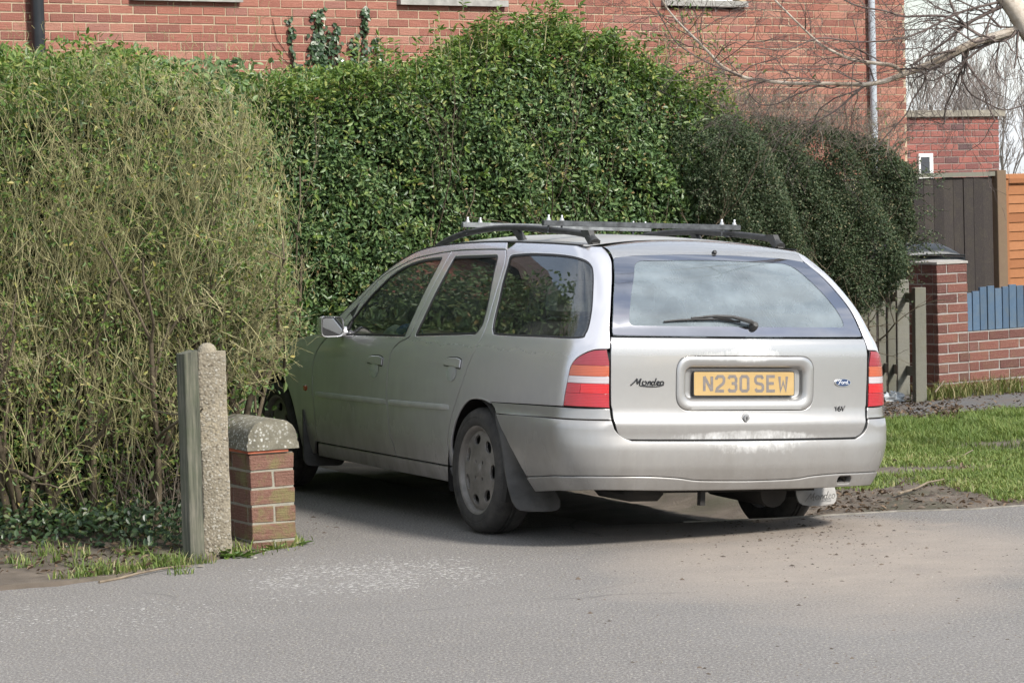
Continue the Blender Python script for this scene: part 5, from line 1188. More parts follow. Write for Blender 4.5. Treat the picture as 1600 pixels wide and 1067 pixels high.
L_PRIV = leaf_mat('privet_leaves', [(0, (.052, .104, .040)), (.35, (.094, .166, .058)), (.7, (.145, .225, .082)), (.93, (.21, .29, .11)), (.97, (.28, .31, .12)), (.99, (.38, .31, .12)), (1, (.20, .11, .06))], .42, .22, .5)
L_FRESH = leaf_mat('fresh_leaves', [(0, (.070, .135, .026)), (.5, (.125, .205, .042)), (.85, (.20, .275, .065)), (1, (.34, .35, .11))], .42, .28, .45)
L_SPARSE = leaf_mat('yellowing_leaves', [(0, (.06, .12, .03)), (.55, (.13, .20, .045)), (.88, (.23, .27, .07)), (1, (.46, .38, .13))], .45, .25, .45)
L_SMALL = leaf_mat('small_dark_leaves', [(0, (.032, .054, .026)), (.5, (.060, .092, .042)), (.85, (.105, .135, .066)), (.96, (.16, .165, .10)), (1, (.27, .23, .12))], .55, .2, .35)
def sub_(segs, o): l = np.array(o.location); return [(np.array(a)-l, np.array(b)-l, c, d) for a, b, c, d in segs]
# ---- clipped hedge behind the car
A2 = np.array([-2.55, 18.05]); B2 = np.array([1.68, 20.62]); dir2 = (B2-A2)/np.linalg.norm(B2-A2); n2 = np.array([dir2[1], -dir2[0]]); LEN2 = np.linalg.norm(B2-A2)
def depth_at(px, A, d):   # distance along the hedge line at which a pixel column meets it
    r = ray(px, 300); M_ = np.array([[d[0], -r[0]], [d[1], -r[1]]]); s, t = np.linalg.solve(M_, -A); return s, t
def topz(pxs, pys, A, d):
    out = []
    for px, py in zip(pxs, pys):
        s, t = depth_at(px, A, d); r = ray(px, py); out.append((s, CAM_H+r[2]*t))
    out.sort(); return np.array(out)
T2 = topz([370, 420, 500, 600, 700, 760, 800, 850, 900, 950, 1000, 1050, 1110, 1170], [122, 112, 102, 100, 92, 76, 52, 34, 28, 42, 62, 84, 118, 165], A2, dir2)
hedge2 = empty('hedge', (*(A2+dir2*LEN2/2), 0)); tag(hedge2, 'tall glossy green clipped hedge directly behind the car', 'hedge')
def z2(s): return np.interp(s, T2[:, 0], T2[:, 1])
def bulge(s, z, f=2.3): return .030*np.sin(s*f+1)+.022*np.sin(s*5.1+z*3)+.025*np.sin(z*4.3+s*1.7)+.022*np.sin(s*11+z*7)
def hedge_pts(n, A, d, nn, L, zf, thick, shell, zmin=.05, s0=None):
    s = rng.uniform(-.1 if s0 is None else s0, L, n); u = rng.random(n); zt_ = zf(s); z = zmin+(zt_-zmin)*rng.random(n); dep = np.abs(rng.normal(size=n))*shell
    rnd_top = np.clip((z-(zt_-.35))/.35, 0, 1); off = bulge(s, z)-dep-.30*rnd_top**2
    return s, z, off, np.concatenate([(A+s[:, None]*d+off[:, None]*nn), z[:, None]], 1)
def loc(P, o): return P-np.array(o.location)
n_leaf = 135000
s, z, off, P = hedge_pts(n_leaf, A2, dir2, n2, LEN2, z2, .8, .11)
# clumping: drop leaves where a 3-D pattern is low so that dark gaps open
cl = np.sin(P[:, 0]*9+np.sin(P[:, 2]*7)*2)+np.sin(P[:, 2]*11+np.sin(P[:, 0]*6)*2+1)+np.sin((P[:, 0]+P[:, 2])*17); k = rng.random(n_leaf) < np.clip(.80+.16*cl, .3, 1); P = P[k]; zr = (z[k]-(z2(s[k])-.5))/.5
face = np.array([n2[0], n2[1], 0]); N = mixdirs(len(P), [(1.0, None), (.75, face), (.55, [0, 0, 1])]); D = mixdirs(len(P), [(1.0, None), (.3, face), (.25, [0, 0, 1])])
sz = rng.uniform(.020, .042, len(P))+.014*(rng.random(len(P)) < .25); fresh = (rng.random(len(P)) < np.clip(zr, 0, 1)*.75)
for nm, kk, m in (('foliage', ~fresh, L_PRIV), ('new_foliage', fresh, L_FRESH)):
    o = link(nm, leaves_mesh(nm, loc(P[kk], hedge2), N[kk], D[kk], sz[kk], .52, .22, curl=.10), hedge2, m); tag(o, kind='stuff')
# top shell
n_ = 15000; s = rng.uniform(-.1, LEN2, n_); dd = rng.uniform(-.95, .05, n_); zt_ = z2(s)-.10*np.abs(rng.normal(size=n_))-.06+.05*np.sin(s*7)+.04*np.sin(s*15+dd*9); P = np.concatenate([A2+s[:, None]*dir2+dd[:, None]*n2, zt_[:, None]], 1)
o = link('top_foliage', leaves_mesh('top_foliage', loc(P, hedge2), mixdirs(n_, [(.9, None), (.9, [0, 0, 1])]), mixdirs(n_, [(1, None), (.6, [0, 0, 1])]), rng.uniform(.032, .055, n_), .46, .2, curl=.1), hedge2, L_FRESH); tag(o, kind='stuff')
# upright new shoots along the top
segs = []; LP = []; LD = []
def shoot(px, top_py, n_l=18, spread=.05):
    s_, t_ = depth_at(px, A2, dir2); base = A2+dir2*s_-n2*rng.uniform(.1, .5); zt_ = CAM_H+ray(px, top_py)[2]*t_; zb_ = float(z2(s_))-.2; p = np.array([*base, zb_]); k_ = 6; lean = rng.normal(size=2)*spread
    for i in range(k_):
        q_ = np.array([base[0]+lean[0]*((i+1)/k_)**1.5, base[1]+lean[1]*((i+1)/k_)**1.5, zb_+(zt_-zb_)*(i+1)/k_]); segs.append((p, q_, .004*(1-i/k_)+.0015, .004*(1-(i+1)/k_)+.0015)); p = q_
    for i in range(n_l):
        t = rng.uniform(.25, 1.0); LP.append((base[0]+lean[0]*t**1.5, base[1]+lean[1]*t**1.5, zb_+(zt_-zb_)*t)); a = rng.uniform(0, 6.28); LD.append((math.cos(a), math.sin(a), rng.uniform(.2, 1.0)))
for px in np.concatenate([rng.uniform(380, 760, 30), rng.uniform(740, 1030, 80)]):
    o_ = np.interp(px, [380, 500, 620, 760, 800, 860, 930, 1000], [100, 92, 62, 40, 12, -8, -6, 50]); shoot(px, o_+abs(rng.normal())*38, 24 if px > 760 else 15)
for px, py in ((620, 55), (640, 42), (675, 50), (720, 18), (733, 25), (783, -5), (756, 30), (870, -10), (905, -15), (940, 0)): shoot(px, py, 20)
LP = np.array(LP); LD = np.array(LD); n_ = len(LP); o = link('shoot_leaves', leaves_mesh('shoot_leaves', loc(LP, hedge2), mixdirs(n_, [(.8, None), (.8, [0, 0, 1])]), LD, rng.uniform(.04, .065, n_), .34, .25, curl=.15), hedge2, L_FRESH); tag(o, kind='stuff')
_so = link('shoots', segs_mesh('shoots', [(a-np.array(hedge2.location), b-np.array(hedge2.location), c, d) for a, b, c, d in segs]), hedge2, TWIG); tag(_so, kind='stuff')
# fine brown twigs poking through the clipped face
rs_ = np.random.default_rng(2); segs = []
for i in range(1100):
    s_ = rs_.uniform(0, LEN2); z_ = rs_.uniform(.3, float(z2(s_))-.05); p = np.array([*(A2+dir2*s_+n2*(float(bulge(np.array(s_), np.array(z_)))-.10)), z_]); d = np.array([n2[0]*.5, n2[1]*.5, .8])+rs_.normal(size=3)*.5
    for j in range(3): d = d/np.linalg.norm(d); q_ = p+d*rs_.uniform(.03, .06); segs.append((p, q_, .0022, .0016)); p = q_; d = d+rs_.normal(size=3)*.3
tag(link('face_twigs', segs_mesh('face_twigs', [(a-np.array(hedge2.location), b-np.array(hedge2.location), c, d) for a, b, c, d in segs]), hedge2, STEM), kind='stuff')
SPG_P = []; SPG_D = []; SPG_N = []; segs = []
for i in range(420):      # young sprigs standing proud of the face
    s_ = rs_.uniform(0, LEN2); z_ = rs_.uniform(.5, float(z2(s_))-.02); p = np.array([*(A2+dir2*s_+n2*(float(bulge(np.array(s_), np.array(z_)))-.05)), z_]); d = np.array([n2[0]*.9, n2[1]*.9, .9])+rs_.normal(size=3)*.5; d /= np.linalg.norm(d); L_ = rs_.uniform(.06, .16); segs.append((p, p+d*L_, .002, .0012))
    for j in range(rs_.integers(5, 10)): t = rs_.uniform(.3, 1.05); SPG_P.append(p+d*L_*t); SPG_D.append(d+rs_.normal(size=3)*.8); SPG_N.append(np.array([n2[0]*.5, n2[1]*.5, .9])+rs_.normal(size=3)*.5)
tag(link('sprigs', leaves_mesh('sprigs', loc(np.array(SPG_P), hedge2), np.array(SPG_N), np.array(SPG_D), rng.uniform(.028, .058, len(SPG_P)), .46, .22, curl=.12), hedge2, L_FRESH), kind='stuff'); tag(link('sprig_stems', segs_mesh('sprig_stems', sub_(segs, hedge2)), hedge2, TWIG), kind='stuff')
# inner stems and a solid core coloured dark for the hedge's inner shade
segs = []; rs_ = np.random.default_rng(3)
for s in np.arange(0, LEN2, .16):
    b = A2+dir2*(s+rs_.normal()*.05)-n2*rs_.uniform(.15, .6)
    if len(segs) < 16000: grow(segs, (*b, 0), (rs_.normal()*.15, rs_.normal()*.15, 1), float(z2(s))*.52, .016, 3, rs_, .25, .5, (2, 3), .14, .66)
link('stems', segs_mesh('stems', [(a-np.array(hedge2.location), b-np.array(hedge2.location), c, d) for a, b, c, d in segs]), hedge2, STEM)
def _nospec(m): m.node_tree.nodes['Principled BSDF'].inputs['Specular IOR Level'].default_value = .05; return m
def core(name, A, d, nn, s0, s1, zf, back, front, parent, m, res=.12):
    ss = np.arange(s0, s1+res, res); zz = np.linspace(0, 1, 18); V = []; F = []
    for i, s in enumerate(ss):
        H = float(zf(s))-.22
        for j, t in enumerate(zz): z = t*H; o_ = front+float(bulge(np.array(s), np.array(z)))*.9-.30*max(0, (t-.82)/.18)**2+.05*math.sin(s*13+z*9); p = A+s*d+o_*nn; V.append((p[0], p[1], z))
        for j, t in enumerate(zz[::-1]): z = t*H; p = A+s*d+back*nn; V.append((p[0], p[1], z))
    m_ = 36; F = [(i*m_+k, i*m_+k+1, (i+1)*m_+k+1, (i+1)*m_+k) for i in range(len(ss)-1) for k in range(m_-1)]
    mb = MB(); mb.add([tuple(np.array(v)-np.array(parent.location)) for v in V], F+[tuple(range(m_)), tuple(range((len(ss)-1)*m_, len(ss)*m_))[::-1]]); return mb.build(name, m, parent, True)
INNER = _nospec(bark('hedge_core_shade', [(.35, (.010, .014, .006)), (.6, (.024, .030, .012)), (.8, (.045, .035, .018))], 28))  # near-black colour stands in for the shade deep inside the hedges
core('shade_core', A2, dir2, n2, 0, LEN2, z2, -1.0, -.26, hedge2, INNER)
# ---- dark small-leaved shrub to its right
A3 = np.array([1.30, 20.15]); B3 = np.array([2.98, 21.15]); dir3 = (B3-A3)/np.linalg.norm(B3-A3); n3 = np.array([dir3[1], -dir3[0]]); LEN3 = np.linalg.norm(B3-A3)
T3 = topz([1090, 1130, 1180, 1230, 1280, 1330, 1380, 1410, 1440], [192, 184, 176, 178, 182, 190, 204, 220, 252], A3, dir3)
z3 = lambda s: np.interp(s, T3[:, 0], T3[:, 1]); B3T = topz([1090, 1300, 1360, 1390, 1415, 1440], [560, 560, 500, 470, 420, 380], A3, dir3); zb3 = lambda s: np.interp(s, B3T[:, 0], B3T[:, 1])
shrub = empty('shrub', (*(A3+dir3*LEN3/2), 0)); tag(shrub, 'dense dark small-leaved evergreen shrub between the hedge and the gate', 'shrub')
def sub(segs, o): l = np.array(o.location); return [(np.array(a)-l, np.array(b)-l, c, d) for a, b, c, d in segs]
n_ = 200000; s = rng.uniform(-.05, LEN3+.16, n_); zt_ = z3(s); zb_ = zb3(s); t = rng.random(n_); z = zb_+(zt_-zb_)*t; rt = np.clip((t-.82)/.18, 0, 1); rb = np.clip((.2-t)/.2, 0, 1); re = np.clip((s-LEN3+.30)/.45, 0, 1)
off = .02-.25*np.clip((.5-s)/.5, 0, 1)**2+bulge(s*1.4, z)*2.4-np.where(rng.random(n_) < .6, np.abs(rng.normal(size=n_))*.12, rng.uniform(0, .5, n_))-.22*rt**2-.18*rb**2-.35*re**2
P = np.concatenate([A3+s[:, None]*dir3+off[:, None]*n3, z[:, None]], 1); cl = np.sin(P[:, 0]*14+np.sin(P[:, 2]*9)*2)+np.sin(P[:, 2]*13+np.sin(P[:, 0]*8)*2+1); k = rng.random(n_) < np.clip(.72+.22*cl, .2, 1); P = P[k]
# arching sprays that break the outline
sp = []; SP = []; rs_ = np.random.default_rng(5)
for i in range(900):
    s_ = rs_.uniform(.05, LEN3-.02); t_ = rs_.random(); z_ = float(zb3(s_)+(z3(s_)-zb3(s_))*(.1+.9*t_)); o_ = float(bulge(np.array(s_*1.4), np.array(z_)))*1.3-.12; p = np.array([*(A3+dir3*s_+n3*o_), z_-.12]); d = np.array([n3[0]*.8, n3[1]*.8, .6])+rs_.normal(size=3)*.6+np.array([dir3[0], dir3[1], 0])*(1.0 if s_ > LEN3-.5 else .0)
    L_ = rs_.uniform(.10, .26)*(1.3 if s_ > LEN3-.4 else 1)
    for j in range(6):
        d = d/np.linalg.norm(d); q_ = p+d*L_/6; sp.append((p, q_, .0018, .0014)); 
        for _ in range(5): SP.append(p+(q_-p)*rs_.random()+rs_.normal(size=3)*.006)
        p = q_; d = d+np.array([0, 0, -.17])+rs_.normal(size=3)*.10
P = np.concatenate([P, np.array(SP)]); n_ = len(P); f3 = np.array([n3[0], n3[1], 0])
o = link('foliage', leaves_mesh('foliage', loc(P, shrub), mixdirs(n_, [(1, None), (.6, f3), (.5, [0, 0, 1])]), mixdirs(n_, [(1, None), (.4, f3)]), rng.uniform(.013, .024, n_), .5, .15, True), shrub, L_SMALL); tag(o, kind='stuff')
link('sprays', segs_mesh('sprays', sub(sp, shrub)), shrub, DARKST)
segs = []
for i in range(26): b = A3+dir3*rs_.uniform(.1, LEN3-.5)-n3*rs_.uniform(.2, .5); grow(segs, (*b, 0), (rs_.normal()*.2+.1, rs_.normal()*.2, 1), .75, .018, 3, rs_, .1, .55, (2, 3), .16, .62)
tag(link('stems', segs_mesh('stems', sub(segs, shrub)), shrub, STEM), kind='stuff')
core('shade_core', A3, dir3, n3, .0, LEN3-.22, lambda s: z3(s)+.16-.25*max(0, (s-LEN3+.75)), -.95, -.50, shrub, INNER)
# ---- yellowish twiggy growth rising behind the two, against the wall
wild = empty('tall_shrub', (1.75, 22.2, 0)); tag(wild, 'thin yellow-green shrub rising above the hedge against the house wall', 'shrub'); segs = []; LP = []
rs_ = np.random.default_rng(9)
for i in range(92):
    px = rs_.uniform(1000, 1170) if i < 56 else rs_.uniform(1130, 1400); py = np.interp(px, [1000, 1060, 1110, 1170, 1300, 1400], [70, 5, 25, 110, 150, 190])+abs(rs_.normal())*35; tp = at(px, py, 22.2); b = np.array([tp[0]+rs_.normal()*.12, 22.2+rs_.normal()*.15, 1.4]); p = b; k_ = 7
    for j in range(k_):
        t = (j+1)/k_; q_ = b+(tp-b)*t+rs_.normal(size=3)*.02; segs.append((p, q_, .005*(1-t)+.0015, .005*(1-t)+.001)); p = q_
        if t > .3:
            for _ in range(4 if i < 56 else 1): LP.append(q_+rs_.normal(size=3)*.045)
LP = np.array(LP); n_ = len(LP); tag(link('stems', segs_mesh('stems', sub(segs, wild)), wild, TWIG), kind='stuff'); o = link('foliage', leaves_mesh('foliage', loc(LP, wild), mixdirs(n_, [(1, None), (.5, [0, 0, 1])]), mixdirs(n_, [(1, None), (.5, [0, 0, 1])]), rng.uniform(.03, .055, n_), .32, .2), wild, L_SPARSE); tag(o, kind='stuff')
# bare fine twigs hazing the top of the dark shrub
HAZET = bark('grey_brown_twigs', [(.3, (.13, .108, .085)), (.7, (.25, .215, .17))], 8); hz = []; rs_ = np.random.default_rng(61)
for i in range(250):
    px = rs_.uniform(1120, 1405); py = rs_.uniform(np.interp(px, [1120, 1250, 1405], [165, 190, 225]), np.interp(px, [1120, 1250, 1405], [205, 225, 250])); p = at(px, py, 21.0+rs_.normal()*.25); grow(hz, p, (rs_.normal()*.7, rs_.normal()*.4, .55+rs_.random()*.5), rs_.uniform(.14, .26), .0024, 2, rs_, .05, .7, (2, 3), .25, .7, 4, .0011)
tag(link('bare_twigs', segs_mesh('bare_twigs', sub(hz, shrub)), shrub, HAZET), kind='stuff')
# ---- ivy climbing the house wall
IVY = leaf_mat('ivy_leaves', [(0, (.020, .045, .018)), (.5, (.045, .085, .035)), (.9, (.09, .14, .07)), (1, (.42, .44, .36))], .3, .1, .6); ivy = empty('ivy', hf(2.4, .02, 2.6)); tag(ivy, 'thin strands of ivy climbing the brick wall above the hedge', 'ivy'); segs = []; LP = []; rs_ = np.random.default_rng(11)
for pxb, pxt, pyt, nl, w in ((462, 450, 25, 46, 2.5), (500, 497, 14, 150, 9), (508, 515, 50, 60, 5), (527, 524, 42, 40, 3), (560, 570, 12, 70, 4), (555, 548, 60, 40, 5), (590, 586, 52, 45, 4), (484, 487, 66, 30, 5)):
    for i in range(nl):
        t = rs_.random(); px = pxb+(pxt-pxb)*t+rs_.normal()*w*(1-.4*t); py = 118+(pyt-118)*t; s_, z_ = s_on((HX, HY), px, py, AL); LP.append(hf(s_, .012+.02*rs_.random(), z_))
    pts = [s_on((HX, HY), pxb+(pxt-pxb)*t+rs_.normal()*1.2, 125+(pyt-125)*t, AL) for t in np.linspace(0, 1, 9)]; pts = [np.array(hf(a, .010, b)) for a, b in pts]; segs += [(pts[i], pts[i+1], .005*(1-i/9)+.002, .005*(1-(i+1)/9)+.002) for i in range(8)]
for pp in (((425, 30), (432, 62), (448, 85), (468, 112)), ((425, 68), (440, 92), (452, 100))):
    pts = [np.array(hf(*(lambda sz: (sz[0], .008, sz[1]))(s_on((HX, HY), *p, AL)))) for p in pp]; segs += [(pts[i], pts[i+1], .003, .003) for i in range(len(pts)-1)]
LP = np.array(LP); n_ = len(LP); nw = np.array([math.sin(AL), -math.cos(AL), .25]); o = link('foliage', leaves_mesh('foliage', loc(LP, ivy), mixdirs(n_, [(.6, None), (1, nw)]), mixdirs(n_, [(1, None), (.3, [0, 0, -1])]), rng.uniform(.035, .06, n_), .85, .1), ivy, IVY); tag(o, kind='stuff'); tag(link('stems', segs_mesh('stems', sub(segs, ivy)), ivy, DARKST), kind='stuff')
# ---- leggy old hedge on the left of the entrance
hedge1 = empty('hedge', (-1.8, 14.3, 0)); tag(hedge1, 'leggy half-bare twiggy hedge at the left behind the gate posts', 'hedge'); rs_ = np.random.default_rng(21)
def in_h1(P):
    """inside the rounded crown volume (front block and the arm along the drive)"""
    x, y, z = P[..., 0], P[..., 1], P[..., 2]
    zt_ = np.interp(x, [-4, -2.6, -2.2, -1.8, -1.45, -1.22, -1.08, -1.0], [2.36, 2.36, 2.37, 2.33, 2.24, 2.05, 1.78, 1.5])+.03*np.sin(x*9)+.03*np.sin(y*8+x*5)
    zlow = np.interp(x, [-3, -1.9, -1.5, -1.25, -1.05, -1.0], [.05, .08, .35, .66, .80, 1.2])
    xr = -1.02-.34*np.clip(y-14.3, 0, 9)*1.05; yf = 13.62+.12*np.clip((z-1.6)/.7, 0, 1)**2*2+.05*np.sin(z*6+x*3)
    return (z < zt_) & (z > zlow) & (x < xr) & (y > yf) & (y < np.where(x < -2.9, 15.3, 15.4+np.clip((-1.0-x)*2.6, 0, 4)))
segs = []
def stem1(b, d, L, r, depth, nb=(2, 4)): grow(segs, b, d, L, r, depth, rs_, .20, .60, nb, .17, .60, 4, .0013)
for i in range(62):
    b = np.array([rs_.uniform(-2.75, -1.28), rs_.uniform(13.85, 14.9), 0.]); d = np.array([rs_.normal()*.14+(.35 if b[0] > -1.75 else .0)*rs_.random(), -.10*rs_.random()+rs_.normal()*.08, 1.0]); stem1(b, d, rs_.uniform(.7, 1.0), rs_.uniform(.009, .024), 4, (2, 4))
segs = [s for s in segs if in_h1(np.array(s[1])) or (s[1][2] < .62 and s[1][0] < -1.28) or (s[2] > .004 and s[1][2] < 2.2 and s[1][0] < -1.3)]
# fine outer twigs covering the faces
tw = []; n_ = 2600
fst = []
for i in range(60):     # stems that show on the face, fanning up and outwards
    x0 = rs_.uniform(-2.7, -1.15); p = np.array([x0, rs_.uniform(13.78, 14.15), rs_.uniform(.35, 1.15)+.25*(x0 > -1.5)]); d = np.array([rs_.normal()*.22+.28*(x0+1.9), -.12+rs_.normal()*.12, 1.0]); grow(fst, p, d, rs_.uniform(.45, .8), rs_.uniform(.003, .0065), 2, rs_, .30, .42, (2, 3), .13, .55, 5, .0016)
for i in range(680):     # forking sprays of fine twigs
    x0 = rs_.uniform(-2.8, -1.0); p = np.array([x0, rs_.uniform(13.68, 14.45), rs_.uniform(.2, 2.05)])
    if not in_h1(p): continue
    d = np.array([rs_.normal()*.35+.35*(x0+1.8), -.32+rs_.normal()*.25, .9]); grow(tw, p, d, rs_.uniform(.16, .30), rs_.uniform(.0022, .0036), 3, rs_, .22, .50, (2, 3), .14, .68, 4, .0010)
fst = [s for s in fst if in_h1(np.array(s[1]))]
Q = np.stack([rs_.uniform(-2.9, -.98, n_*3), rs_.uniform(13.55, 15.6, n_*3)**1, rs_.uniform(.15, 2.4, n_*3)], 1); Q = Q[in_h1(Q)]; fr_ = rs_.random(len(Q)) < np.clip(1.25-(Q[:, 1]-13.6)*1.0, .10, 1)*np.clip(.70+.40*np.sin(Q[:, 0]*9+np.sin(Q[:, 2]*5)*2), .25, 1); Q = Q[fr_][:n_]
for q_ in Q:
    d = np.array([rs_.normal()*.55+.30*(q_[0]+1.8), -.28+rs_.normal()*.40, .75+rs_.normal()*.45]); p = q_.copy(); r = rs_.uniform(.0011, .0024)
    L_ = rs_.uniform(.05, .13)
    for j in range(4):
        d = d/np.linalg.norm(d); q2 = p+d*L_/2; tw.append((p, q2, r, r*.82)); p = q2; r *= .82; d = d+rs_.normal(size=3)*.26
        if rs_.random() < .8:
            d3 = d+rs_.normal(size=3)*.75; d3 /= np.linalg.norm(d3); tw.append((p, p+d3*rs_.uniform(.02, .07), r*.8, r*.5))
tw = [t for t in tw if in_h1(np.array(t[1])) or rs_.random() < .22]
# long drooping twigs over the pier
for i in range(140):
    p = at(rs_.uniform(335, 415), rs_.uniform(470, 600), 14.0+rs_.normal()*.12); d = np.array([.9, -.3, .15])+rs_.normal(size=3)*.45; r = .0019
    for j in range(5):
        d = d/np.linalg.norm(d); q2 = p+d*rs_.uniform(.035, .06); tw.append((p, q2, r, r*.85)); p = q2; r *= .86; d = d+rs_.normal(size=3)*.28+np.array([0, 0, -.02])
        if rs_.random() < .5: d3 = d+rs_.normal(size=3)*.8; tw.append((p, p+d3/np.linalg.norm(d3)*.05, r*.8, r*.5))
o = link('face_stems', segs_mesh('face_stems', sub(fst, hedge1), 4), hedge1, OLIVE); tag(o, kind='stuff')
link('stems', segs_mesh('stems', sub([s for s in segs if s[2] > .004], hedge1), 5), hedge1, STEM); link('branches', segs_mesh('branches', sub([s for s in segs if s[2] <= .004], hedge1)), hedge1, TWIG)
o = link('twigs', segs_mesh('twigs', sub(tw, hedge1)), hedge1, TWIG); tag(o, kind='stuff')
# leaves: lush on top, sparse and yellowing on the face, dark green deep inside
def cand(n, x0, x1, y0, y1, z0, z1): Q = np.stack([rng.uniform(x0, x1, n), rng.uniform(y0, y1, n), rng.uniform(z0, z1, n)], 1); return Q[in_h1(Q)]
Q = cand(46000, -3.4, -.98, 13.5, 15.6, 1.85, 2.42); wt = np.clip((Q[:, 2]-(1.98+.10*np.clip((Q[:, 0]+2.4)/1.0, 0, 1)))/.30, 0, 1)*np.interp(Q[:, 0], [-2.7, -1.9, -1.45, -1.1], [1, .9, .5, .35]); P = Q[rng.random(len(Q)) < wt*.85]; n_ = len(P)
o = link('top_foliage', leaves_mesh('top_foliage', loc(P, hedge1), mixdirs(n_, [(.9, None), (.7, [0, -.4, 1])]), mixdirs(n_, [(.9, None), (.5, [0, -.3, 1])]), rng.uniform(.028, .050, n_), .42, .2, curl=.1), hedge1, L_FRESH); tag(o, kind='stuff')
Q = cand(12000, -3.2, -.98, 13.5, 14.10, .12, 2.25); wt = .30+.16*np.exp(-((Q[:, 0]+2.55)/.42)**2)+.05*np.exp(-((Q[:, 0]+1.05)/.2)**2)+.10*np.clip((Q[:, 2]-1.7)/.5, 0, 1); C_ = Q[rng.random(len(Q)) < wt]; P = np.concatenate([c+rng.normal(size=(rng.integers(2, 11), 3))*.035 for c in C_]); P = P[in_h1(P)]; n_ = len(P)
o = link('sparse_foliage', leaves_mesh('sparse_foliage', loc(P, hedge1), mixdirs(n_, [(.9, None), (.7, [0, -1, .4])]), mixdirs(n_, [(1, None), (.3, [0, -.5, .3])]), rng.uniform(.012, .034, n_), .48, .2, curl=.1), hedge1, L_SPARSE); tag(o, kind='stuff')
Q = cand(90000, -5.5, -.98, 14.05, 19.3, .15, 2.35); P = Q[rng.random(len(Q)) < .62]; n_ = len(P)
o = link('inner_foliage', leaves_mesh('inner_foliage', loc(P, hedge1), mixdirs(n_, [(1, None), (.6, [.3, -.6, .6])]), mixdirs(n_, [(1, None)]), rng.uniform(.03, .06, n_), .5, .2), hedge1, L_PRIV); tag(o, kind='stuff')
xsn = [(-6, 14.9), (-1.80, 14.75), (-1.55, 15.1), (-2.55, 17.2), (-3.35, 19.4), (-4.4, 19.2), (-3.2, 15.9), (-6, 16.0)]
mb = MB(); mb.prism([tuple(p) for p in resample(xsn, .3)], lambda a, b: (a+1.8+.06*math.sin(a*9), b-14.3+.06*math.sin(b*8), .02), lambda a, b: (a+1.8+.06*math.sin(a*7), b-14.3+.06*math.sin(b*11), 2.0 if b < 15.1 else 1.42+.0523*b)); mb.build('shade_core', INNER, hedge1)  # solid core, shade in its colour; drive arm raised to darken window reflections
n_ = 22000; t = rng.random(n_); P = np.stack([-1.34-2.0*t+.35*t*t+rng.normal(size=n_)*.09-.08*np.sin(t*31), 15.0+4.4*t, rng.uniform(.05, 1.0, n_)*(1.53+.0523*(15.0+4.4*t))], 1)
o = link('drive_side_foliage', leaves_mesh('drive_side_foliage', loc(P, hedge1), mixdirs(n_, [(1, None), (.8, [.9, -.2, .4])]), mixdirs(n_, [(1, None)]), rng.uniform(.035, .06, n_), .5, .2), hedge1, L_PRIV); tag(o, kind='stuff')

# ================================================================== ENTRANCE: posts, pier, ground cover
def agg_mat():
    m, nt, b, o = nodes('aggregate_concrete'); v = coords(nt); vo = N_(nt, 'ShaderNodeTexVoronoi', Scale=85.0); nt.links.new(v, vo.inputs['Vector'])
    c = ramp(nt, noise(nt, v, 9, 6, .65), [(.3, (.185, .16, .115)), (.55, (.27, .235, .175)), (.8, (.34, .285, .18))]); sepc = nt.nodes.new('ShaderNodeSeparateColor'); nt.links.new(vo.outputs['Color'], sepc.inputs[0])
    c = mix(nt, mth(nt, 'MULTIPLY', ramp(nt, vo.outputs['Distance'], [(.25, 1.), (.45, 0.)]), ramp(nt, sepc.outputs[0], [(.45, 0.), (.9, .9)])), c, (.40, .36, .29)); nt.links.new(c, b.inputs['Base Color']); b.inputs['Roughness'].default_value = .92
    bump_(nt, b, mth(nt, 'SUBTRACT', 1.0, vo.outputs['Distance']), .5, .006); return m
AGG = agg_mat(); PEB = brick_mat('pale_pebbles', [(0, (.16, .13, .09)), (.5, (.30, .27, .21)), (1, (.50, .47, .40))], 0.0, False)
pb = gnd(341, 869); cpost = empty('concrete_post', pb); cpost.rotation_euler = (0, 0, .12); tag(cpost, 'pale pebbled concrete gatepost with a rounded top beside the wooden post', 'post')
hp = at(331, 549, pb[1])[2]; PWd = .062
mb = MB(); G_ = []
for z in np.linspace(-.1, hp, 26): G_.append([(x+rng.normal()*.0012, y+rng.normal()*.0012, z) for x, y in fillet([(-PWd, -.055), (PWd, -.055), (PWd, .055), (-PWd, .055)], .010, 2)])
n = len(G_[0]); mb.add([p for r in G_ for p in r], [(i*n+k, i*n+(k+1) % n, (i+1)*n+(k+1) % n, (i+1)*n+k) for i in range(len(G_)-1) for k in range(n)]+[tuple(range((len(G_)-1)*n, len(G_)*n))]); mb.build('shaft', AGG, cpost, 50)
mb = MB(); mb.lathe([(0, .040), (.016, .038), (.030, .030), (.040, .016), (.044, -.004)], 18, Matrix.Translation((-.020, 0, hp)) @ Matrix.Diagonal((1, 1.15, 1, 1))); mb.build('cap', AGG, cpost, True)
V = []; F = []; rn = []; ico = [(0, 0, 1), (.9, 0, .45), (.28, .85, .45), (-.72, .53, .45), (-.72, -.53, .45), (.28, -.85, .45)]
for i in range(620):
    side = rng.random() < .8; x, z = rng.uniform(-PWd+.005, PWd-.005), rng.uniform(.0, hp-.004); r = rng.uniform(.003, .0075); b = len(V); a0 = rng.uniform(0, 6.28)
    for p in ico:
        u, v_ = p[0]*math.cos(a0)-p[1]*math.sin(a0), p[0]*math.sin(a0)+p[1]*math.cos(a0); q_ = (x+u*r*1.25, -.0555-p[2]*r*.55+r*.18, z+v_*r) if side else ((-PWd-p[2]*r*.55+r*.18), x*.8+u*r, z+v_*r); V.append(q_)
    F += [(b, b+1, b+2), (b, b+2, b+3), (b, b+3, b+4), (b, b+4, b+5), (b, b+5, b+1)]; rn += [rng.random()]*6
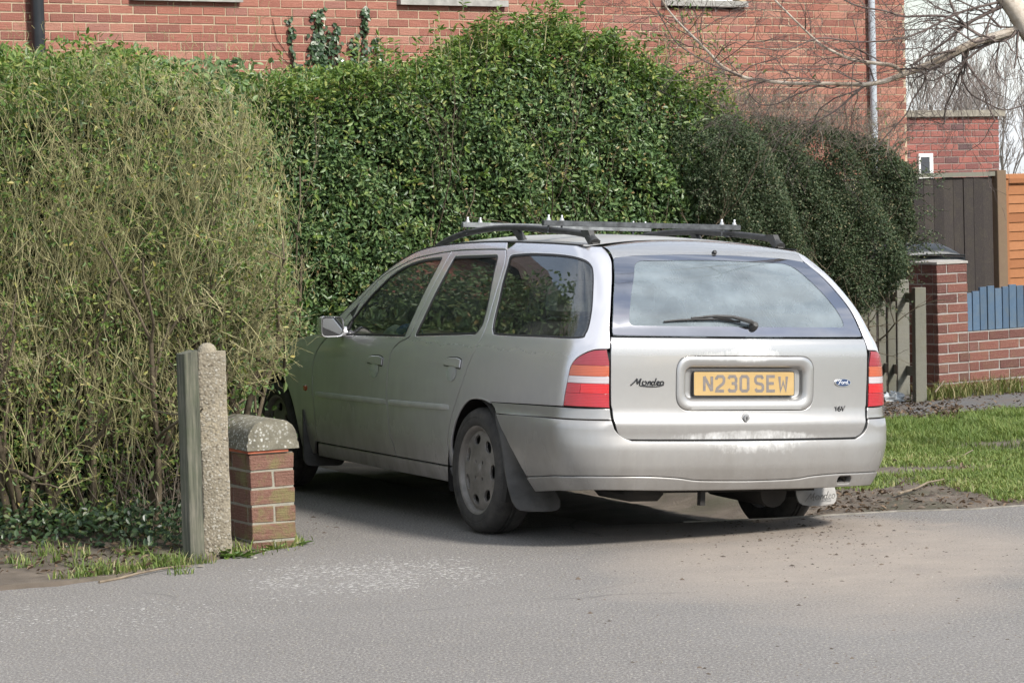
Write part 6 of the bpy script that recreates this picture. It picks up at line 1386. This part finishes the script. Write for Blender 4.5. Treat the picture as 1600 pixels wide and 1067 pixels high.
me = fast_mesh('pebbles', V, [np.array(F)], True); add_attr(me, 'rnd', rn); o = link('pebbles', me, cpost, PEB); tag(o, kind='stuff')
wb = gnd(303, 879); wpost = empty('wooden_post', wb); tag(wpost, 'weathered green-grey timber post left of the concrete gatepost', 'post'); hw = at(292, 552, wb[1])[2]
def woodm():
    m, nt, b, o = nodes('green_grey_timber'); v = coords(nt, (1, 1, .06)); v2 = coords(nt); c = ramp(nt, noise(nt, v, 60, 5, .65), [(.32, (.035, .036, .028)), (.5, (.10, .098, .075)), (.7, (.19, .175, .135))]); c = mix(nt, ramp(nt, noise(nt, v2, 6, 5, .6), [(.4, 0.), (.7, .6)]), c, (.055, .072, .036)); nt.links.new(c, b.inputs['Base Color']); b.inputs['Roughness'].default_value = .9; bump_(nt, b, noise(nt, v, 90, 4), .5, .004); return m
mb = MB(); G_ = []
for z in np.linspace(-.1, hw, 14): G_.append([(x+rng.normal()*.0008, y+rng.normal()*.0008, z+(.012*(x+.03)/.06 if z > hw-.01 else 0)) for x, y in fillet([(-.036, -.036), (.036, -.036), (.036, .036), (-.036, .036)], .006, 2)])
n = len(G_[0]); R_ = Matrix.Rotation(math.radians(38), 4, 'Z'); mb.add([tuple(R_ @ Vector(p)) for r in G_ for p in r], [(i*n+k, i*n+(k+1) % n, (i+1)*n+(k+1) % n, (i+1)*n+k) for i in range(len(G_)-1) for k in range(n)]+[tuple(range((len(G_)-1)*n, len(G_)*n))]); mb.build('shaft', woodm(), wpost, 50)
# brick pier with a half-round coping
PA = .47; pc = gnd(395, 857); pf = frame2(pc[0], pc[1], PA); CR_ = .0815; PWI = .218; nrow = 5
bp = empty('brick_pier', pf(0, 0, 0)); tag(bp, 'short mossy brick pier with a rounded concrete coping beside the car', 'pier')
PD = .34; mb = MB(); wbox(mb, pf, .004, PWI-.004, -PD, -.004, -.08, nrow*CR_+.03); part(mb, 'core', M_PIER, bp)
lf2 = frame2(*pf(0, -PD, 0)[:2], PA-math.pi/2)
for r in range(-1, nrow):
    z = .03+(r+.5)*CR_
    for a, b2 in ([(0, PWI)] if r % 2 == 0 else [(0, .108), (.119, PWI)]): place_brick(bp, pf, PA, (a+b2)/2, 0.0, z, b2-a, CR_-.0105, B_PIER)
    for a, b2 in ([(0, .105), (.117, PD-.053)] if r % 2 == 0 else [(.0, .06), (.072, .28), ]):
        o = link('brick', brick_mesh(b2-a, CR_-.0105, .03, B_PIER, random.randrange(4)), bp); o.location = Vector(lf2((a+b2)/2, 0.0, z))-bp.location; o.rotation_euler = (0, 0, PA-math.pi/2+math.pi)
zt_ = .03+nrow*CR_; TILE = simple('red_creasing_tile', (.40, .115, .060), .8, var=.25, scale=20)
mb = MB(); wbox(mb, pf, -.012, PWI-.03, -PD, .010, zt_+.001, zt_+.013); part(mb, 'creasing_tile', TILE, bp)
def lichen_mat():
    m, nt, b, o = nodes('lichened_coping'); v = coords(nt); c = ramp(nt, noise(nt, v, 14, 6, .65), [(.3, (.13, .12, .09)), (.6, (.22, .205, .155)), (.8, (.29, .25, .16))]); vo = N_(nt, 'ShaderNodeTexVoronoi', Scale=62.0, Randomness=1.0); nt.links.new(v, vo.inputs['Vector'])
    sp = mth(nt, 'MULTIPLY', ramp(nt, mth(nt, 'ADD', vo.outputs['Distance'], mth(nt, 'MULTIPLY', noise(nt, v, 45, 5, .7), .9)), [(.66, 1.), (.86, 0.)]), ramp(nt, noise(nt, v, 7, 4, .6), [(.42, 0.), (.56, 1.)])); c = mix(nt, mth(nt, 'MULTIPLY', sp, .9), c, (.58, .58, .54)); nt.links.new(c, b.inputs['Base Color']); b.inputs['Roughness'].default_value = .95; bump_(nt, b, noise(nt, v, 50, 6, .7), .8, .01); return m
prof = [(-.018, 0), (PWI+.018, 0), (PWI+.020, .030)]+[(PWI/2+(PWI/2+.014)*math.copysign(abs(math.cos(t))**.75, math.cos(t)), .032+.108*math.sin(t)**.85) for t in np.linspace(.02, math.pi-.02, 22)]+[(-.020, .030)]
G_ = []; zc0 = zt_+.014; dl = np.linspace(.018, -PD-.10, 12)
mb = MB(); V = []
for i, d in enumerate(dl):
    for a, h in prof: V.append(tuple(np.array(pf(a+rng.normal()*.0016, d+rng.normal()*.0016, zc0+h+rng.normal()*.0016))))
n = len(prof); mb.add(V, [(i*n+k, i*n+(k+1) % n, (i+1)*n+(k+1) % n, (i+1)*n+k) for i in range(len(dl)-1) for k in range(n)]+[tuple(range(n)), tuple(range((len(dl)-1)*n, len(dl)*n))[::-1]]); part(mb, 'coping', lichen_mat(), bp, 40)
# ---- ground cover, litter and dead stems under the left hedge
GC = leaf_mat('ground_ivy_leaves', [(0, (.016, .036, .014)), (.5, (.032, .065, .022)), (.85, (.06, .10, .035)), (1, (.12, .14, .06))], .4, .12, .5); DEAD = leaf_mat('dead_leaves', [(0, (.05, .033, .022)), (.5, (.11, .075, .05)), (1, (.22, .16, .11))], .8, .1, .2)
def ground_pts(n, box, zoff=0.02):
    px = rng.uniform(box[0], box[1], n); py = rng.uniform(box[2], box[3], n); P = np.array([gnd(a, b) for a, b in zip(px, py)]); P[:, 2] = verge_z(P[:, 0], P[:, 1])+zoff*rng.random(n); return P[~inroad(P[:, 0], P[:, 1])]
P = ground_pts(5200, (-60, 295, 800, 866), .16); n_ = len(P); gc = link('ground_cover', leaves_mesh('ground_cover', P, mixdirs(n_, [(.7, None), (.9, [0, -.5, 1])]), mixdirs(n_, [(1, None), (.3, [0, -.3, .4])]), rng.uniform(.018, .045, n_), .6, .15), None, GC); tag(gc, 'low ivy and weeds under the left hedge', 'weeds', kind='stuff')
P = np.concatenate([ground_pts(650, (-60, 300, 815, 905), .03), ground_pts(2600, (1380, 1500, 618, 656), .02), ground_pts(700, (1480, 1610, 606, 645), .015), ground_pts(260, (1400, 1600, 690, 790), .012), ground_pts(300, (1240, 1400, 760, 800), .01)]); n_ = len(P); ll = link('leaf_litter', leaves_mesh('leaf_litter', P, mixdirs(n_, [(.8, None), (1.2, [0, 0, 1])]), mixdirs(n_, [(1, None)]), rng.uniform(.02, .045, n_), .5, .3), None, DEAD); tag(ll, 'brown dead leaves scattered under the hedge and by the gate', 'leaf litter', kind='stuff')
def tuft_pts(list_, n, sp): 
    out = []
    for px, py, k in list_:
        g_ = gnd(px, py)
        for _ in range(int(n*k)): q_ = g_+np.array([rng.normal()*sp*k, rng.normal()*sp*.8*k, 0]); q_[2] = verge_z(q_[0], q_[1]) if not inroad(np.array(q_[0]), np.array(q_[1])) else 0.0; out.append(q_)
    return np.array(out)
ed = [(x_, np.interp(x_, [100, 180, 270, 330, 400, 470], [912, 900, 889, 878, 868, 852])-4, rng.uniform(.15, .8)**1.5) for x_ in np.arange(105, 300, 7)]+[(360, 868, 1.1), (376, 866, 1.2), (430, 858, .8), (448, 852, .9), (462, 846, .6), (320, 880, .6)]+[(x_, rng.uniform(800, 850), 1.0) for x_ in (40, 70, 95, 120, 150, 175, 200, 225, 245, 262, 235, 185, 140, 165, 210, 250)]+[(x_, rng.uniform(866, 900), .5) for x_ in np.arange(20, 290, 14)]
P = tuft_pts(ed, 60, .055); gt = link('grass_tufts', grass_mesh(P, .015+.06*rng.random(len(P))**1.6, 1.3, .0028), None, GRASS); tag(gt, 'grass tufts along the road edge below the posts and left hedge', 'grass', kind='stuff')
P = tuft_pts([(x_, np.interp(x_, [1440, 1600], [622, 606])+rng.normal()*3, rng.uniform(.5, 1.4)) for x_ in np.arange(1445, 1600, 7)], 60, .06); wt_ = link('wall_weeds', grass_mesh(P, .04+.13*rng.random(len(P)), 1.0, .004), None, leaf_mat('dry_grass', [(0, (.09, .13, .03)), (.5, (.17, .19, .06)), (1, (.36, .30, .17))], .6, .25, .2)); tag(wt_, 'straggly weeds at the foot of the low brick wall', 'weeds', kind='stuff')
# broad-leaved weeds at the foot of the posts
P = tuft_pts([(352, 868, .8), (372, 870, 1.2), (452, 852, .9), (430, 857, .6), (205, 872, .8), (1432, 625, .6)], 34, .03); n_ = len(P); wd = link('weeds', leaves_mesh('weeds', P+[0, 0, .005], mixdirs(n_, [(.5, None), (1, [0, 0, 1])]), mixdirs(n_, [(1, None), (.55, [0, 0, 1])]), rng.uniform(.04, .085, n_), .28, .2, curl=.15), None, L_FRESH); tag(wd, 'small leafy weeds at the foot of the gatepost and pier', 'weeds', kind='stuff')
segs = []; rs_ = np.random.default_rng(33)
for i in range(260):
    b = gnd(rs_.uniform(130, 290), rs_.uniform(815, 852)); b[2] = .03; d = np.array([rs_.normal()*.35-.05, rs_.normal()*.2-.1, 1.]); p = b; L_ = rs_.uniform(.12, .55)
    for j in range(6): d = d/np.linalg.norm(d); q_ = p+d*L_/6; segs.append((p, q_, .0021, .0018)); p = q_; d = d+rs_.normal(size=3)*.16+np.array([0, 0, -.05])
ds = link('dead_stems', segs_mesh('dead_stems', segs), None, bark('dead_stem_straw', [(.3, (.17, .135, .10)), (.7, (.31, .26, .20))], 12)); tag(ds, 'tangle of pale dead stems under the left hedge', 'stems', kind='stuff')
STICK = bark('fallen_stick_bark', [(.3, (.10, .075, .05)), (.7, (.30, .24, .17))], 9)
def stick(pxs, r, lab, z=.012):
    pts = [gnd(*p)+np.array([0, 0, z+rng.normal()*.004]) for p in pxs]; mb = MB(); c_ = np.mean(pts, 0); mb.tube([p for p in pts], [r*(1-.5*i/(len(pts)-1)) for i in range(len(pts))], 6); o = mb.build('fallen_stick', STICK, None, True); tag(o, lab, 'stick'); return o
stick([(155, 911), (185, 905), (215, 901), (250, 893), (282, 888), (300, 887)], .007, 'long thin fallen stick on the road edge below the wooden post')
stick([(1405, 770), (1430, 760), (1450, 752), (1475, 748)], .008, 'thin fallen branch on the muddy verge right of the car', -.005); stick([(1480, 722), (1500, 712), (1520, 705)], .006, 'short pale twig lying in the verge grass', .0)
stick([(1462, 632), (1478, 612), (1490, 598), (1496, 590)], .006, 'dry forked twig leaning at the foot of the brick pier', .10)
# clods and grit on the tarmac
def lumps(name, P, r, m, lab, cat):
    V = []; F = []; k = [(0, 0, 1), (.95, 0, .25), (.3, .9, .3), (-.77, .56, .2), (-.77, -.56, .3), (.3, -.9, .2)]
    for p, q_ in zip(P, r):
        b = len(V); a0 = rng.uniform(0, 6.28); sx, sy, szz = rng.uniform(.7, 1.5), rng.uniform(.6, 1.1), rng.uniform(.4, .8)
        for x, y, z in k: V.append((p[0]+(x*sx*math.cos(a0)-y*sy*math.sin(a0))*q_, p[1]+(x*sx*math.sin(a0)+y*sy*math.cos(a0))*q_, p[2]+z*szz*q_-.15*q_))
        F += [(b, b+1, b+2), (b, b+2, b+3), (b, b+3, b+4), (b, b+4, b+5), (b, b+5, b+1)]
    me = fast_mesh(name, V, [np.array(F)], True); add_attr(me, 'rnd', np.repeat(rng.random(len(P)), 6)); o = link(name, me, None, m); return tag(o, lab, cat, kind='stuff')
SOILC = brick_mat('soil_clods', [(0, (.055, .040, .030)), (.5, (.12, .088, .064)), (1, (.22, .17, .125))], 0.0, False)
px = np.concatenate([rng.normal(1290, 110, 420), rng.normal(1200, 60, 160), rng.uniform(900, 1600, 150), rng.normal(505, 28, 34)]); py = np.concatenate([805+np.abs(rng.normal(0, 42, 420)), 800+np.abs(rng.normal(0, 30, 160)), rng.uniform(830, 1060, 150), rng.normal(822, 16, 34)])
P = np.array([gnd(a, b) for a, b in zip(px, py)]); k = inroad(P[:, 0], P[:, 1]); P = P[k]; lumps('soil_crumbs', P, np.clip(rng.lognormal(-5.35, .55, len(P)), .0018, .019), SOILC, 'dark crumbs of soil trodden onto the tarmac behind the car', 'soil')
P = np.stack([rng.uniform(-2.3, 2.4, 16000), rng.uniform(9.2, 14.2, 16000), np.zeros(16000)], 1); P = P[inroad(P[:, 0], P[:, 1])]; lumps('loose_grit', P, rng.uniform(.0012, .0042, len(P)), PEB, 'fine pale grit loose on the tarmac', 'grit')
px = rng.uniform(1180, 1600, 1300); py = rng.uniform(752, 812, 1300); P = np.array([gnd(a, b) for a, b in zip(px, py)]); P[:, 2] = verge_z(P[:, 0], P[:, 1]); P = P[~inroad(P[:, 0], P[:, 1])]; lumps('mud_clods', P, np.clip(rng.lognormal(-4.75, .5, len(P)), .003, .03), SOILC, 'churned clods of mud along the edge of the verge', 'mud')
lumps('stone', np.array([gnd(399, 873), gnd(313, 886), gnd(208, 881)])+[0, 0, .006], [.016, .018, .014], PEB, 'three pale stones at the road edge by the posts', 'stones')
# plastic litter by the gate
PLA = simple('crumpled_clear_plastic', (.55, .58, .60), .15, var=.3, scale=30, coat=.5); c_ = gnd(1394, 626); V = []; F = []; nu, nv = 14, 8
for i in range(nv):
    for j in range(nu):
        v_ = math.pi*.5*i/(nv-1); u = 2*math.pi*j/nu; k = rng.uniform(.55, 1.15); V.append((.10*k*math.cos(u)*math.cos(v_), .08*k*math.sin(u)*math.cos(v_), .075*k*math.sin(v_)))
F = [(i*nu+j, i*nu+(j+1) % nu, (i+1)*nu+(j+1) % nu, (i+1)*nu+j) for i in range(nv-1) for j in range(nu)]
o = obj('plastic_bag', V, F, PLA); o.location = c_; tag(o, 'crumpled clear plastic bag lying at the foot of the grey gate', 'litter')

# ================================================================== TREES
BIRCH = bark('birch_bark', [(.30, (.17, .13, .09)), (.42, (.34, .275, .21)), (.60, (.50, .44, .37)), (.72, (.26, .21, .16))], 9); BTWIG = bark('birch_twig_bark', [(.3, (.075, .056, .050)), (.7, (.16, .125, .11))], 20)
birch = empty('birch_tree', (3.9, 17.0, 0)); tag(birch, 'bare pale-barked birch reaching over the verge from the right edge', 'tree'); rs_ = np.random.default_rng(44)
def local(pts): return [np.array(p)-np.array(birch.location) for p in pts]
mb = MB(); trunk_p = crv([(3.95, 17, -.1), (3.8, 17, .9), (3.45, 17, 1.9), (3.08, 17, 2.36), (2.92, 17, 2.56), (2.74, 17, 2.86), (2.5, 16.6, 3.7), (2.3, 15.9, 4.7), (2.15, 15.2, 5.7)], 4) if False else None
def cr3(pts, n=5):
    P = [np.array(p, float) for p in pts]; P = [2*P[0]-P[1]]+P+[2*P[-1]-P[-2]]; out = []
    for i in range(1, len(P)-2):
        for k in range(n):
            t = k/n; a, b, c, d = P[i-1:i+3]; out.append(.5*(2*b+(c-a)*t+(2*a-5*b+4*c-d)*t*t+(3*b-a-3*c+d)*t**3))
    out.append(P[-2]); return out
tp = cr3([(3.95, 17, -.1), (3.8, 17, .9), (3.45, 17, 1.9), (3.08, 17, 2.36), (2.95, 17, 2.56), (2.78, 17, 2.86), (2.55, 16.6, 3.7), (2.35, 15.9, 4.7), (2.2, 15.2, 5.7)]); mb.tube(local(tp), list(np.interp(np.linspace(0, 1, len(tp)), [0, .4, .55, .75, 1], [.10, .062, .056, .035, .012])), 12); mb.build('trunk', BIRCH, birch, True)
tw = []; Yb = 17.0
def droop(p, d, L, r, depth, g=-.10):
    k_ = 5; p = np.array(p, float); d = np.array(d, float)
    for j in range(k_):
        d = d/np.linalg.norm(d); q_ = p+d*L/k_; tw.append((p, q_, r, r*.86)); p = q_; r = max(.0011, r*.86); d = d+rs_.normal(size=3)*.22+np.array([0, 0, g])
        if depth > 0 and rs_.random() < .62: droop(p, d+rs_.normal(size=3)*.75, L*rs_.uniform(.4, .7), r*.7, depth-1, g)
def limb(pix_, rads, Y0=Yb, dY=0.0, name='limb', m=BIRCH, twigs=12, tl=.5):
    n_ = len(pix_); pts = [at(px, py, Y0+dY*i/(n_-1)) for i, (px, py) in enumerate(pix_)]; c = cr3(pts, 4); rr_ = list(np.interp(np.linspace(0, 1, len(c)), np.linspace(0, 1, len(rads)), rads)); mb = MB(); mb.tube(local(c), [r*.70*17/4610 for r in rr_], 8); o = mb.build(name, m, birch, True)
    for i in range(int(twigs*1.3)):
        k = rs_.integers(2, len(c)); d = c[k]-c[k-1]; d = d/np.linalg.norm(d)+rs_.normal(size=3)*.8; droop(c[k], d, rs_.uniform(.35, 1.0)*tl, max(.0016, rr_[k]*17/4610*.32), 2, rs_.choice([-.12, .05, -.04]))
    return o
limb([(1614, 40), (1600, 43), (1560, 56), (1520, 68), (1480, 88), (1440, 106), (1410, 117), (1380, 128), (1350, 132), (1290, 131), (1240, 131), (1200, 127), (1165, 122), (1130, 105), (1105, 80), (1080, 55), (1060, 35), (1040, 10), (1030, -14)], [11, 10, 9.5, 8, 6.5, 5, 4.2, 4, 3.6, 3.2, 2.6, 2, 1.6], twigs=34, tl=.62)
limb([(1412, 116), (1395, 103), (1365, 99), (1330, 93), (1300, 80), (1280, 68), (1250, 40), (1215, 5), (1200, -12)], [4.6, 4.2, 3.4, 2.8, 2.2, 1.8], twigs=16)
limb([(1575, 6), (1537, 24), (1508, 40), (1481, 63), (1452, 83), (1430, 100)], [5, 3.6, 2.6, 1.8], twigs=12, m=BTWIG)
limb([(1508, 40), (1475, 26), (1430, 26), (1410, 26), (1380, 17), (1340, 10), (1300, -10)], [3, 2.6, 2.0, 1.5], twigs=8, m=BTWIG); limb([(1565, 45), (1540, 22), (1500, 2), (1480, -10)], [2.6, 2, 1.6], twigs=4, m=BTWIG)
limb([(1560, 4), (1500, 20), (1440, 50), (1400, 62), (1340, 66), (1280, 60), (1230, 78), (1180, 75)], [3, 2.2, 1.5, 1.1], twigs=14, m=BTWIG, dY=-.5)
limb([(1515, 72), (1507, 110), (1504, 124), (1516, 146), (1540, 160), (1568, 172), (1600, 165), (1625, 158)], [2.4, 1.9, 1.6, 1.3], twigs=7, m=BTWIG); limb([(1504, 76), (1503, 110), (1500, 140), (1490, 176)], [2, 1.4, 1], twigs=6, m=BTWIG)
limb([(1448, 102), (1443, 130), (1426, 156), (1415, 180), (1385, 212), (1368, 235)], [2.4, 1.7, 1.1], twigs=7, m=BTWIG); limb([(1350, 134), (1330, 152), (1310, 170), (1280, 188), (1262, 200)], [3, 2.2, 1.6], twigs=8, m=BTWIG)
limb([(1290, 130), (1270, 138), (1240, 150), (1215, 162), (1190, 164), (1175, 152), (1168, 140)], [2, 1.6, 1.2], twigs=7, m=BTWIG); limb([(1160, 120), (1140, 112), (1105, 98), (1060, 70), (1040, 40), (1020, 5)], [2.2, 1.6, 1.1], twigs=7, m=BTWIG, dY=-.3)
limb([(1600, 44), (1560, 42), (1540, 36), (1490, 44), (1440, 46), (1400, 48)], [2.0, 1.5, 1.0], twigs=7, m=BTWIG); limb([(1560, 5), (1550, 25), (1535, 55), (1520, 75)], [2, 1.6, 1.3], twigs=4, m=BTWIG)
# limbs overhead, out of the frame but mirrored in the rear window
for pts, r in ((((2.55, 16.6, 3.7), (2.5, 15.9, 4.3), (2.6, 15.1, 4.9), (2.4, 14.3, 5.5), (2.1, 13.6, 5.9)), .022), (((2.35, 15.9, 4.7), (2.9, 15.4, 5.2), (3.0, 14.7, 5.6)), .016), (((2.2, 15.2, 5.7), (2.0, 14.6, 6.2), (2.1, 14.0, 6.8)), .012)):
    c = cr3(pts, 4); mb = MB(); mb.tube(local(c), [r*(1-.75*i/(len(c)-1)) for i in range(len(c))], 7); mb.build('limb', BTWIG, birch, True)
    for i in range(22): k = rs_.integers(1, len(c)); droop(c[k], rs_.normal(size=3)+(c[k]-c[k-1])*2, rs_.uniform(.3, .9), .004, 2)
o = link('twigs', segs_mesh('twigs', sub(tw, birch)), birch, BTWIG); tag(o, kind='stuff')
# ---- bare trees beyond the outbuilding
FAR = bark('far_bark', [(.3, (.20, .17, .155)), (.7, (.34, .30, .275))], 5); rs_ = np.random.default_rng(55)
for i, (px, top, Y, lab) in enumerate(((1440, 66, 44, 'bare twiggy tree beside the house corner beyond the outbuilding'), (1478, 84, 47, 'bare tree rising behind the middle of the outbuilding coping'), (1512, 95, 45, 'bare tree behind the right half of the outbuilding'), (1548, 118, 48, 'bare tree just right of the outbuilding end'), (1583, 70, 43, 'tall thin bare tree at the right edge of the picture'), (1612, 150, 42, 'low bare shrub behind the orange fence panel'))):
    b = at(px, 290, Y); H = at(px, top, Y)[2]; t_ = empty('bare_tree', (b[0], b[1], 0)); tag(t_, lab, 'tree', 'bare trees beyond the outbuilding'); segs = []
    for j in range(4): grow(segs, (rs_.normal()*.25, rs_.normal()*.25, 0), (rs_.normal()*.12, rs_.normal()*.12, 1), H*.55, .03, 4, rs_, .30, .42, (3, 4), .10, .58, 4, .0036)
    segs = [s for s in segs if s[1][2] > .9]
    A_ = [s for s in segs if s[2] > .012]; B_ = [s for s in segs if s[2] <= .012]
    tag(link('stems', segs_mesh('stems', A_, 5), t_, FAR), kind='stuff'); o = link('crown', segs_mesh('crown', B_, 3), t_, FAR); tag(o, kind='stuff')
